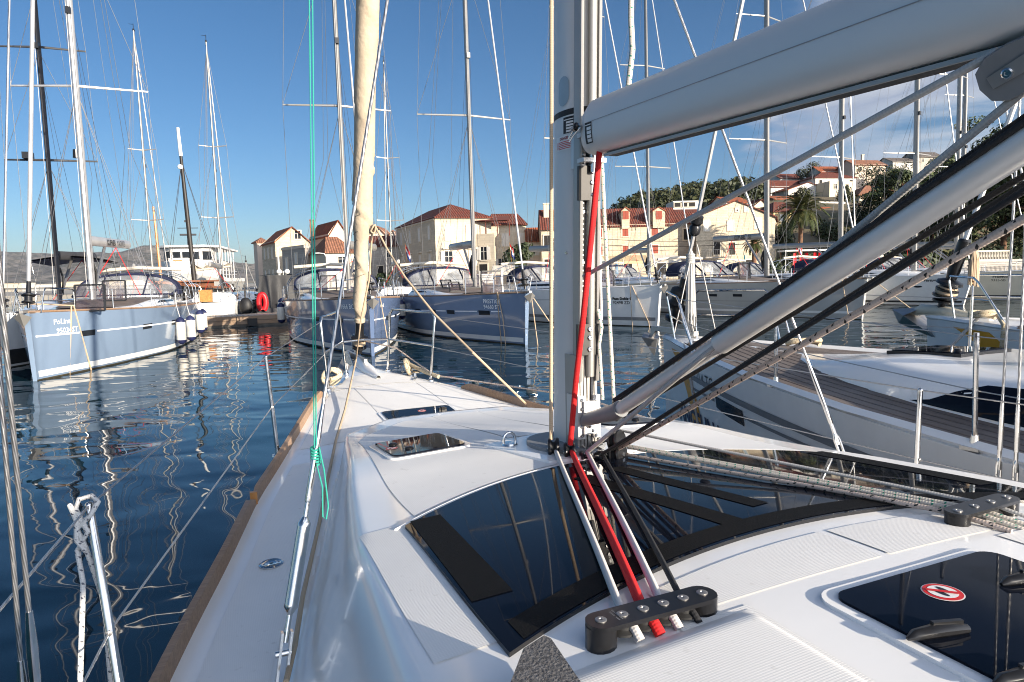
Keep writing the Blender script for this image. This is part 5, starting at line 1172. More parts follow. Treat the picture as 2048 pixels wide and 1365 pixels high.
YB3 = yacht('sailing_yacht', 'white sailing yacht whose cabin windows show between the PRESTIGE yacht and our mast', atz(1135, 652, 0), RZ(-155), 13.0, 4.2, 1.65, 1.4, WHITE, G_, mw=0.16, mh=0.6, spread=(), boom=0, deckm=GEL, toe=GEL, lod=0, wins=((0.60, 0.66, 0.58, 0.7),)) if False else None
# --- the two yachts rafted beside us
ANG = yacht('sailing_yacht', 'white sailing yacht rafted alongside on the right, lettered ANGELINA, with grey teak deck', V(2.02, 8.9, 0), RZ(24), 13.6, 4.3, 1.52, 1.36, WHITE, 'white charter yachts rafted on our right', mast=0.40, mh=17, mw=0.18,
    boom=0, stripe=(0.80, ((0.03, 0.95),), 0.06, GREYP), boot=None, wins=(), deckm=GEL, toe=GEL, dodger=False, openh=(), furl=0.022, spread=((6.4, 1.2), (11.0, 1.0)), pulpit=False, cabin=False, lod=1, anchor=False, rake=0.05, hb0=0.05)
# ---- rest of the rafted yacht: deck, planks, coachroof, lettering
RA = ANG['R']; ap, azs, ahb, AL_ = ANG['pt'], ANG['zs'], ANG['hb'], 13.6
def adk(x, y): s = min(1, max(0, -y/AL_)); return azs(s)+0.06*(1-(x/max(ahb(s), .02))**2)-0.005
CAULK = pmat('black_caulking', (0.014, 0.013, 0.012), 0.7)
mb = MB(); mb.grid(40, 10, lambda u, v: ((2*v-1)*(ahb(lerp(.05, .62, u))-0.10), -lerp(.05, .62, u)*AL_, adk((2*v-1)*(ahb(lerp(.05, .62, u))-0.10), -lerp(.05, .62, u)*AL_)+0.006), flip=True); mb.build('deck_caulking', CAULK, RA)
PW = 0.088
for side in (-1, 1):
    for k in range(21):
        d0 = 0.115+PW*k; ss0 = next((i/400 for i in range(400) if ahb(i/400)-d0-PW/2 > 0.02 and i/400 > 0.055), None)
        if ss0 is None or ss0 > 0.4: continue
        mb = MB(); n_ = 20; vs = []
        for i in range(n_+1):
            s = lerp(ss0, 0.62, (i/n_)**1.2); y = -s*AL_
            for d, dz in ((0.005, 0.006), (0.009, 0.0155), (PW-0.009, 0.0155), (PW-0.005, 0.006)):
                x = side*max(0.012, ahb(s)-d0-d); vs.append((x, y, adk(x, y)+dz))
        mb.add(vs, [(4*i+j, 4*i+j+1, 4*i+5+j, 4*i+4+j) for i in range(n_) for j in range(3)]); mb.build('deck_plank', TEAKG, RA, False)
CW_ = [(-2.25, 0.04), (-2.5, 0.32), (-3.0, 0.64), (-3.5, 0.88), (-4.3, 1.15), (-5, 1.30), (-7, 1.42), (-9, 1.45)]
def acw(y): return tab(CW_, y)
def ach(y): return 0.02+0.20*ss(-2.25, -3.9, y)+0.16*ss(-3.9, -6.5, y)
prof2 = [(1.0, 0.0), (0.985, 0.3), (0.95, 0.62), (0.89, 0.85), (0.78, 0.97), (0.55, 1.06), (0.28, 1.10), (0, 1.12)]; prof2 = prof2+[(-a, b) for a, b in prof2[-2::-1]]; m2 = len(prof2)-1
def ay(u): return -2.25-6.4*u**1.3
def acf(u, v): y = ay(u); a, b = prof2[round(v*m2)]; return (a*acw(y), y, adk(acw(y), y)-0.005+b*ach(y))
mb = MB(); mb.grid(60, m2, acf); ACR = mb.build('coachroof', GEL, RA, sharp=180)
def atop(x, y):                                       # coachroof surface height under a point
    a = min(1, abs(x)/acw(y)); pr = prof2[:8]
    for (a0, b0), (a1, b1) in zip(pr, pr[1:]):
        if a >= a1: return adk(acw(y), y)-0.005+lerp(b1, b0, (a-a1)/(a0-a1))*ach(y)
    return adk(acw(y), y)+1.12*ach(y)
for side in (-1, 1):
    mb = MB()
    def awf(u, v):
        y = lerp(-4.20, -7.6, u); hgt = lerp(0.12, 0.86, v)*1.0; hgt = 0.14+(0.70*ss(0.0, 0.16, u))*v; i = 0
        for (a0, b0), (a1, b1) in zip(prof2[:8], prof2[1:8]):
            if b0 <= hgt <= b1: a = lerp(a0, a1, (hgt-b0)/(b1-b0)); break
        return (side*(a*acw(y)+0.006), y, adk(acw(y), y)-0.003+hgt*ach(y))
    mb.grid(20, 8, awf, flip=side > 0); mb.build('cabin_window', DGLASS, RA)
def ahatch(cx, cy, w, l, name='hatch'):
    f = lambda p, h: V(p[0], p[1], atop(cx, cy)+(atop(cx, cy+l/2)-atop(cx, cy-l/2))/l*(p[1]-cy)+h)
    rc = [(cx+sx*w/2, cy+sy*l/2) for sx, sy in ((-1, -1), (1, -1), (1, 1), (-1, 1))]
    mb = MB(); mb.prism([(cx+(a-cx)*1.1, cy+(b-cy)*1.1) for a, b in rc], lambda p: f(p, -0.05), lambda p: f(p, 0.008)); o = mb.build(name, BLK, RA, False)
    mb = MB(); mb.prism(rc, lambda p: f(p, 0.0), lambda p: f(p, 0.016)); mb.build('hatch_glass', DGLASS, o, False)
    mb = MB(); mb.lathe(f((cx-w*0.22, cy-l*0.3), 0.016), [(0.035, 0), (0.03, 0.015), (0, 0.017)], n=10); mb.build('hatch_handle', BLK, o)
ahatch(0.0, -3.72, 0.56, 0.56); ahatch(0.28, -4.95, 0.50, 0.34)
mb = MB(); 
for k in range(3): mb.tube([(0.55+0.05*k, -4.35, atop(0.55, -4.35)+0.0), (0.55+0.05*k, -4.37, atop(.55, -4.35)+0.07), (0.55+0.05*k, -4.46, atop(.55, -4.4)+0.07), (0.55+0.05*k, -4.48, atop(.55, -4.4))], 0.008, 6)
mb.build('deck_eye', CHROME, RA)
letter('ANGELINA', 0.40, lambda x, y: ap(-1, max(0, 0.60+x*0.74)/AL_, 0.60+y*0.82, 0.006), NAVYT, RA, bold=0.012)
letter('714 TG', 0.20, lambda x, y: ap(-1, (1.40+x*0.86)/AL_, 1.175+y, 0.006), BLKT, RA)
def swoosh(Yd, side, P0, P1, mat, sc=1.0):
    mb = MB(); mb.grid(14, 4, lambda u, v: Yd['pt'](side, lerp(tabc(P0, u)[0], tabc(P1, u)[0], v)/Yd['L'], lerp(tabc(P0, u)[1], tabc(P1, u)[1], v), 0.005)); mb.build('bow_swoosh', mat, Yd['R'], sharp=180)
def tabc(P, u):
    k = u*(len(P)-1); i = min(len(P)-2, int(k)); return (lerp(P[i][0], P[i+1][0], k-i), lerp(P[i][1], P[i+1][1], k-i))
swoosh(ANG, -1, [(.36, 1.44), (.72, 1.28), (.98, 1.03), (1.12, 0.75), (1.16, 0.50), (1.14, 0.25)], [(.80, 1.44), (1.14, 1.23), (1.36, 0.95), (1.46, 0.65), (1.47, 0.45), (1.42, 0.25)], YELL)
mb = MB(); mb.grid(3, 3, lambda u, v: ap(-1, lerp(1.97, 2.60, u)/AL_, lerp(1.0, 1.145, v)-0.02*u+(0.03 if u < 0.05 and v < 0.05 else 0), 0.006)); mb.build('hull_window', BGLASS, RA, False)
mb = MB(); mb.grid(120, 1, lambda u, v: ap(-1, lerp(2.62, 12.5, u)/AL_, 1.055+0.03*v, 0.007)); mb.build('hull_stripe', GREYP, RA)
mb = MB(); mb.grid(30, 1, lambda u, v: ap(-1, lerp(0.95, 1.93, u)/AL_, 1.075+0.03*v, 0.0045)); mb.build('hull_stripe', GREYP, RA)
def tubes(parent, specs, name, mat=CHROME):
    mb = MB()
    for pts, r in specs: mb.tube(pts, r, 8)
    return mb.build(name, mat, parent)
def ahalf(a0, a1, t0, t1): 
    L_ = lambda p, q, k: V(*p).lerp(V(*q), k)
    o = tubes(RA, [([a0, L_(a0, t0, .9), L_(t0, t1, .07), L_(t0, t1, .93), L_(a1, t1, .9), a1], 0.0135), ([L_(a0, t0, .5), L_(a1, t1, .5)], 0.0105)], 'pulpit')
zr = 1.54
ahalf((-0.20, -0.45, zr), (-0.62, -1.32, zr-.02), (-0.22, -0.30, zr+.60), (-0.66, -1.10, zr+.56)); ahalf((0.16, -0.42, zr), (0.66, -1.30, zr-.02), (0.20, -0.30, zr+.60), (0.74, -1.05, zr+.60))
tubes(RA, [([(-0.66, -1.38, zr-.03), (-0.68, -1.22, zr+.3), (-0.66, -1.12, zr+.5)], 0.0125)], 'pulpit_leg'); tubes(RA, [([(0.72, -1.42, zr-.03), (0.76, -1.2, zr+.5)], 0.0125)], 'pulpit_leg')
tops = []
for (y, side) in ((-3.18, -1), (-5.05, -1), (-3.1, 1), (-5.0, 1)):
    s = -y/AL_; x = side*(ahb(s)-0.06); z = azs(s)+0.01
    o = tubes(RA, [([(x, y, z), (x*1.012, y, z+0.62)], 0.0135)], 'stanchion'); mb = MB(); mb.box(x-0.05, x+0.05, y-0.05, y+0.05, z-0.01, z+0.012); mb.lathe((x, y, z), [(0.03, 0.0), (0.02, 0.07)], n=10); mb.build('stanchion_base', CHROME, o); tops.append((side, V(x*1.012, y, z+0.60), V(x, y, z+0.31)))
for side in (-1, 1):
    t = [q for q in tops if q[0] == side]; st = (V(-0.66, -1.10, zr+.54), V(-0.64, -1.2, zr+.27)) if side < 0 else (V(0.74, -1.05, zr+.58), V(0.7, -1.2, zr+.28))
    for k in (1, 2): mb = MB(); mb.tube([st[k-1], t[0][k], t[1][k], (side*2.16, -9.5, t[1][k].z-0.1)], 0.0035, 6); mb.build('lifeline', WIRE, RA)
mb = MB(); fz = ANG['ff']; dd = (ANG['tm']-fz).normalized(); mb.lathe(fz+dd*0.30, [(0.02, 0), (0.13, 0.03), (0.14, 0.07), (0.11, 0.10), (0.11, 0.16), (0.145, 0.20), (0.13, 0.25), (0.05, 0.28)], dd, 18); mb.build('furler_housing', BLKM, RA)
tubes(RA, [([fz+dd*0.02+V(sx, 0, 0), fz+dd*0.32+V(sx*.6, 0, 0)], 0.012) for sx in (-0.03, 0.03)], 'forestay_link')
# halyard coil tied to the forestay, with its black swivel
mb = MB(); mb.lathe(fz+dd*1.24, [(0.03, 0), (0.065, 0.03), (0.07, 0.10), (0.05, 0.13), (0.075, 0.16), (0.075, 0.24), (0.03, 0.28)], dd, 14); mb.build('halyard_swivel', BLK, RA)
mb = MB(); top_ = fz+dd*1.02+V(-0.03, -0.05, 0)
for k in range(9):
    a = k*0.7; lx, ly = 0.034*cos(a), 0.034*sin(a); mb.tube([top_+V(0, 0, 0.05), top_+V(lx, ly, -0.03), top_+V(lx*1.3, ly*1.3, -0.35-0.03*(k % 3)), top_+V(lx*1.8, ly*1.6, -0.78-0.04*(k % 4)), top_+V(lx*1.0+0.04, ly, -0.92-0.02*k), top_+V(-lx*1.5, -ly*1.5, -0.72), top_+V(-lx, -ly, -0.3), top_+V(-lx*.6, -ly*.6, -0.02)], 0.011, 6)
for k in range(6): mb.tube([top_+V(0.045*cos(a), 0.045*sin(a), -0.02-0.02*k) for a in [2*pi*i/12 for i in range(13)]], 0.012, 6)
mb.build('rope_bunch', R_GRY, RA)
tubes(RA, [([top_+V(0.02, 0, 0.0), fz+dd*0.3+V(0.05, -0.05, 0)], 0.006), ([top_+V(0.06, -0.05, 0.1), V(0.3, -0.6, zr+.1)], 0.006), ([top_+V(-0.05, -0.05, -0.1), V(-0.25, -0.5, zr+.1)], 0.006)], 'halyard', R_WHT)
# anchor on Angelina's roller
mb = MB(); mb.bar((0, -0.6, zr+.08), (0, 0.28, zr+.10), 0.07, 0.06); mb.bar((0, 0.22, zr+.10), (0.0, 0.36, zr-.06), 0.04, 0.06)
mb.add([(-0.15, 0.34, zr-.02), (0.15, 0.34, zr-.02), (0, 0.48, zr+.03), (0, 0.26, zr-.28), (0, 0.20, zr-.05)], [(0, 1, 2), (0, 2, 3), (1, 3, 2), (0, 3, 4), (1, 4, 3), (0, 4, 1)]); mb.build('anchor', ALUD, RA, False)
def ringrope(c, r, label, rr=0.022, turns=2, tail=(), parent=None, sc=(1, 1)):
    mb = MB(); pts = [c+V(r*sc[0]*cos(a), r*sc[1]*sin(a)*0.9, 0.02+0.02*a/pi+0.03*abs(sin(a))) for a in [2*pi*i/14 for i in range(14*turns+1)]]
    mb.tube(pts+list(tail), rr, 8); return thing(mb, 'mooring_rope', R_MOOR, label, 'rope', 'mooring ropes on the rafted yachts')
aw = ANG['W']; ringrope(aw((0.55, -1.75, adk(.55, -1.75)+.02)), 0.20, 'thick tan mooring rope arched over the teak foredeck of the ANGELINA yacht', 0.028, 1, sc=(0.9, 0.5))
line([aw((-0.45, -0.95, zr)), aw(ap(-1, 0.085, 1.5, 0.02)), aw(ap(-1, 0.095, 0.9, 0.015)), aw(ap(-1, 0.105, 0.0, 0.02))], 'grey rope hanging down the port bow of the ANGELINA yacht', R_GRY, 0.016)
# ---- 1148 TG
Y48 = yacht('sailing_yacht', 'white sailing yacht with a yellow bow swoosh and 1148 TG lettering, beyond the ANGELINA yacht', V(6.35, 10.35, 0), RZ(24), 13.2, 4.2, 1.58, 1.40, WHITE, 'white charter yachts rafted on our right', mast=0.42, mh=17, mw=0.18, boom=0,
    boot=None, dodger=False, deckm=GEL, toe=GEL, furl=0.035, furlm=WHITE, spread=((6.4, 1.2), (11.0, 1.0)), rake=0.05, hb0=0.05, anchor=False, pulpit=False, texts=[('1148 TG', -1, 2.30, 1.06, 0.34, BLKT, {})])
RB8 = Y48['R']; p8 = Y48['pt']; z8 = 1.60
swoosh(Y48, -1, [(.55, 1.50), (.95, 1.34), (1.25, 1.08), (1.42, 0.78), (1.50, 0.5), (1.5, 0.25)], [(1.25, 1.48), (1.55, 1.30), (1.85, 1.05), (2.02, 0.75), (2.1, 0.5), (2.1, 0.25)], YELL)
mb = MB()
for side in (-1, 1):
    pts = [(side*(Y48['hb'](s)-0.05), -s*13.2, Y48['zs'](s)+0.035) for s in (0.125, 0.13, 0.2, 0.3, 0.4, 0.6)]; mb.tube(pts, [0.02]+[0.045]*5, 4)
mb.build('wooden_rail', TEAK, RB8, False)
def bhalf(a0, a1, t0, t1): L_ = lambda p, q, k: V(*p).lerp(V(*q), k); tubes(RB8, [([a0, L_(a0, t0, .9), L_(t0, t1, .07), L_(t0, t1, .93), L_(a1, t1, .9), a1], 0.0145), ([L_(a0, t0, .5), L_(a1, t1, .5)], 0.0115)], 'pulpit')
bhalf((-0.25, -0.55, z8), (-0.62, -1.45, z8), (-0.26, -0.45, z8+.62), (-0.62, -1.05, z8+.60)); bhalf((0.22, -0.5, z8), (0.95, -2.4, z8-.03), (0.28, -0.45, z8+.62), (0.80, -1.35, z8+.60))
fz8 = Y48['ff']; d8 = (Y48['tm']-fz8).normalized(); mb = MB(); mb.lathe(fz8+d8*0.02, [(0.05, 0), (0.05, 0.18), (0.17, 0.20), (0.17, 0.23), (0.12, 0.24), (0.12, 0.38), (0.18, 0.40), (0.17, 0.44), (0.07, 0.48), (0.085, 0.60), (0.085, 1.05), (0.06, 1.08)], d8, 18); mb.build('furling_drum', BLK, RB8)
mb = MB(); mb.lathe(fz8+d8*0.25, [(0.12, 0), (0.15, 0.03), (0.15, 0.10), (0.12, 0.13)], d8, 14); mb.build('furling_line', R_TAN, RB8)
mb = MB(); t8 = fz8+d8*1.0+V(0.10, -0.10, 0)
for k in range(9):
    a = k*0.7; lx = 0.075*cos(a); ly = 0.05*sin(a); mb.tube([t8+V(-0.1, 0.06, 0.02), t8+V(lx*.3, ly*.3, 0.0), t8+V(lx, ly, -0.3), t8+V(lx*1.2, ly, -0.52-0.01*k), t8+V(-lx, -ly, -0.5), t8+V(-lx*.8, -ly, -0.2), t8+V(-lx*.2, 0, 0)], 0.012, 6)
mb.build('rope_bunch', R_TAN, RB8)
mb = MB(); mb.bar((0, -0.9, z8+.06), (0, 0.30, z8+.06), 0.10, 0.06); mb.tube([(0, -0.75, z8+.02), (0, -0.3, z8+.09), (0, 0.12, z8+.11), (0, 0.22, z8+.06)], [0.04, 0.07, 0.085, 0.06], 10); mb.build('bow_roller', CREAMH, RB8)
mb = MB(); mb.add([(-0.24, 0.25, z8+.02), (0.24, 0.25, z8+.02), (0, 0.62, z8+.10), (0, 0.50, z8-.12), (-0.05, -0.25, z8-.36), (0.0, 0.1, z8+.14)], [(0, 1, 3), (0, 3, 4), (1, 4, 3), (0, 2, 3), (1, 3, 2), (0, 5, 2), (1, 2, 5), (0, 4, 1)]); mb.build('anchor', ALUD, RB8, False)
w8 = Y48['W']; ringrope(w8((-0.42, -1.05, z8+.03)), 0.16, 'grey mooring rope piled on the port bow of the 1148 TG yacht above its swoosh', 0.026, 2, [w8(p8(-1, 0.115, 1.60, 0.03)), w8(p8(-1, 0.11, 1.2, 0.03)), w8(p8(-1, 0.11, 0.6, 0.03))]); ringrope(w8((0.72, -1.9, z8+.05)), 0.24, 'tan mooring rope arched on the starboard bow of the 1148 TG yacht', 0.028, 2, sc=(1, .4))
line([w8((-0.45, -1.0, z8+.05)), w8((-0.9, -0.6, 0.9)), w8((-1.9, -0.2, 0.0))], 'grey mooring rope running left from the 1148 TG bow to the water', R_GRY, 0.024)
# ---- yachts at the left beyond the pale blue one
YL = yacht('sailing_yacht', 'white sailing yacht at the far left edge with a black mast and dark bimini', atz(12, 738, 0), RZ(-163), 14.0, 4.4, 1.6, 1.4, WHITE, G_, boot=BLKM, bootz=(0.06, 0.5), mw=0.17, mh=19, mastm=RIGD, boom=4.8, boom_m=RIGD, deckm=GEL, toe=GEL,
    spread=((5.2, 1.5), (9.2, 1.4), (14, 1.1)), dodger=False, bimini=False)
wl = YL['W']; mb = MB(); mb.grid(8, 8, lambda u, v: V(lerp(-1.3, 1.3, u), lerp(-9.2, -6.6, v), 3.32+0.16*sin(pi*u)+0.1*v)); mb.grid(8, 8, lambda u, v: V(lerp(-1.3, 1.3, u), lerp(-9.2, -6.6, v), 3.26+0.16*sin(pi*u)+0.1*v), flip=True); mb.build('bimini', NAVYC, YL['R'])
tubes(YL['R'], [([(sx, -6.7, 1.6), (sx, -7.0, 2.6), (sx, -6.7, 3.3)], 0.016) for sx in (-1.25, 1.25)] + [([(sx, -8.6, 1.6), (sx, -9.1, 3.25)], 0.016) for sx in (-1.25, 1.25)], 'bimini_frame')
mb = MB(); c_ = YL['mp'](YL['mz']+5.2); mb.tube([c_+V(-0.9, -0.1, 0.12), c_+V(-0.9, -0.1, 0.42)], [0.13, 0.11], 12); mb.build('radar', BLK, YL['R']); mb = MB(); mb.box(c_.x+0.5, c_.x+0.8, c_.y-0.25, c_.y+0.05, c_.z+0.05, c_.z+0.28); mb.build('deck_light', BLK, YL['R'])
fender(YL, -1, 0.10, 'white fender with dark blue top by the bow of the far left white yacht', 0.0, 0.8, 0.16, group='white fenders of the far left yacht')
gA = 'white yachts moored stern-to behind the pontoon'
def away(px, Y, rz, label, mh, L=11.5, mw=0.15, spread=((5.0, 1.0), (9.6, 0.85)), mastm=ALUW, **k):
    P_ = aty(px, 560, Y); c_ = V(P_.x, P_.y, 0) + V(-sin(rz), cos(rz), 0)*(0.42*L)
    return yacht('sailing_yacht', label, c_, rz, L, 3.8, 1.5, 1.25, WHITE, gA, mast=0.42, mh=mh, mw=mw, boom=4.2, deckm=GEL, toe=GEL, dodger=False, spread=spread, mastm=mastm, furl=0.04, lod=0, boot=BLKT, bootz=(0.3, 0.42), stan=5, **k)
YA = away(445, 46.0, RZ(14), 'white sailing yacht stern-on behind the pontoon with a tall pale mast, left of the ship', 16.2, bimini=False)
YBk = away(307, 46.5, RZ(14), 'white sailing yacht behind the pale blue one, mast topped by a wind vane', 17.2, bimini=False)
YC = away(785, 52.0, RZ(16), 'white sailing yacht whose slim mast stands just right of the furled sail', 16.5, mw=0.13)
ws = YA['W']
mb = MB(); mb.box(-0.35, 0.35, -11.3, -10.9, 1.3, 2.0); mb.box(-1.2, 1.2, -11.7, -11.3, 0.35, 0.5); mb.build('transom_steps', VARN, YA['R'], False)
for sx in (-0.9, 0.9): tubes(YA['R'], [([(sx+0.45*cos(a), -9.9, 1.95+0.45*sin(a)) for a in [2*pi*i/18 for i in range(19)]], 0.02)], 'steering_wheel')
for s, sd, l in ((0.8, 1, 'ball fender on the right quarter of the stern-on white yacht'), (0.95, -1, 'round white fender at the left quarter of the stern-on white yacht')):
    a = YA['pt'](sd, s, 0.8); a.x += sd*0.28; mb = MB(); mb.ball((0, 0, 0), 0.30, 16, (1, 1, 1.1)); mb.tube([(0, 0, 0.3), (0, 0, 0.9)], 0.02, 6); o = thing(mb, 'fender', FENDM, l, 'fender', 'ball fenders of the stern-on yacht'); o.location = ws(a)
# second hull beside it
P_ = aty(487, 590, 44.0); YD = yacht('sailing_yacht', 'small white sailing yacht without sails lying between the stern-on yacht and the grey ship', V(P_.x-2.5, 53.5, 0), RZ(10), 10.5, 3.4, 1.45, 1.2, WHITE, gA, mast=0.4, mh=2.2, mw=0.1, boom=0, deckm=GEL, toe=BLKM, dodger=False, spread=(), lod=0, stan=5)
# ---- pontoon
P0 = V(-44, 23.5, 0); P1 = V(-6.5, 40.6, 0); pd = (P1-P0).normalized(); pn = V(-pd.y, pd.x, 0)
PT = empty('pontoon', P0, atan2(pd.y, pd.x), 'low floating pontoon with a timber face between the pale blue and the dark blue yachts', 'pontoon'); PL = (P1-P0).length
WD = woodmat('pontoon_timber', (0.34, 0.22, 0.13), (0.16, 0.10, 0.06), (2, 30, 30)); WDK = woodmat('pontoon_planks', (0.42, 0.36, 0.29), (0.26, 0.22, 0.18), (30, 2, 30)); CONC = pmat('wet_concrete', (0.10, 0.09, 0.075), 0.8, var=0.3, vs=3)
for k in range(9):
    mb = MB(); a, b = PL*k/9+0.02, PL*(k+1)/9-0.02; mb.box(a, b, -0.06, 0.0, 0.34, 0.56); mb.build('fender_board', WD, PT, False)
    mb = MB(); mb.box(a, b, -0.03, 0.0, 0.12, 0.32); mb.build('fender_board', WD, PT, False)
mb = MB(); mb.box(0, PL, 0.001, 2.2, -0.4, 0.54); mb.build('float', CONC, PT, False)
base = None
for k in range(150):
    if base is None: mb = MB(); mb.box(0, PL/150-0.02, -0.02, 2.22, 0.545, 0.58); base = mb.build('plank', WDK, PT, False)
    else: share(base, 'plank', PT, (PL/150*k, 0, 0))
for x in (21.0, 32.6): mb = MB(); mb.box(x, x+0.5, -0.20, -0.06, 0.02, 0.42); mb.build('rubber_bumper', BLKM, PT, False)
# ---- boat under a black cover, with a red horseshoe buoy cover
cb = aty(560, 640, 41.5); CB = empty('covered_boat', (cb.x, cb.y, 0), RZ(20), 'boat hidden under a tall black tarpaulin beside the pontoon', 'covered boat')
TARP = pmat('black_tarpaulin', (0.016, 0.016, 0.017), 0.55, var=0.3, vs=1.5, bump=0.6, bs=2.5)
mb = MB()
def tarp(u, v):
    z = lerp(0.75, 2.75, v); w = lerp(1.30, 1.02, v); x = (2*u-1)*w; return (x+0.05*sin(u*31)*(1-v), -0.8+0.45*v+0.06*sin(u*23+v)*(1-v), z)
mb.grid(30, 10, tarp)
for sx in (-1, 1): mb.grid(2, 10, lambda u, v: (sx*lerp(1.30, 1.02, v), lerp(-0.8+0.45*v, 4.0-0.5*v, u), lerp(0.75, 2.75, v)), flip=sx > 0)
mb.grid(6, 3, lambda u, v: ((2*u-1)*1.02, lerp(-0.35, 3.5, v), 2.75+0.10*sin(pi*u))); mb.build('tarpaulin', TARP, CB, sharp=80)
mb = MB(); mb.grid(8, 6, lambda u, v: (1.35*cos(pi*(u))*(0.8+0.2*v), -0.9+5.0*(0.5-0.5*cos(0)), 0.0+0.8*v)); mb.box(-1.3, 1.3, -0.85, 4.2, 0.05, 0.78); mb.build('hull', RIGD, CB, False)
mb = MB(); mb.box(-0.1, 1.2, -1.0, -0.87, 0.62, 1.1); mb.build('stern_locker', pmat('dark_box', (0.04, 0.045, 0.04), 0.5), CB, False)
mb = MB(); mb.tube([(0.20*cos(a)-0.95, -1.05, 1.18+0.48*sin(a)) for a in [radians(-70+320*i/14) for i in range(15)]], 0.15, 10)
o = thing(mb, 'lifebuoy', REDP, 'red horseshoe lifebuoy hanging in front of the black tarpaulin', 'lifebuoy'); o.location = (cb.x, cb.y, 0); o.rotation_euler = (0, 0, RZ(20))
mb = MB(); mb.ball((0, 0, 0), 0.5, 12, (0.8, 0.6, 1.1)); mb.tube([(0, 0, -0.4), (0.0, 0, 1.3)], 0.05, 6); o = thing(mb, 'covered_outboard', TARP, 'outboard motor under a black cover left of the red lifebuoy', 'outboard motor'); o.location = (cb.x-1.6, cb.y-1.1, 0.95)
# ---- white steel ship seen over its bow
sp_ = atz(478, 607, 0.0); SH = empty('passenger_ship', (sp_.x-1.2, 66, 0), RZ(-166), 'white and grey passenger ship seen over its bow beyond the pontoon', 'ship')
SHG = pmat('ship_grey_hull', (0.50, 0.49, 0.46), 0.45, var=0.08, vs=0.4, dirt=((0.33, 0.26, 0.19), 0.6, 0.58)); SHW = pmat('ship_white', (0.74, 0.72, 0.68), 0.45, var=0.05, vs=0.5)
def shb(s): return 3.1*(1-(1-min(1, s/0.35))**2.2)+0.05
mb = MB()
for sd in (-1, 1): mb.grid(20, 8, lambda u, v: (sd*shb(u)*(0.55+0.45*v**0.8), -u*24+1.8*v*(1-u)**3, lerp(-0.5, 3.4-0.9*ss(0, .4, u), v)), flip=sd < 0)
mb.build('hull', SHG, SH)
mb = MB()
for sd in (-1, 1): mb.grid(20, 2, lambda u, v: (sd*(shb(u)+0.02), -u*24+1.8*(1-u)**3, lerp(3.4-0.9*ss(0, .4, u), 4.5-1.6*ss(0.1, .4, u), v)), flip=sd < 0)
mb.build('bulwark', SHW, SH)
mb = MB(); mb.grid(12, 4, lambda u, v: ((2*v-1)*shb(u), -u*24+1.8*(1-u)**3, 3.3-0.9*ss(0, .4, u)), flip=True); mb.build('deck', SHW, SH)
mb = MB(); mb.prism([(-2.3, -6.2), (-1.5, -5.3), (1.5, -5.3), (2.3, -6.2), (2.3, -9), (-2.3, -9)], lambda p: V(p[0], p[1], 2.4), lambda p: V(p[0], p[1], 6.1)); WH = mb.build('wheelhouse', SHW, SH, False)
for x0 in (-1.35, -0.45, 0.45):
    mb = MB(); mb.box(x0, x0+0.9, -5.29, -5.24, 4.75, 5.75); f_ = mb.build('window_frame', SHW, WH, False); mb = MB(); mb.box(x0+0.08, x0+0.82, -5.24, -5.225, 4.85, 5.65); mb.build('pane', BGLASS, WH, False)
for sd in (-1, 1): mb = MB(); M_ = None; mb.add([V(sd*2.28, -6.2, z)+V(0, 0, 0) if k in (0, 3) else V(sd*1.55, -5.36, z) for k, z in ((0, 4.8), (1, 4.8), (2, 5.7), (3, 5.7))], [(0, 1, 2, 3)]); mb.v = [(x, y+0.03, z) for x, y, z in mb.v]; mb.build('pane', BGLASS, WH, False)
mb = MB(); mb.prism([(-3.1, -6.3), (-1.8, -4.7), (1.8, -4.7), (3.1, -6.3), (3.1, -20), (-3.1, -20)], lambda p: V(p[0], p[1], 6.12), lambda p: V(p[0], p[1], 6.32)); mb.build('awning_roof', SHW, SH, False)
mb = MB()
for sd in (-1, 1):
    for y in (-7, -9, -11, -13, -15, -17): mb.tube([(sd*2.9, y, 2.5), (sd*2.9, y, 6.15)], 0.05, 5)
    for z in (3.3, 3.7): mb.tube([(sd*2.9, -6.5, z), (sd*2.9, -19, z)], 0.035, 5)
mb.build('awning_post', SHW, SH)
mb = MB(); mb.box(-0.9, 0.9, -2.4, -1.4, 3.0, 4.9); mb.build('companion_house', SHW, SH, False); mb = MB(); mb.box(-0.35, 0.45, -1.4, -1.36, 3.9, 4.7); mb.build('door', VARN, SH, False)
mb = MB(); mb.tube([(0, -7, 6.3), (0, -7, 9.6)], [0.16, 0.08], 8); mb.tube([(-1.0, -7, 8.2), (1.0, -7, 8.2)], 0.04, 6); mb.tube([(-0.8, -6.9, 7.5), (0.8, -6.9, 7.5)], 0.1, 6); mb.box(-0.25, 0.25, -7.1, -6.7, 8.8, 9.0); mb.build('signal_mast', RIGD, SH)
mb = MB(); mb.tube([(-0.05, 1.6, 1.2), (0.05, 1.9, 2.3)], 0.09, 6); mb.bar((-0.5, 1.85, 1.2), (0.5, 1.85, 1.2), 0.14, 0.14); mb.build('anchor', ALUD, SH)
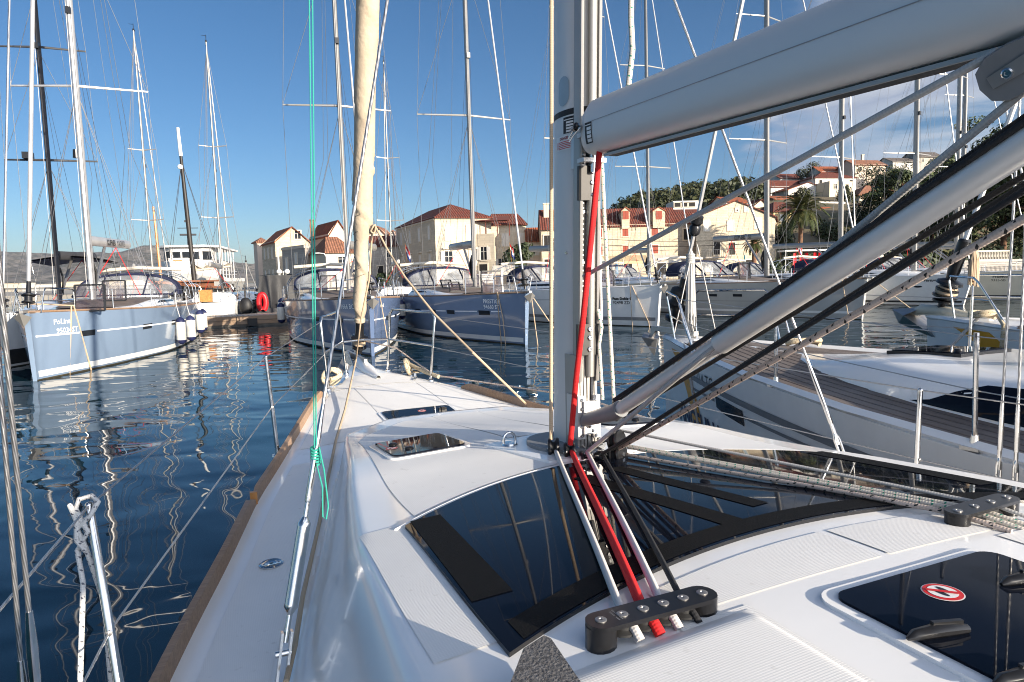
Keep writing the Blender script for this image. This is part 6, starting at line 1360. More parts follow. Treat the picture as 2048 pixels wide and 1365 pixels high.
# ---- dark wooden ship with the black topmast
q = aty(366, 560, 58); WS = empty('wooden_ship', (q.x+1.0, q.y, 0), RZ(12), 'old dark wooden ship with an orange-brown deckhouse and a black mast with white top', 'ship')
WDX = woodmat('orange_deckhouse', (0.34, 0.12, 0.045), (0.2, 0.07, 0.03), (2, 2, 20)); DKH = pmat('tarred_hull', (0.02, 0.017, 0.015), 0.5, var=0.2)
mb = MB()
for sd in (-1, 1): mb.grid(16, 6, lambda u, v: (sd*(2.4*sin(pi*min(1, u*1.0+0.02))**0.6+0.1)*(0.6+0.4*v), 8-18*u, lerp(-0.4, 1.9+0.5*(2*u-1)**2, v)), flip=sd < 0)
mb.build('hull', DKH, WS)
mb = MB()
for sd in (-1, 1): mb.tube([(sd*(2.42*sin(pi*min(1, u*1.0+0.02))**0.6+0.1), 8-18*u, 2.0+0.5*(2*u-1)**2) for u in [i/16 for i in range(17)]], 0.10, 5)
mb.build('rail', WDX, WS); mb = MB(); mb.box(-1.5, 1.5, -6, 0, 1.7, 2.5); mb.box(-1.8, 1.8, -6.5, 0.6, 2.5, 2.62); mb.build('deckhouse', WDX, WS, False)
mb = MB(); mb.tube([(0, 0.0, 1.5), (-0.25, -0.1, 9.0), (-0.38, -0.12, 13.0)], [0.20, 0.17, 0.12], 10); mb.build('mast', DKH, WS); mb = MB(); mb.tube([(-0.38, -0.12, 12.9), (-0.46, -0.13, 15.2)], [0.15, 0.12], 10); mb.build('mast_top', WHITE, WS); mb = MB(); mb.ball((-0.45, -0.3, 12.0), 0.22, 8); mb.build('radar', WHITE, WS)
mb = MB(); mb.tube([(-1.8, -3, 2.0), (-2.0, -3, 8.5)], [0.13, 0.08], 8); mb.build('mizzen_mast', VARN, WS)
for sx in (-2.2, 2.2):
    for dy in (-0.8, 0.3): mb = MB(); mb.tube([(sx, dy, 2), (-0.35, -0.1, 12.5)], 0.018, 4, cap=False); mb.build('shroud', RIGD, WS)
mb = MB(); mb.tube([(0.1, 0.4, 3.5), (1.6, 7, 3.9)], 0.10, 6); mb.grid(14, 3, lambda u, v: (lerp(0.1, 1.6, u)+0.22*cos(pi*v*2), lerp(0.4, 7, u), 3.5+0.4*u+0.25+0.22*sin(2*pi*v)-0.1*sin(u*20))); mb.build('furled_sail', CREAMC, WS)
# ------------------------------------------------------------------ quay, town, hill, far shore
QW = stonemat('quay_stone', (0.34, 0.31, 0.26), 1.4, 0.4, (0.2, 0.18, 0.15), 0.12); PAVE = pmat('quay_paving', (0.36, 0.33, 0.28), 0.85, var=0.12, vs=0.6)
def poly(name, pts, z, mat, depth=None, kind='structure'):
    mb = MB(); n_ = len(pts); mb.add([(x, y, z) for x, y in pts], [tuple(range(n_))])
    if depth: mb.add([(x, y, zz) for zz in (z-depth, z) for x, y in pts], [(i, (i+1) % n_, n_+(i+1) % n_, n_+i) for i in range(n_)])
    o = mb.build(name, mat, None, False)
    return tag(o, kind=kind)
poly('quay', [(-5, 46), (120, 102), (300, 182), (300, 420), (-160, 420), (-160, 120), (-60, 106), (-22, 95), (-14, 75)], 1.15, PAVE, 2.0)
LIME = stonemat('limestone_wall', (0.56, 0.47, 0.34), 0.42, 0.24, (0.44, 0.36, 0.26), 0.13, stain=True); LIME2 = stonemat('pale_limestone', (0.58, 0.50, 0.38), 0.8, 0.34, (0.50, 0.43, 0.33), 0.07)
PLAS = pmat('cream_render', (0.62, 0.54, 0.41), 0.9, var=0.05, vs=0.4, dirt=((0.42, 0.36, 0.27), 0.5, 0.62)); PLASP = pmat('pink_render', (0.60, 0.49, 0.39), 0.9, var=0.05, vs=0.4, dirt=((0.42, 0.34, 0.26), 0.5, 0.62))
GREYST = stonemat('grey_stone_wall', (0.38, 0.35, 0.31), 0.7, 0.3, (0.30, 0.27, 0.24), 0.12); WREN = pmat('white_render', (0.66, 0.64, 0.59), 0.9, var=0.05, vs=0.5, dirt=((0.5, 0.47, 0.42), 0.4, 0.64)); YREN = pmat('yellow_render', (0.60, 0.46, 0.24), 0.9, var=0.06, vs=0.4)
T_RED = tilemat('dark_red_tile', (0.155, 0.036, 0.021)); T_OR = tilemat('orange_tile', (0.34, 0.092, 0.034)); T_BR = tilemat('old_brown_tile', (0.30, 0.13, 0.075)); T_GR = tilemat('grey_tile', (0.13, 0.11, 0.10))
SH_RED = pmat('red_shutter', (0.27, 0.05, 0.025), 0.6, var=0.12, vs=3); SH_WH = pmat('white_shutter', (0.66, 0.63, 0.57), 0.6, var=0.05); SH_BL = pmat('pale_blue_shutter', (0.34, 0.45, 0.52), 0.6, var=0.05); DARK = pmat('dark_opening', (0.015, 0.013, 0.012), 0.8); TRIM = pmat('stone_trim', (0.60, 0.53, 0.42), 0.85, var=0.06)
SHM = {'red': SH_RED, 'white': SH_WH, 'blue': SH_BL}
def gp(px, Y): p = aty(px, 540, Y); return V(p.x, Y, 0)
def zat(px, py, Y): return aty(px, py, Y).z
def roofplane(mb, pts, th=0.16):
    """pts counter-clockwise from above; first edge lies along the eave"""
    e = (pts[1]-pts[0]).normalized(); nrm = Vector((0, 0, 0))
    for i in range(1, len(pts)-1): nrm += (pts[i]-pts[0]).cross(pts[i+1]-pts[0])
    nrm.normalize(); up = nrm.cross(e); n_ = len(pts)
    uv = [((p-pts[0]).dot(e), (p-pts[0]).dot(up)) for p in pts]; lo = [p-V(0, 0, th) for p in pts]
    mb.add(pts+lo, [tuple(range(n_)), tuple(range(2*n_-1, n_-1, -1))]+[(i, n_+i, n_+(i+1) % n_, (i+1) % n_) for i in range(n_)], uv+uv)
def house(label, fp, eave, roof, ridge, wall, tile, wins=(), over=0.35, z0=1.15, group=None, name='house', cat='house', inset=0.35, chim=(), cornice=False):
    FL, FR, BR, BL = [V(p[0], p[1], 0) for p in fp]; c = (FL+FR+BR+BL)/4; R = empty(name, (c.x, c.y, z0), 0, label, cat, group)
    F = [p-c for p in (FL, FR, BR, BL)]; H = eave-z0; T = ridge-z0
    Z = lambda p, z: V(p.x, p.y, z)
    mb = MB()
    for i in range(4): a, b = F[i], F[(i+1) % 4]; mb.add([Z(a, -1.0), Z(b, -1.0), Z(b, H), Z(a, H)], [(0, 1, 2, 3)])
    if roof == 'gable_depth':
        for a, b in ((F[0], F[1]), (F[2], F[3])): mb.add([Z(a, H), Z(b, H), Z((a+b)/2, T-0.05)], [(0, 1, 2)])
    if roof == 'gable_width':
        for a, b in ((F[1], F[2]), (F[3], F[0])): mb.add([Z(a, H), Z(b, H), Z((a+b)/2, T-0.05)], [(0, 1, 2)])
    if roof == 'flat': mb.add([Z(p, H-0.35) for p in F], [(0, 1, 2, 3)])
    mb.build('wall', wall, R, False)
    ex = [p*(1+over/max(p.length, 0.1)*1.3) for p in F]
    mb = MB(); m = (F[0]+F[1])/2; k = (F[2]+F[3])/2
    if roof == 'gable_depth':
        r0 = (ex[0]+ex[1])/2; r1 = (ex[2]+ex[3])/2; d = (T-H)/((F[1]-F[0]).length/2)*over
        roofplane(mb, [Z(ex[3], H-d), Z(ex[0], H-d), Z(r0, T), Z(r1, T)]); roofplane(mb, [Z(ex[1], H-d), Z(ex[2], H-d), Z(r1, T), Z(r0, T)])
    elif roof == 'gable_width':
        r0 = (ex[0]+ex[3])/2; r1 = (ex[1]+ex[2])/2; d = (T-H)/((F[3]-F[0]).length/2)*over
        roofplane(mb, [Z(ex[0], H-d), Z(ex[1], H-d), Z(r1, T), Z(r0, T)]); roofplane(mb, [Z(ex[2], H-d), Z(ex[3], H-d), Z(r0, T), Z(r1, T)])
    elif roof in ('hip_depth', 'hip_width'):
        if roof == 'hip_depth': a, b = (F[0]+F[1])/2, (F[2]+F[3])/2
        else: a, b = (F[0]+F[3])/2, (F[1]+F[2])/2
        r0, r1 = a.lerp(b, inset), b.lerp(a, inset); d = 0.12
        if roof == 'hip_depth':
            roofplane(mb, [Z(ex[0], H-d), Z(ex[1], H-d), Z(r0, T)]); roofplane(mb, [Z(ex[1], H-d), Z(ex[2], H-d), Z(r1, T), Z(r0, T)]); roofplane(mb, [Z(ex[2], H-d), Z(ex[3], H-d), Z(r1, T)]); roofplane(mb, [Z(ex[3], H-d), Z(ex[0], H-d), Z(r0, T), Z(r1, T)])
        else:
            roofplane(mb, [Z(ex[0], H-d), Z(ex[1], H-d), Z(r1, T), Z(r0, T)]); roofplane(mb, [Z(ex[1], H-d), Z(ex[2], H-d), Z(r1, T)]); roofplane(mb, [Z(ex[2], H-d), Z(ex[3], H-d), Z(r0, T), Z(r1, T)]); roofplane(mb, [Z(ex[3], H-d), Z(ex[0], H-d), Z(r0, T)])
    if roof != 'flat': RO = mb.build('roof', tile, R, False)
    if cornice:
        mb = MB()
        for i in range(4):
            a, b = F[i], F[(i+1) % 4]; o = V((b-a).y, -(b-a).x, 0).normalized()*0.14; mb.add([Z(a, H-0.45), Z(b, H-0.45), Z(b, H-0.1), Z(a, H-0.1), Z(a, H-.45)+o, Z(b, H-.45)+o, Z(b, H-.1)+o, Z(a, H-.1)+o], [(4, 5, 6, 7), (0, 4, 7, 3), (1, 2, 6, 5), (3, 7, 6, 2), (0, 1, 5, 4)])
        mb.build('cornice', TRIM, R, False)
    for (face, u, zb, w, h, kind) in wins:
        a, b = F[face], F[(face+1) % 4]; d = (b-a).normalized(); o = V(d.y, -d.x, 0); u = u*(b-a).length if u < 1 else u
        def q(x, z, y): return a+d*(u+x)+o*y+V(0, 0, zb-z0+z)
        def slab(mb, x0, x1, z0_, z1, y0, y1): mb.add([q(x, z, y) for y in (y0, y1) for x, z in ((x0, z0_), (x1, z0_), (x1, z1), (x0, z1))], [(4, 5, 6, 7), (0, 1, 5, 4), (1, 2, 6, 5), (2, 3, 7, 6), (3, 0, 4, 7)])
        mb = MB(); t = 0.16
        slab(mb, -w/2-t, -w/2, -t, h+t, 0, 0.09); slab(mb, w/2, w/2+t, -t, h+t, 0, 0.09); slab(mb, -w/2, w/2, h, h+t, 0, 0.09); slab(mb, -w/2, w/2, -t, 0, 0, 0.13)
        if kind.endswith('^'): slab(mb, -w/2-0.3, w/2+0.3, h+t+0.12, h+t+0.32, 0, 0.3); kind = kind[:-1]
        f = mb.build('window_frame', TRIM, R, False)
        if kind in SHM:
            mb = MB(); slab(mb, -w/2+0.01, -0.015, 0.01, h-0.01, 0, 0.06); slab(mb, 0.015, w/2-0.01, 0.01, h-0.01, 0, 0.06); mb.build('shutter', SHM[kind], f, False)
        else:
            mb = MB(); slab(mb, -w/2, w/2, 0, h, 0, 0.02); mb.build('pane', DARK if kind == 'door' else BGLASS, f, False)
            if kind in ('glass', 'open'):
                mb = MB(); slab(mb, -0.03, 0.03, 0, h, 0, 0.05); slab(mb, -w/2, w/2, h*0.62, h*0.62+0.05, 0, 0.05); mb.build('mullion', SH_WH, f, False)
            if kind == 'open':
                mb = MB(); slab(mb, -w-0.05, -w/2-0.02, 0, h, 0.09, 0.14); slab(mb, w/2+0.02, w+0.05, 0, h, 0.09, 0.14); mb.build('shutter', SH_WH, f, False)
    for (x, y, s, h_) in chim:
        p = c*0+V(x, y, 0); mb = MB(); mb.box(p.x-s, p.x+s, p.y-s, p.y+s, H-0.2, T+h_); mb.box(p.x-s*1.25, p.x+s*1.25, p.y-s*1.25, p.y+s*1.25, T+h_, T+h_+0.15); mb.build('chimney', PLAS if s > 0.3 else T_BR, R, False)
    return R, F, c
GT = 'houses of the old town along the quay'
# cream palazzo with the dark red hip roof
a = gp(873, 95); b = gp(985, 97.5); l = gp(795, 114); e = zat(873, 433, 95)
fw = lambda n_, k0, k1: [lerp(k0, k1, i/(n_-1)) for i in range(n_)]
house('large cream stone palazzo with a dark red hipped roof, behind the PRESTIGE yacht', (a, b, b+(l-a), l), e, 'hip_depth', zat(893, 409, 101), LIME2, T_RED,
      [(3, u, e-3.0, 0.95, 1.9, 'white') for u in (0.16, 0.40, 0.64, 0.87)] + [(3, u, e-6.9, 0.95, 1.9, 'white^') for u in (0.16, 0.40, 0.64, 0.87)] + [(0, 0.24, e-3.2, 1.0, 1.9, 'white'), (0, 0.62, e-3.2, 1.0, 1.9, 'white'), (0, 0.22, e-6.7, 1.05, 1.9, 'open^'), (0, 0.66, e-6.7, 1.05, 1.9, 'white^')] + [(3, u, 2.0, 1.0, 2.2, 'door') for u in (0.25, 0.6)], cornice=True, inset=0.25, group=GT, name='palazzo', cat='building')
a = gp(982, 101); b = gp(1054, 102); e = zat(1020, 447, 101)
house('cream wing of the palazzo with a long low dark red roof', (a, b, b+V(-1, 9, 0), a+V(-1, 9, 0)), e, 'hip_width', zat(1000, 427, 105), LIME2, T_RED, [(0, 0.42, e-3.3, 1.1, 1.9, 'white'), (0, 0.86, e-3.3, 1.1, 1.9, 'white'), (0, 0.30, e-7.0, 1.0, 1.9, 'open')], group=GT, name='palazzo_wing', cat='building', inset=0.12)
a = gp(948, 97); b = gp(990, 95.5); e = zat(970, 468, 96)
house('flat topped cream annexe with one white shuttered window beside the PRESTIGE mast', (a, b, b+V(0, 5, 0), a+V(0, 5, 0)), e, 'flat', e+0.1, LIME2, T_RED, [(0, 0.50, e-3.6, 1.0, 1.8, 'open'), (0, 0.45, 1.4, 1.3, 2.6, 'door'), (1, 0.5, e-3.6, 0.9, 1.8, 'glass')], group=GT)
mb = MB(); a = gp(950, 96.5); b = gp(992, 95); zz = zat(970, 443, 96)
mb.add([V(a.x, a.y, zz+0.1), V(b.x+2, b.y, zz), V(b.x+2, b.y+4, zz+0.9), V(a.x, a.y+4, zz+1.0)], [(0, 1, 2, 3)]); mb.add([V(a.x, a.y, zz-.05), V(b.x+2, b.y, zz-.15), V(b.x+2, b.y+4, zz+0.75), V(a.x, a.y+4, zz+.85)], [(3, 2, 1, 0)])
for k in range(4): p_ = a.lerp(b+V(2, 0, 0), k/3); mb.tube([V(p_.x, p_.y+0.2, e-0.4), V(p_.x, p_.y+0.2, zz+0.1)], 0.07, 5)
thing(mb, 'terrace_canopy', T_RED, 'red tiled terrace canopy on thin posts above the annexe', 'canopy', smooth=False)
a = gp(1054, 99); b = gp(1087, 99); e = zat(1070, 480, 99)
house('small cream house with a bright red roof between the palazzo wing and our mast', (a, b, b+V(0, 7, 0), a+V(0, 7, 0)), e, 'gable_width', zat(1070, 455, 102), PLASP, T_OR, [(0, 0.6, e-2.2, 0.8, 1.4, 'white')], group=GT)
a = gp(1084, 93); b = gp(1118, 93); e = zat(1095, 455, 93)
house('tall stone house with dormer and balcony half hidden by our mast', (a, b, b+V(0, 8, 0), a+V(0, 8, 0)), e, 'gable_width', zat(1095, 420, 97), LIME, T_RED, [(0, 0.35, e-3.0, 0.9, 1.9, 'door'), (0, 0.35, e-6.2, 0.9, 1.9, 'door'), (0, 0.8, e-2.8, 0.7, 1.3, 'glass')], group=GT, chim=((-0.3, -1.5, 0.35, 0.6),))
# house with red shutters
a = gp(1118, 100); b = gp(1356, 100.5); e = zat(1250, 449.5, 100); WR = (b-a).length
pxu = lambda px: (gp(px, 100).x-a.x)
zr_ = [zat(1252, 473, 100), zat(1252, 509, 100)]
RH, F_, c_ = house('long stone house with red shutters and two dormers in its red roof', (a, b, b+V(0, 10, 0), a+V(0, 10, 0)), e, 'gable_width', zat(1250, 417, 105), LIME, T_RED,
      [(0, pxu(px), zz_, 0.98 if px != 1252 else 0.88, 1.22, 'red') for px in (1145, 1199, 1252, 1311) for zz_ in zr_] + [(0, pxu(px), 1.5, 1.4, 2.6, 'door') for px in (1165, 1215, 1255, 1325, 1345)], group=GT)
for px, w_, zt in ((1251.5, 1.15, 0.0), (1318, 1.75, 0.12)):
    D = [aty(px, 449, 100).x-c_.x]; mb = MB(); x = D[0]; y0 = F_[0].y-0.02; h0 = e-1.15-0.6; h1 = zat(px, 421, 100)-1.15+zt*0; 
    mb.add([V(x-w_/2, y0, h0), V(x+w_/2, y0, h0), V(x+w_/2, y0, h1), V(x, y0, h1+0.45), V(x-w_/2, y0, h1), V(x-w_/2, y0+4, h0), V(x+w_/2, y0+4, h0), V(x+w_/2, y0+4, h1), V(x, y0+4, h1+0.45), V(x-w_/2, y0+4, h1)], [(0, 1, 2, 3, 4), (1, 6, 7, 2), (5, 0, 4, 9)]); dm = mb.build('dormer', LIME, RH, False)
    mb = MB(); roofplane(mb, [V(x-w_/2-.15, y0+4, h1-.1), V(x-w_/2-.15, y0-.15, h1-.1), V(x, y0-.15, h1+.52), V(x, y0+4, h1+.52)], 0.1); roofplane(mb, [V(x+w_/2+.15, y0-.15, h1-.1), V(x+w_/2+.15, y0+4, h1-.1), V(x, y0+4, h1+.52), V(x, y0-.15, h1+.52)], 0.1); mb.build('dormer_roof', T_OR, dm, False)
    mb = MB(); zb = zat(px, 439, 100)-1.15; mb.box(x-0.43, x-0.01, y0-0.07, y0, zb, zb+1.18); mb.build('shutter', SH_RED, dm, False); mb = MB(); mb.box(x+0.01, x+0.43, y0-0.07, y0, zb, zb+1.18); mb.build('shutter', SH_RED, dm, False)
mb = MB()
for px in (1219, 1270, 1336): x = aty(px, 449, 100).x-c_.x; mb.tube([V(x, F_[0].y-0.1, e-1.15), V(x, F_[0].y-0.1, e-1.15-0.8)], 0.05, 4)
mb.build('roof_hook', DARK, RH)
# recessed dark house and the gabled stone house
a = gp(1356, 104); b = gp(1394, 104); e = zat(1375, 445, 104)
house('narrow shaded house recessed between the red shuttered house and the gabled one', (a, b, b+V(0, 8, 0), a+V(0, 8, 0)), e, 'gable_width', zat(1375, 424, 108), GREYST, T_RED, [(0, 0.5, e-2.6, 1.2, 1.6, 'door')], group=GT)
a = gp(1392, 100.5); b = gp(1548, 103); e = zat(1546, 432, 103); ux = lambda px: (gp(px, 101.7).x-a.x)
zz2 = zat(1410, 462, 101)
house('gabled pale stone house with a palm shadow across its front', (a, b, b+V(5, 12, 0), a+V(5, 12, 0)), e, 'gable_depth', zat(1475, 400, 101.7), LIME, T_RED,
      [(0, ux(1410), zz2, 0.85, 1.3, 'white'), (0, ux(1461), zz2, 0.9, 1.3, 'white'), (0, ux(1521), zat(1521, 457, 102), 0.9, 1.5, 'blue'), (0, ux(1474.5), zat(1474, 423, 101.7), 0.34, 0.36, 'glass'), (0, ux(1495), zat(1495, 423, 101.7), 0.5, 0.68, 'blue'), (0, ux(1432), zat(1432, 510, 101.5), 1.0, 1.9, 'door'), (0, ux(1464), zat(1464, 510, 101.5), 1.1, 1.8, 'door'), (0, ux(1432), 1.4, 1.3, 2.3, 'door'), (0, ux(1500), 1.4, 1.3, 2.3, 'door')], group=GT)
mb = MB(); x0, x1 = gp(1404, 99.9).x, gp(1458, 100.4).x; z_ = zat(1430, 514, 100); mb.box(x0, x1, 99.3, 100.5, z_-0.2, z_)
for k in range(15): x = lerp(x0, x1, k/14); mb.tube([(x, 99.35, z_), (x, 99.35, z_+1.0)], 0.03, 4)
mb.bar((x0, 99.35, z_+1.0), (x1, 99.35, z_+1.0), 0.07, 0.07); thing(mb, 'balcony', GREYST, 'balcony with a thin railing on the gabled stone house', 'balcony', smooth=False)
# houses left of the furled sail
a = gp(553, 111); b = gp(622, 114); l = gp(526, 121); e = zat(553, 481, 111)
house('stone house with an orange gable roof and white shutters, leftmost tall house', (a, b, b+(l-a), l), e, 'gable_depth', zat(597, 453, 112.5), LIME, T_OR, [(3, u, e-2.7, 0.8, 1.7, 'white') for u in (0.22, 0.5, 0.78)] + [(3, u, e-6.6, 0.8, 1.9, 'white') for u in (0.22, 0.5, 0.78)] + [(3, u, 1.5, 1.0, 1.9, 'glass') for u in (0.3, 0.7)] + [(0, 0.66, e+0.25, 0.95, 1.3, 'glass')], group=GT)
a = gp(517, 128); b = gp(530, 128.5); l = gp(510, 131); e = zat(520, 483, 128)
house('narrow pale house with a brown roof at the left end of the row', (a, b, b+V(-1, 8, 0), l), e, 'hip_depth', zat(522, 475, 130), PLASP, T_BR, group=GT)
a = gp(612, 99); b = gp(622, 100.5); l = gp(566, 106); e = zat(600, 492, 102)
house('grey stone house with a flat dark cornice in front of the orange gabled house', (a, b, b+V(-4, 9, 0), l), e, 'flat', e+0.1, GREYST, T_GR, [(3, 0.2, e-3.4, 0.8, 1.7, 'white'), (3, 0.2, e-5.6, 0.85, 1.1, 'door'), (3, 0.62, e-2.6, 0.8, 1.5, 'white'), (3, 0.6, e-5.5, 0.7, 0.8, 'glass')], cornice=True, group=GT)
a = gp(660, 119); b = gp(700, 121); l = gp(622, 129); e = zat(660, 468, 119)
house('tall pale house with a bright orange roof behind the low hipped house', (a, b, b+(l-a), l), e, 'gable_depth', zat(689, 440, 120), PLASP, T_OR, [(0, 0.3, e-1.8, 0.8, 1.3, 'glass')], group=GT, chim=((-2.0, -3.0, 0.28, 0.2),))
a = gp(653, 94); b = gp(712, 95.5); l = gp(622, 100); e = zat(653, 503, 94)
LH, F_, c_ = house('low house with an old brown hipped roof and a dark sign on its side', (a, b, b+(l-a), l), e, 'hip_width', zat(680, 474, 98), PLAS, T_BR, [(0, 0.55, e-1.6, 1.1, 0.8, 'glass'), (3, 0.35, e-2.2, 0.9, 1.2, 'white'), (0, 0.3, 1.4, 1.2, 2.1, 'white')], group=GT, inset=0.30)
d = (F_[0]-F_[3]).normalized(); o = V(-d.y, d.x, 0)*-1; mb = MB(); wl_ = (F_[0]-F_[3]).length
o = V(d.y, -d.x, 0); sg = lambda u, z, y: F_[3]+d*u+o*y+V(0, 0, z)
mb.add([sg(u, z, y) for y in (0.0, 0.12) for u, z in ((0.3, 1.2), (wl_-0.2, 1.2), (wl_-0.2, 2.6), (0.3, 2.6))], [(4, 5, 6, 7), (0, 1, 5, 4), (1, 2, 6, 5), (2, 3, 7, 6), (3, 0, 4, 7)]); mb.build('sign_board', DARK, LH, False)
mb = MB()
for k, h_ in enumerate((1.0, .7, 1.0, .3, 1.0, .8, 1.0, .5, 1.0, .3, 1.0, .8)): u = 0.8+(wl_-1.6)*k/11.5; mb.add([sg(u+dx, 1.45+dz, 0.13) for dx, dz in ((0, 0), (0.16, 0), (0.16, h_*0.9), (0, h_*0.9))], [(0, 1, 2, 3)])
mb.build('lettering', WHTT, LH, False)
mb = MB(); mb.box(1.5, 2.3, F_[0].y-0.5, F_[0].y-0.06, 1.3, 1.9); mb.build('air_conditioner', WHITE, LH, False)
a = gp(744, 112); b = gp(800, 113); e = zat(770, 490, 112)
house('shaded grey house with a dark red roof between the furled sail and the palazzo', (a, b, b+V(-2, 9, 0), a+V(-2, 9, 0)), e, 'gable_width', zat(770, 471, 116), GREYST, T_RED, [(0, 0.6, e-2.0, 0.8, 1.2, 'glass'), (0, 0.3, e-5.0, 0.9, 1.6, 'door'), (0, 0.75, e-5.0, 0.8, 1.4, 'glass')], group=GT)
for k, (x0, x1, yy) in enumerate(((740, 777, 452), (776, 800, 460))):
    a = gp(x0, 134); b = gp(x1, 135); house('pale gable end peeping over the shaded grey house, %s one' % ('taller left', 'lower right')[k], (a, b, b+V(0, 9, 0), a+V(0, 9, 0)), zat(x0, yy+17, 134), 'gable_depth', zat(x0, yy, 134), PLASP, T_BR, [(0, 0.5, zat(x0, yy+14, 134), 0.5, 0.7, 'glass')], group=GT)
# ---- hillside
def hz(x, y):
    t = min(1, max(0, (y-114)/148)); top = 24*ss(-5, 60, x)+0.125*max(0, x-60)+4*ss(-5, 50, x)*(1-ss(66, 92, x))
    return 1.16+top*t**0.5 - (0.06*(y-262) if y > 262 else 0) + 1.2*noise.noise(V(x*0.03, y*0.03, 0))*min(1, t*6)
SOIL = pmat('hill_soil', (0.15, 0.115, 0.07), 0.95, var=0.35, vs=0.08, dirt=((0.06, 0.07, 0.025), 0.15, 0.45)); mb = MB()
mb.grid(70, 50, lambda u, v: (lerp(-10, 330, u), lerp(113, 330, v), hz(lerp(-10, 330, u), lerp(113, 330, v)))); tag(mb.build('hillside', SOIL), kind='structure')
GH = 'houses on the hillside'
hh_ = [('white house with an orange gable roof and balcony in the middle of the hillside', 1575, 1652, 378, 366, 402, 190, 'gable_depth', WREN, T_OR), ('white house with a dark brown roof left of the orange gabled hillside house', 1540, 1612, 372, 359, 388, 206, 'gable_width', WREN, T_RED), ('white house with a bright orange roof just below the skyline', 1640, 1704, 343, 331, 358, 218, 'gable_width', WREN, T_OR), ('long white house with a dark roof under the bright orange skyline one', 1628, 1708, 354, 343, 368, 203, 'hip_width', WREN, T_RED), ('flat cream modern house with big windows on the slope', 1656, 1702, 362, 361, 385, 186, 'flat', PLAS, T_OR),
 ('pinkish three storey house with a tall chimney on the skyline', 1706, 1766, 328, 318, 352, 212, 'gable_width', PLASP, T_BR), ('low white house with a grey roof on the skyline right of the chimney house', 1780, 1830, 322, 314, 335, 232, 'gable_width', WREN, T_GR), ('grey house at the top of the hill beside the pines', 1830, 1878, 312, 302, 326, 236, 'gable_width', GREYST, T_GR), ('house with a broad orange hipped roof low on the hill behind the big palm', 1640, 1702, 433, 412, 452, 142, 'hip_width', WREN, T_OR), ('yellow house with a dark roof left of the big palm', 1546, 1612, 421, 402, 448, 132, 'hip_width', YREN, T_RED),
 ('small white flat house right of the palm top', 1636, 1688, 403, 402, 416, 162, 'flat', WREN, T_OR), ('tiny white house with a gable by the dark pines', 1703, 1724, 417, 409, 432, 156, 'gable_depth', WREN, T_BR), ('house with a long orange brown roof in front of the pines', 1716, 1812, 388, 369, 402, 172, 'hip_width', PLASP, T_BR), ('white gable behind the peak of the gabled stone house', 1508, 1533, 408, 400, 418, 158, 'gable_depth', PLAS, T_RED), ('orange roofed house peeping over the gabled stone house', 1452, 1495, 402, 392, 415, 156, 'gable_width', WREN, T_OR), ('orange roofed house left of the palm crown', 1548, 1592, 397, 390, 408, 170, 'gable_width', PLASP, T_OR),
 ('brown roofed house high on the left of the hillside houses', 1558, 1602, 355, 346, 366, 228, 'gable_width', WREN, T_RED)]
for (lb, x0, x1, ye, yr, yb, Y, rf, wm, tm_) in hh_:
    a = gp(x0, Y); b = gp(x1, Y+2.5); e = zat((x0+x1)/2, ye, Y); zb = zat((x0+x1)/2, yb, Y); w_ = (b-a).length; nwin = max(2, int(w_/3.2)); fl_ = max(1, int((e-zb)/2.7))
    house(lb, (a, b, b+V(-1.5, 8, 0), a+V(-1.5, 8, 0)), e, rf, zat((x0+x1)/2, yr, Y+3) if rf != 'flat' else e+.1, wm, tm_, [(0, (i+0.5)/nwin, e-2.0-2.7*k, 0.9, 1.2, ('glass', 'white', 'door')[(i*2+k*3+x0) % 3]) for i in range(nwin) for k in range(fl_)], z0=zb-3.0, group=GH, over=0.5, chim=((0.5, 0.5, 0.35, 1.6),) if 'tall chimney' in lb else ())
mb = MB(); a = gp(1347, 150); b = gp(1397, 150); house('white modern flat roofed house with a rounded end in front of the wooded hill', (a, b, b+V(0, 7, 0), a+V(0, 7, 0)), zat(1370, 402, 150), 'flat', 40, WREN, T_OR, [(0, u, zat(1370, 414, 150), 1.5, 0.9, 'door') for u in (0.18, 0.45, 0.72)], z0=zat(1370, 424, 150)-3, group=GH)
a = gp(1340, 140); b = gp(1420, 141); house('low house with a red roof under the white modern one', (a, b, b+V(0, 7, 0), a+V(0, 7, 0)), zat(1380, 427, 140), 'gable_width', zat(1380, 418, 143), WREN, T_RED, z0=zat(1370, 440, 140)-3, group=GH)
# ---- foliage
def leafcloud(mb, c, rx, rz_, n_, size, rnd, flat=0.7, shell=0.55):
    for _ in range(n_):
        while True:
            p = V(rnd.uniform(-1, 1), rnd.uniform(-1, 1), rnd.uniform(-1, 1)); L_ = p.length
            if shell < L_ < 1: break
        q = c+V(p.x*rx, p.y*rx, p.z*rz_); nn_ = (V(p.x, p.y, p.z*flat+0.35)+V(rnd.gauss(0, .45), rnd.gauss(0, .45), rnd.gauss(0, .45))).normalized(); a = nn_.orthogonal().normalized(); b = nn_.cross(a); t = rnd.uniform(0, 6.28); u = a*cos(t)+b*sin(t); w_ = nn_.cross(u); s = size*rnd.uniform(0.6, 1.35)
        mb.add([q-u*s-w_*s*.3, q+w_*s*.65-u*s*.1, q+u*s-w_*s*.05, q-w_*s*.6+u*s*.2], [(0, 1, 2, 3)])
SCRUB = leafmat('hill_foliage', (0.022, 0.034, 0.010), (0.065, 0.066, 0.022), 0.06); PINE = leafmat('pine_foliage', (0.020, 0.036, 0.010), (0.075, 0.095, 0.022), 0.35); BUSHM = leafmat('bush_foliage', (0.018, 0.032, 0.012), (0.05, 0.065, 0.02), 0.8); PALMM = leafmat('palm_foliage', (0.035, 0.055, 0.015), (0.10, 0.10, 0.03), 0.8)
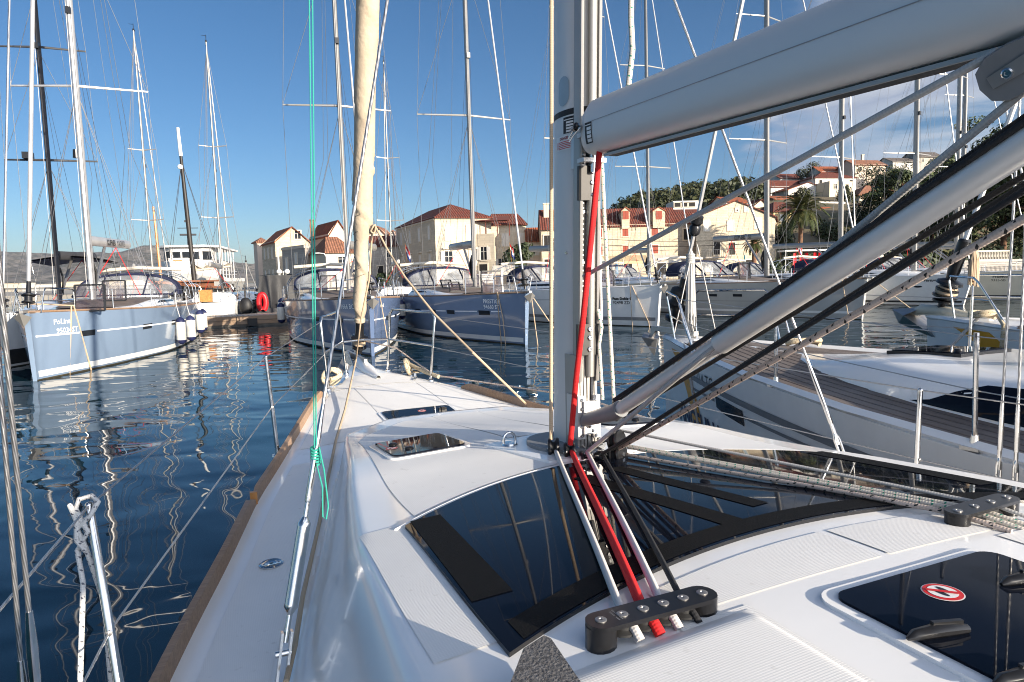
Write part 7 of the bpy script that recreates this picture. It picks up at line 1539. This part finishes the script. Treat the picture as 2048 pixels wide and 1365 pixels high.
BARK = pmat('pine_bark', (0.16, 0.085, 0.05), 0.95, var=0.4, vs=2.5, bump=0.6, bs=6)
rnd = random.Random(3); mb = MB()
for _ in range(1500):
    x = rnd.uniform(6, 250); y = rnd.uniform(150, 300); px = 1024+1365*x/y
    if px < 1200: continue
    z = hz(x, y); r = rnd.uniform(1.5, 3.6); pr = lambda h: 682.5-FPX*(V(x, y, h)-CP).dot(CU)/(V(x, y, h)-CP).dot(CF)
    pw = FPX*r*1.3/y
    if px > 1545 and y < 240: r *= 0.75
    if any(q[1]-pw < px < q[2]+pw and y < q[6]+9 and pr(z+r*2.1) < q[5]+1 for q in hh_+[('', 1347, 1397, 402, 400, 420, 150), ('', 1340, 1420, 427, 418, 436, 140)]): continue
    if px > 1545 and y < 150: continue
    for k in range(3): leafcloud(mb, V(x+rnd.uniform(-1, 1)*r*.6, y+rnd.uniform(-1, 1)*r*.6, z+r*(0.5+0.35*k)), r*(0.95-0.2*k), r*(0.75-0.12*k), 30, 0.62, rnd, 0.9, 0.5)
tag(mb.build('hill_woodland', SCRUB, None, False), kind='stuff')
def pine(px, Y, top, r, label, seed):
    rnd = random.Random(seed); p = gp(px, Y); R = empty('pine_tree', (p.x, p.y, 1.15 if Y < 113 else hz(p.x, p.y)), 0, label, 'tree', 'dark pines on the right shore'); H = top-1.15
    mb = MB(); lean = rnd.uniform(-1.5, 1.5); mb.tube([V(0, 0, -0.5), V(lean*.2, 0, H*.25), V(lean*.6, 0, H*.5), V(lean, 0, H*.8)], [0.42, 0.36, 0.28, 0.12], 8)
    for k in range(6): a = k*1.05+rnd.uniform(0, .5); z = H*(0.28+0.09*k); e = V(cos(a)*r*.7+lean*.6, sin(a)*r*.7, z+H*.12); mb.tube([V(lean*.5, 0, z), V(lean*.5, 0, z).lerp(e, .5)+V(0, 0, .5), e], [0.2, 0.14, 0.06], 6)
    mb.build('trunk', BARK, R); mb = MB()
    for k in range(26):
        a = rnd.uniform(0, 6.28); rr_ = r*sqrt(rnd.random())*0.92; z = H*(rnd.uniform(0.42, 0.97)-0.16*(rr_/r)**2); leafcloud(mb, V(cos(a)*rr_+lean*.6, sin(a)*rr_, z), r*rnd.uniform(.22, .36), r*rnd.uniform(.13, .22), 300, 0.27, rnd, 0.8, 0.4)
    mb.build('crown', PINE, R, False)
for i, (px, Y, top, r, lb) in enumerate([(1860, 108, 15.5, 7.0, 'dark pine standing leftmost at the foot of the hill'), (1930, 100, 18.2, 8.0, 'tallest dark pine beside the mast at the right'), (2005, 92, 16.6, 7.5, 'broad dark pine behind the rod kicker'), (2080, 86, 16.5, 8.0, 'dark pine at the right edge behind the balustrade'), (2170, 92, 17, 8, 'dark pine just beyond the right edge'), (1790, 122, 12.5, 5.5, 'lower dark pine among the hillside gardens'), (1980, 120, 22, 8.5, 'pine on the slope above the other pines')]): pine(px, Y, top, r, lb, 10+i)
def gtree(px, Y, zc_, r, label, seed, name='bush', cat='bush', n_=900, mat=BUSHM, group=None):
    rnd = random.Random(seed); p = gp(px, Y); z0 = 1.15 if Y < 113 else hz(p.x, p.y); R = empty(name, (p.x, p.y, z0), 0, label, cat, group); mb = MB(); mb.tube([V(0, 0, -0.4), V(0.1, 0, zc_-z0)], [0.2, 0.08], 6); mb.build('trunk', BARK, R); mb = MB()
    for k in range(9): leafcloud(mb, V(rnd.uniform(-.6, .6)*r, rnd.uniform(-.6, .6)*r, zc_-z0+rnd.uniform(-.5, .5)*r), r*.55, r*.48, n_//9, 0.22, rnd, .8, .4)
    mb.build('crown', mat, R, False)
gtree(1038, 88, 4.6, 2.1, 'dark rounded bush in front of the palazzo wing', 40, n_=2200); gtree(770, 80, 2.4, 1.1, 'low dark bush on the quay right of the furled sail', 41, n_=900); gtree(1548, 70, 2.4, 0.9, 'clipped green shrub on the quay by the light grey yacht', 42, n_=800); gtree(1180, 86, 2.6, 0.8, 'small green shrub at the cafe terrace', 43, n_=600)
for i, (px, py, Y, r, lb) in enumerate([(1612, 345, 224, 3.6, 'round tree between the skyline roofs'), (1745, 352, 190, 4.2, 'big garden tree below the chimney house'), (1790, 345, 205, 3.6, 'garden tree right of the chimney house'), (1600, 392, 176, 2.6, 'garden tree left of the orange gabled hillside house'), (1690, 392, 168, 2.8, 'garden tree below the cream modern house'), (1720, 440, 128, 3.6, 'dark tree right of the broad orange hipped roof'), (1770, 420, 130, 4.0, 'dark tree under the long brown roof'), (1660, 470, 110, 3.0, 'dark tree behind the big palm'), (1790, 470, 104, 4.0, 'dark tree between two white masts'), (1560, 470, 108, 2.4, 'dark tree at the corner of the gabled stone house')]): gtree(px, Y, zat(px, py, Y), r, lb, 60+i, 'garden_tree', 'tree', 1500, SCRUB if i < 5 else BUSHM, 'garden trees on the hillside')
mb = MB(); rnd = random.Random(77)
for _ in range(170):
    Y = rnd.uniform(80, 124); px = rnd.uniform(1575, 2150)
    if Y < 93 and px < 1680: continue
    p = gp(px, Y); r = rnd.uniform(0.9, 2.2); z0 = 1.15 if Y < 113 else hz(p.x, Y)
    leafcloud(mb, V(p.x, Y, z0+r*0.7), r*1.3, r, 150, 0.30, rnd, .8, .4)
tag(mb.build('shore_shrubs', BUSHM, None, False), kind='stuff')
# ---- palms: every frond a part
def frondmesh(L_, nl, w, seed):
    rnd = random.Random(seed); mb = MB(); P_ = lambda t: V(L_*t*(1-0.18*t*t), 0, L_*(0.42*t-0.72*t*t))
    mb.tube([P_(i/8) for i in range(9)], [0.05, .045, .04, .035, .03, .025, .02, .015, .01], 4)
    for i in range(nl):
        t = 0.12+0.86*i/nl; p = P_(t); d = (P_(min(1, t+.02))-P_(t-.02)).normalized(); l = w*sin(pi*min(1, 0.12+0.9*t))**.6*rnd.uniform(.85, 1.1)
        for s in (-1, 1): e = p+d*l*.65+V(0, s*l*.75, rnd.uniform(-.05, .25)*l-0.15*l); h_ = V(0.03, 0, 0.0)+d*0.05; mb.add([p-h_, p+h_, e], [(0, 1, 2)])
    return mb
def palm(px, Y, zc_, L_, nf, label, seed):
    rnd = random.Random(seed); p = gp(px, Y); R = empty('palm_tree', (p.x, p.y, 1.15), 0, label, 'palm', 'palms on the quay'); H = zc_-1.15; mb = MB(); mb.tube([V(0, 0, -.3), V(0, 0, H*.4), V(0.05, 0, H)], [0.34, 0.27, 0.30], 10); mb.ball(V(0.05, 0, H), 0.45, 10, (1, 1, 1.3)); mb.build('trunk', BARK, R)
    base = [frondmesh(L_*k, 34, 0.75*L_/4.2, seed+i).build('frond', PALMM, R, False) for i, k in enumerate((1.0, 0.9, 0.78))]
    for i in range(nf):
        o = base[i] if i < 3 else share(base[i % 3], 'frond', R); o.location = (0.05, 0, H+0.15); o.rotation_euler = (rnd.uniform(-.2, .2), -lerp(1.05, -0.75, i/nf)+rnd.uniform(-.12, .12), i*2.399+rnd.uniform(-.15, .15)); o.rotation_mode = 'XYZ'
palm(1600, 91, zat(1600, 425, 91), 4.4, 64, 'tall date palm with a dense crown right of the gabled stone house', 5); palm(1508, 84, zat(1508, 490, 84), 2.2, 34, 'short palm on the quay in front of the gabled stone house', 9)
# ---- things on the quay
BAL = pmat('balustrade_stone', (0.55, 0.50, 0.42), 0.85, var=0.1, vs=2)
def balustrade(p0, p1, h, label, n_, mat=BAL, z0=1.15, r=0.075):
    d = (p1-p0); R = empty('balustrade', (p0.x, p0.y, z0), atan2(d.y, d.x), label, 'balustrade'); L_ = d.length; mb = MB(); mb.box(0, L_, -0.12, 0.12, 0, 0.15); mb.build('plinth', mat, R, False); mb = MB(); mb.box(-.05, L_+.05, -0.15, 0.15, h-0.15, h); mb.build('coping', mat, R, False); mb = MB()
    for i in range(n_): mb.lathe((L_*(i+.5)/n_, 0, 0.15), [(r*.7, 0), (r*.5, (h-.3)*.2), (r*1.2, (h-.3)*.4), (r*.6, (h-.3)*.75), (r*.8, h-.3)], n=8)
    tag(mb.build('baluster', mat, R), kind='stuff')
balustrade(gp(1950, 68), gp(2018, 70), 1.05, 'pale stone balustrade under the pines at the right', 22, z0=zat(1985, 522, 69)-0.0); balustrade(gp(948, 70), gp(985, 70), 0.95, 'white balustrade on the quay right of the PRESTIGE mast', 16, WHITE, z0=zat(966, 567, 70)); balustrade(gp(1905, 66), gp(2060, 70), 1.0, 'grey railing along the quay below the stone balustrade', 60, GREYST, r=0.035)
mb = MB(); w0 = gp(1890, 74); w1 = gp(2120, 80); mb.bar(V(w0.x, w0.y, 1.9), V(w1.x, w1.y, 1.9), 0.5, zat(1985, 522, 72)-1.0); thing(mb, 'retaining_wall', GREYST, 'low grey stone wall under the balustrade and pines', 'wall', smooth=False)
AWN = pmat('beige_awning', (0.55, 0.42, 0.24), 0.8, var=0.08)
for i, (x0, x1, Y, lb, mt) in enumerate([(1205, 1292, 92, 'long beige cafe awning in front of the red shuttered house', AWN), (1098, 1112, 84, 'small white awning left of our mast', CREAMC), (985, 1030, 84, 'flat pale parasol roof in front of the palazzo wing', CREAMC), (1300, 1352, 95, 'cream awning at the right end of the red shuttered house', CREAMC)]):
    a = gp(x0, Y); b = gp(x1, Y); mb = MB(); zt_ = 4.6 if i != 2 else 3.6
    mb.grid(10, 4, lambda u, v: (lerp(a.x, b.x, u), Y-3*v, zt_-0.8*v+0.05*sin(u*20)*v)); mb.grid(10, 1, lambda u, v: (lerp(a.x, b.x, u), Y-3, zt_-0.8-0.35*v)); mb.grid(10, 4, lambda u, v: (lerp(a.x, b.x, u), Y-3*v, zt_-0.84-0.0*v-0.8*v+0.8), flip=True)
    R = thing(mb, 'awning', mt, lb, 'awning', smooth=False)
    for x in (a.x+.1, (a.x+b.x)/2, b.x-.1): mb = MB(); mb.tube([(x, Y-2.95, 1.15), (x, Y-2.95, zt_-.8)], 0.04, 5); mb.build('awning_post', CHROME, R)
def lamp(px, Y, py, label):
    p = gp(px, Y); R = empty('street_lamp', (p.x, p.y, 1.15), 0, label, 'street lamp', 'street lamps on the quay'); h = zat(px, py, Y)-1.15; mb = MB(); mb.tube([V(0, 0, 0), V(0, 0, h)], [0.08, 0.05], 8); mb.tube([V(-0.45, 0, h-.35), V(0, 0, h-.55), V(0.45, 0, h-.35)], 0.03, 6); mb.build('lamp_post', WHITE, R)
    for s in (-.45, .45): mb = MB(); mb.ball(V(s, 0, h-.05), 0.3, 12); mb.build('globe', WHITE, R)
lamp(566, 78, 543, 'white street lamp with two globes behind the black tarpaulin')
mb = MB(); p = gp(558, 84); mb.tube([V(p.x, p.y, 1.1), V(p.x, p.y, zat(558, 496, 84))], [0.12, 0.09], 8); thing(mb, 'flag_pole', WHITE, 'plain white pole in front of the leftmost tall house', 'pole')
mb = MB(); p = gp(655, 84); zt_ = zat(655, 506, 84); mb.tube([V(p.x, p.y, 1.1), V(p.x, p.y, zt_-.6), V(p.x-.3, p.y, zt_-.1), V(p.x-1.0, p.y, zt_)], 0.06, 8); mb.box(p.x-1.5, p.x-.95, p.y-.12, p.y+.12, zt_-.08, zt_+.06); thing(mb, 'street_lamp', WHITE, 'arched grey street lamp in front of the low hipped house', 'street lamp', 'street lamps on the quay')
for i, (px, Y, c_, lb) in enumerate([(1233, 70, (0.02, 0.12, 0.22), 'closed blue parasol behind the Paso Doble yacht'), (1489, 74, (0.02, 0.12, 0.16), 'closed teal parasol behind the boom of the light grey yacht'), (1246, 78, (0.5, 0.42, 0.3), 'closed beige parasol under the cafe awning')]):
    p = gp(px, Y); m_ = pmat('parasol_cloth_%d' % i, c_, 0.8); mb = MB(); mb.lathe((p.x, p.y, 1.15), [(0.03, 0), (0.03, 1.0), (0.22, 1.05), (0.16, 1.8), (0.05, 2.7), (0.0, 2.8)], n=10); thing(mb, 'parasol', m_, lb, 'parasol', 'closed parasols on the quay')
mb = MB(); p = gp(1618, 72)
for k, dx in enumerate((-1.5, -0.9, -0.3, 0.6, 1.1, 1.6)):
    mb.grid(3, 4, lambda u, v: (p.x+dx+0.45*(u-.5)*(0.6+.4*v), p.y+0.1*sin(u*9+k), 3.9-1.5*v))
R = empty('clothes_stall', (0, 0, 0), 0, 'market stall hung with red and pale clothes behind the light grey yacht', 'stall'); mb.build('clothes', REDP, R, False); mb = MB(); mb.box(p.x-2.4, p.x+2.4, p.y+.3, p.y+2.4, 4.1, 4.25)
for sx in (-2.3, 2.3): mb.tube([(p.x+sx, p.y+.4, 1.1), (p.x+sx, p.y+.4, 4.1)], 0.05, 5)
mb.build('stall_roof', WHITE, R, False)
# croatian flags on stern staffs
FR_, FW_, FB_ = REDP, WHTT, pmat('flag_blue', (0.02, 0.05, 0.25), 0.7)
for px, py, Y, lb in ((812, 500, 44, 'small red white and blue flag at the stern of the slate blue yacht'), (1021, 497, 48, 'small red white and blue flag near the palazzo bush'), (1598, 495, 52, 'small red white and blue flag left of the clothes stall')):
    p = aty(px, py, Y); R = empty('flag', (p.x, p.y, p.z-1.9), 0, lb, 'flag', 'small flags on stern staffs'); mb = MB(); mb.tube([V(0.1, 0, 0), V(-0.05, 0, 2.3)], 0.015, 5); mb.build('staff', VARN, R)
    for k, m_ in enumerate((FR_, FW_, FB_)): mb = MB(); mb.grid(6, 1, lambda u, v: (-0.05+0.28*u*(1)+0.02*k, 0.05*sin(u*7+k), 2.25-0.27*k-0.27*v-0.5*u+0.05*k)); mb.build('stripe', m_, R)
# cables slung along the fronts
for i, (px0, py0, px1, py1, Y, lb) in enumerate([(1200, 478, 1560, 474, 98, 'upper black cable slung across the stone fronts'), (1200, 490, 1560, 482, 98.3, 'lower black cable slung across the stone fronts')]):
    a = aty(px0, py0, Y); b = aty(px1, py1, Y+2); mb = MB(); mb.tube([a.lerp(b, t/12)+V(0, 0, -0.5*4*(t/12)*(1-t/12)) for t in range(13)], 0.035, 4); thing(mb, 'cable', DARK, lb, 'cable')
# ---- far shore and mountain
MT = [(-900, 512), (-400, 500), (-200, 505), (0, 503), (60, 505), (120, 509), (180, 505), (230, 506), (258, 503), (283, 497), (300, 495), (322, 493), (338, 499), (360, 507), (400, 514), (430, 518), (480, 524), (530, 532), (600, 545), (720, 556), (900, 558)]
def mty(px):
    for (a, b), (c, d) in zip(MT, MT[1:]):
        if a <= px <= c: return lerp(b, d, (px-a)/(c-a))
    return 558
ROCK = pmat('limestone_mountain', (0.17, 0.15, 0.13), 0.95, var=0.35, vs=0.01, dirt=((0.03, 0.034, 0.022), 0.016, 0.42)); mb = MB()
def mtf(u, v):
    px = lerp(-880, 880, u); Y = lerp(3000, 7000, v); X = (px-1024)/FPX*Y; crest = (zat(px, mty(px), 7000)-2); k = v**0.85
    nz = (noise.fractal(V(X*0.0012, Y*0.0012, 0), 0.9, 2.0, 6))*95*ss(0, .35, v)*(1-0.8*ss(.8, 1, v)) + 10*noise.fractal(V(X*.01, Y*.003, 3), 1.0, 2.0, 3)*ss(0, .2, v)
    return (X, Y, max(1.0, crest*k*(0.55+0.45*v)+nz))
mb.grid(240, 60, mtf); mb.grid(240, 6, lambda u, v: V(*mtf(u, 1))+V(0, 1500*v, -V(*mtf(u, 1)).z*v)); tag(mb.build('mountain', ROCK, None, True, 80), kind='structure')
SAND = pmat('far_shore_land', (0.22, 0.19, 0.14), 0.95, var=0.3, vs=0.01); mb = MB(); mb.grid(60, 8, lambda u, v: (lerp(-3600, 400, u), 1500+1600*v+60*sin(u*19), 0.8+ (2.5+4*v)*min(1, v*4)*(1+.5*noise.noise(V(u*30, v*3, 0)))-1.2*(v == 0))); tag(mb.build('far_shore', SAND), kind='structure')
for i, (px0, px1, py0, py1) in enumerate([(-30, 40, 551, 560), (42, 110, 556, 563), (112, 160, 552, 561), (163, 205, 557, 563), (215, 262, 553, 562), (268, 330, 556, 562)]):
    a = aty(px0, py1, 1640); b = aty(px1, py0, 1640); mb = MB(); zt_ = 16 if i % 2 == 0 else 12; mb.box(a.x, b.x, 1640, 1690, 1.0, zt_-3); mb.box(a.x-1, b.x+1, 1638, 1692, zt_-3, zt_-2.2); thing(mb, 'warehouse', WREN if i % 2 else PLAS, ('tall pale warehouse at the left edge of the far shore', 'low white warehouse just left of the pale blue yacht bow', 'pale warehouse behind the black bimini frame', 'low white warehouse left of the pale blue yacht mast', 'pale warehouse right of the pale blue yacht mast', 'rightmost white warehouse of the far shore')[i], 'warehouse', 'pale warehouses on the far shore', smooth=False)
# ---- haze
if HAZE:
    m, t, b = newmat('haze'); t.nodes.clear(); v = nn(t, 'ShaderNodeVolumePrincipled', {'Color': (0.80, 0.87, 1.0, 1), 'Density': HAZE, 'Anisotropy': 0.3}); nn(t, 'ShaderNodeOutputMaterial', {'Volume': v.outputs[0]})
    mb = MB(); mb.box(-13000, 9000, -400, 12500, -1.0, 480); tag(mb.build('haze', m, None, False), kind='stuff')
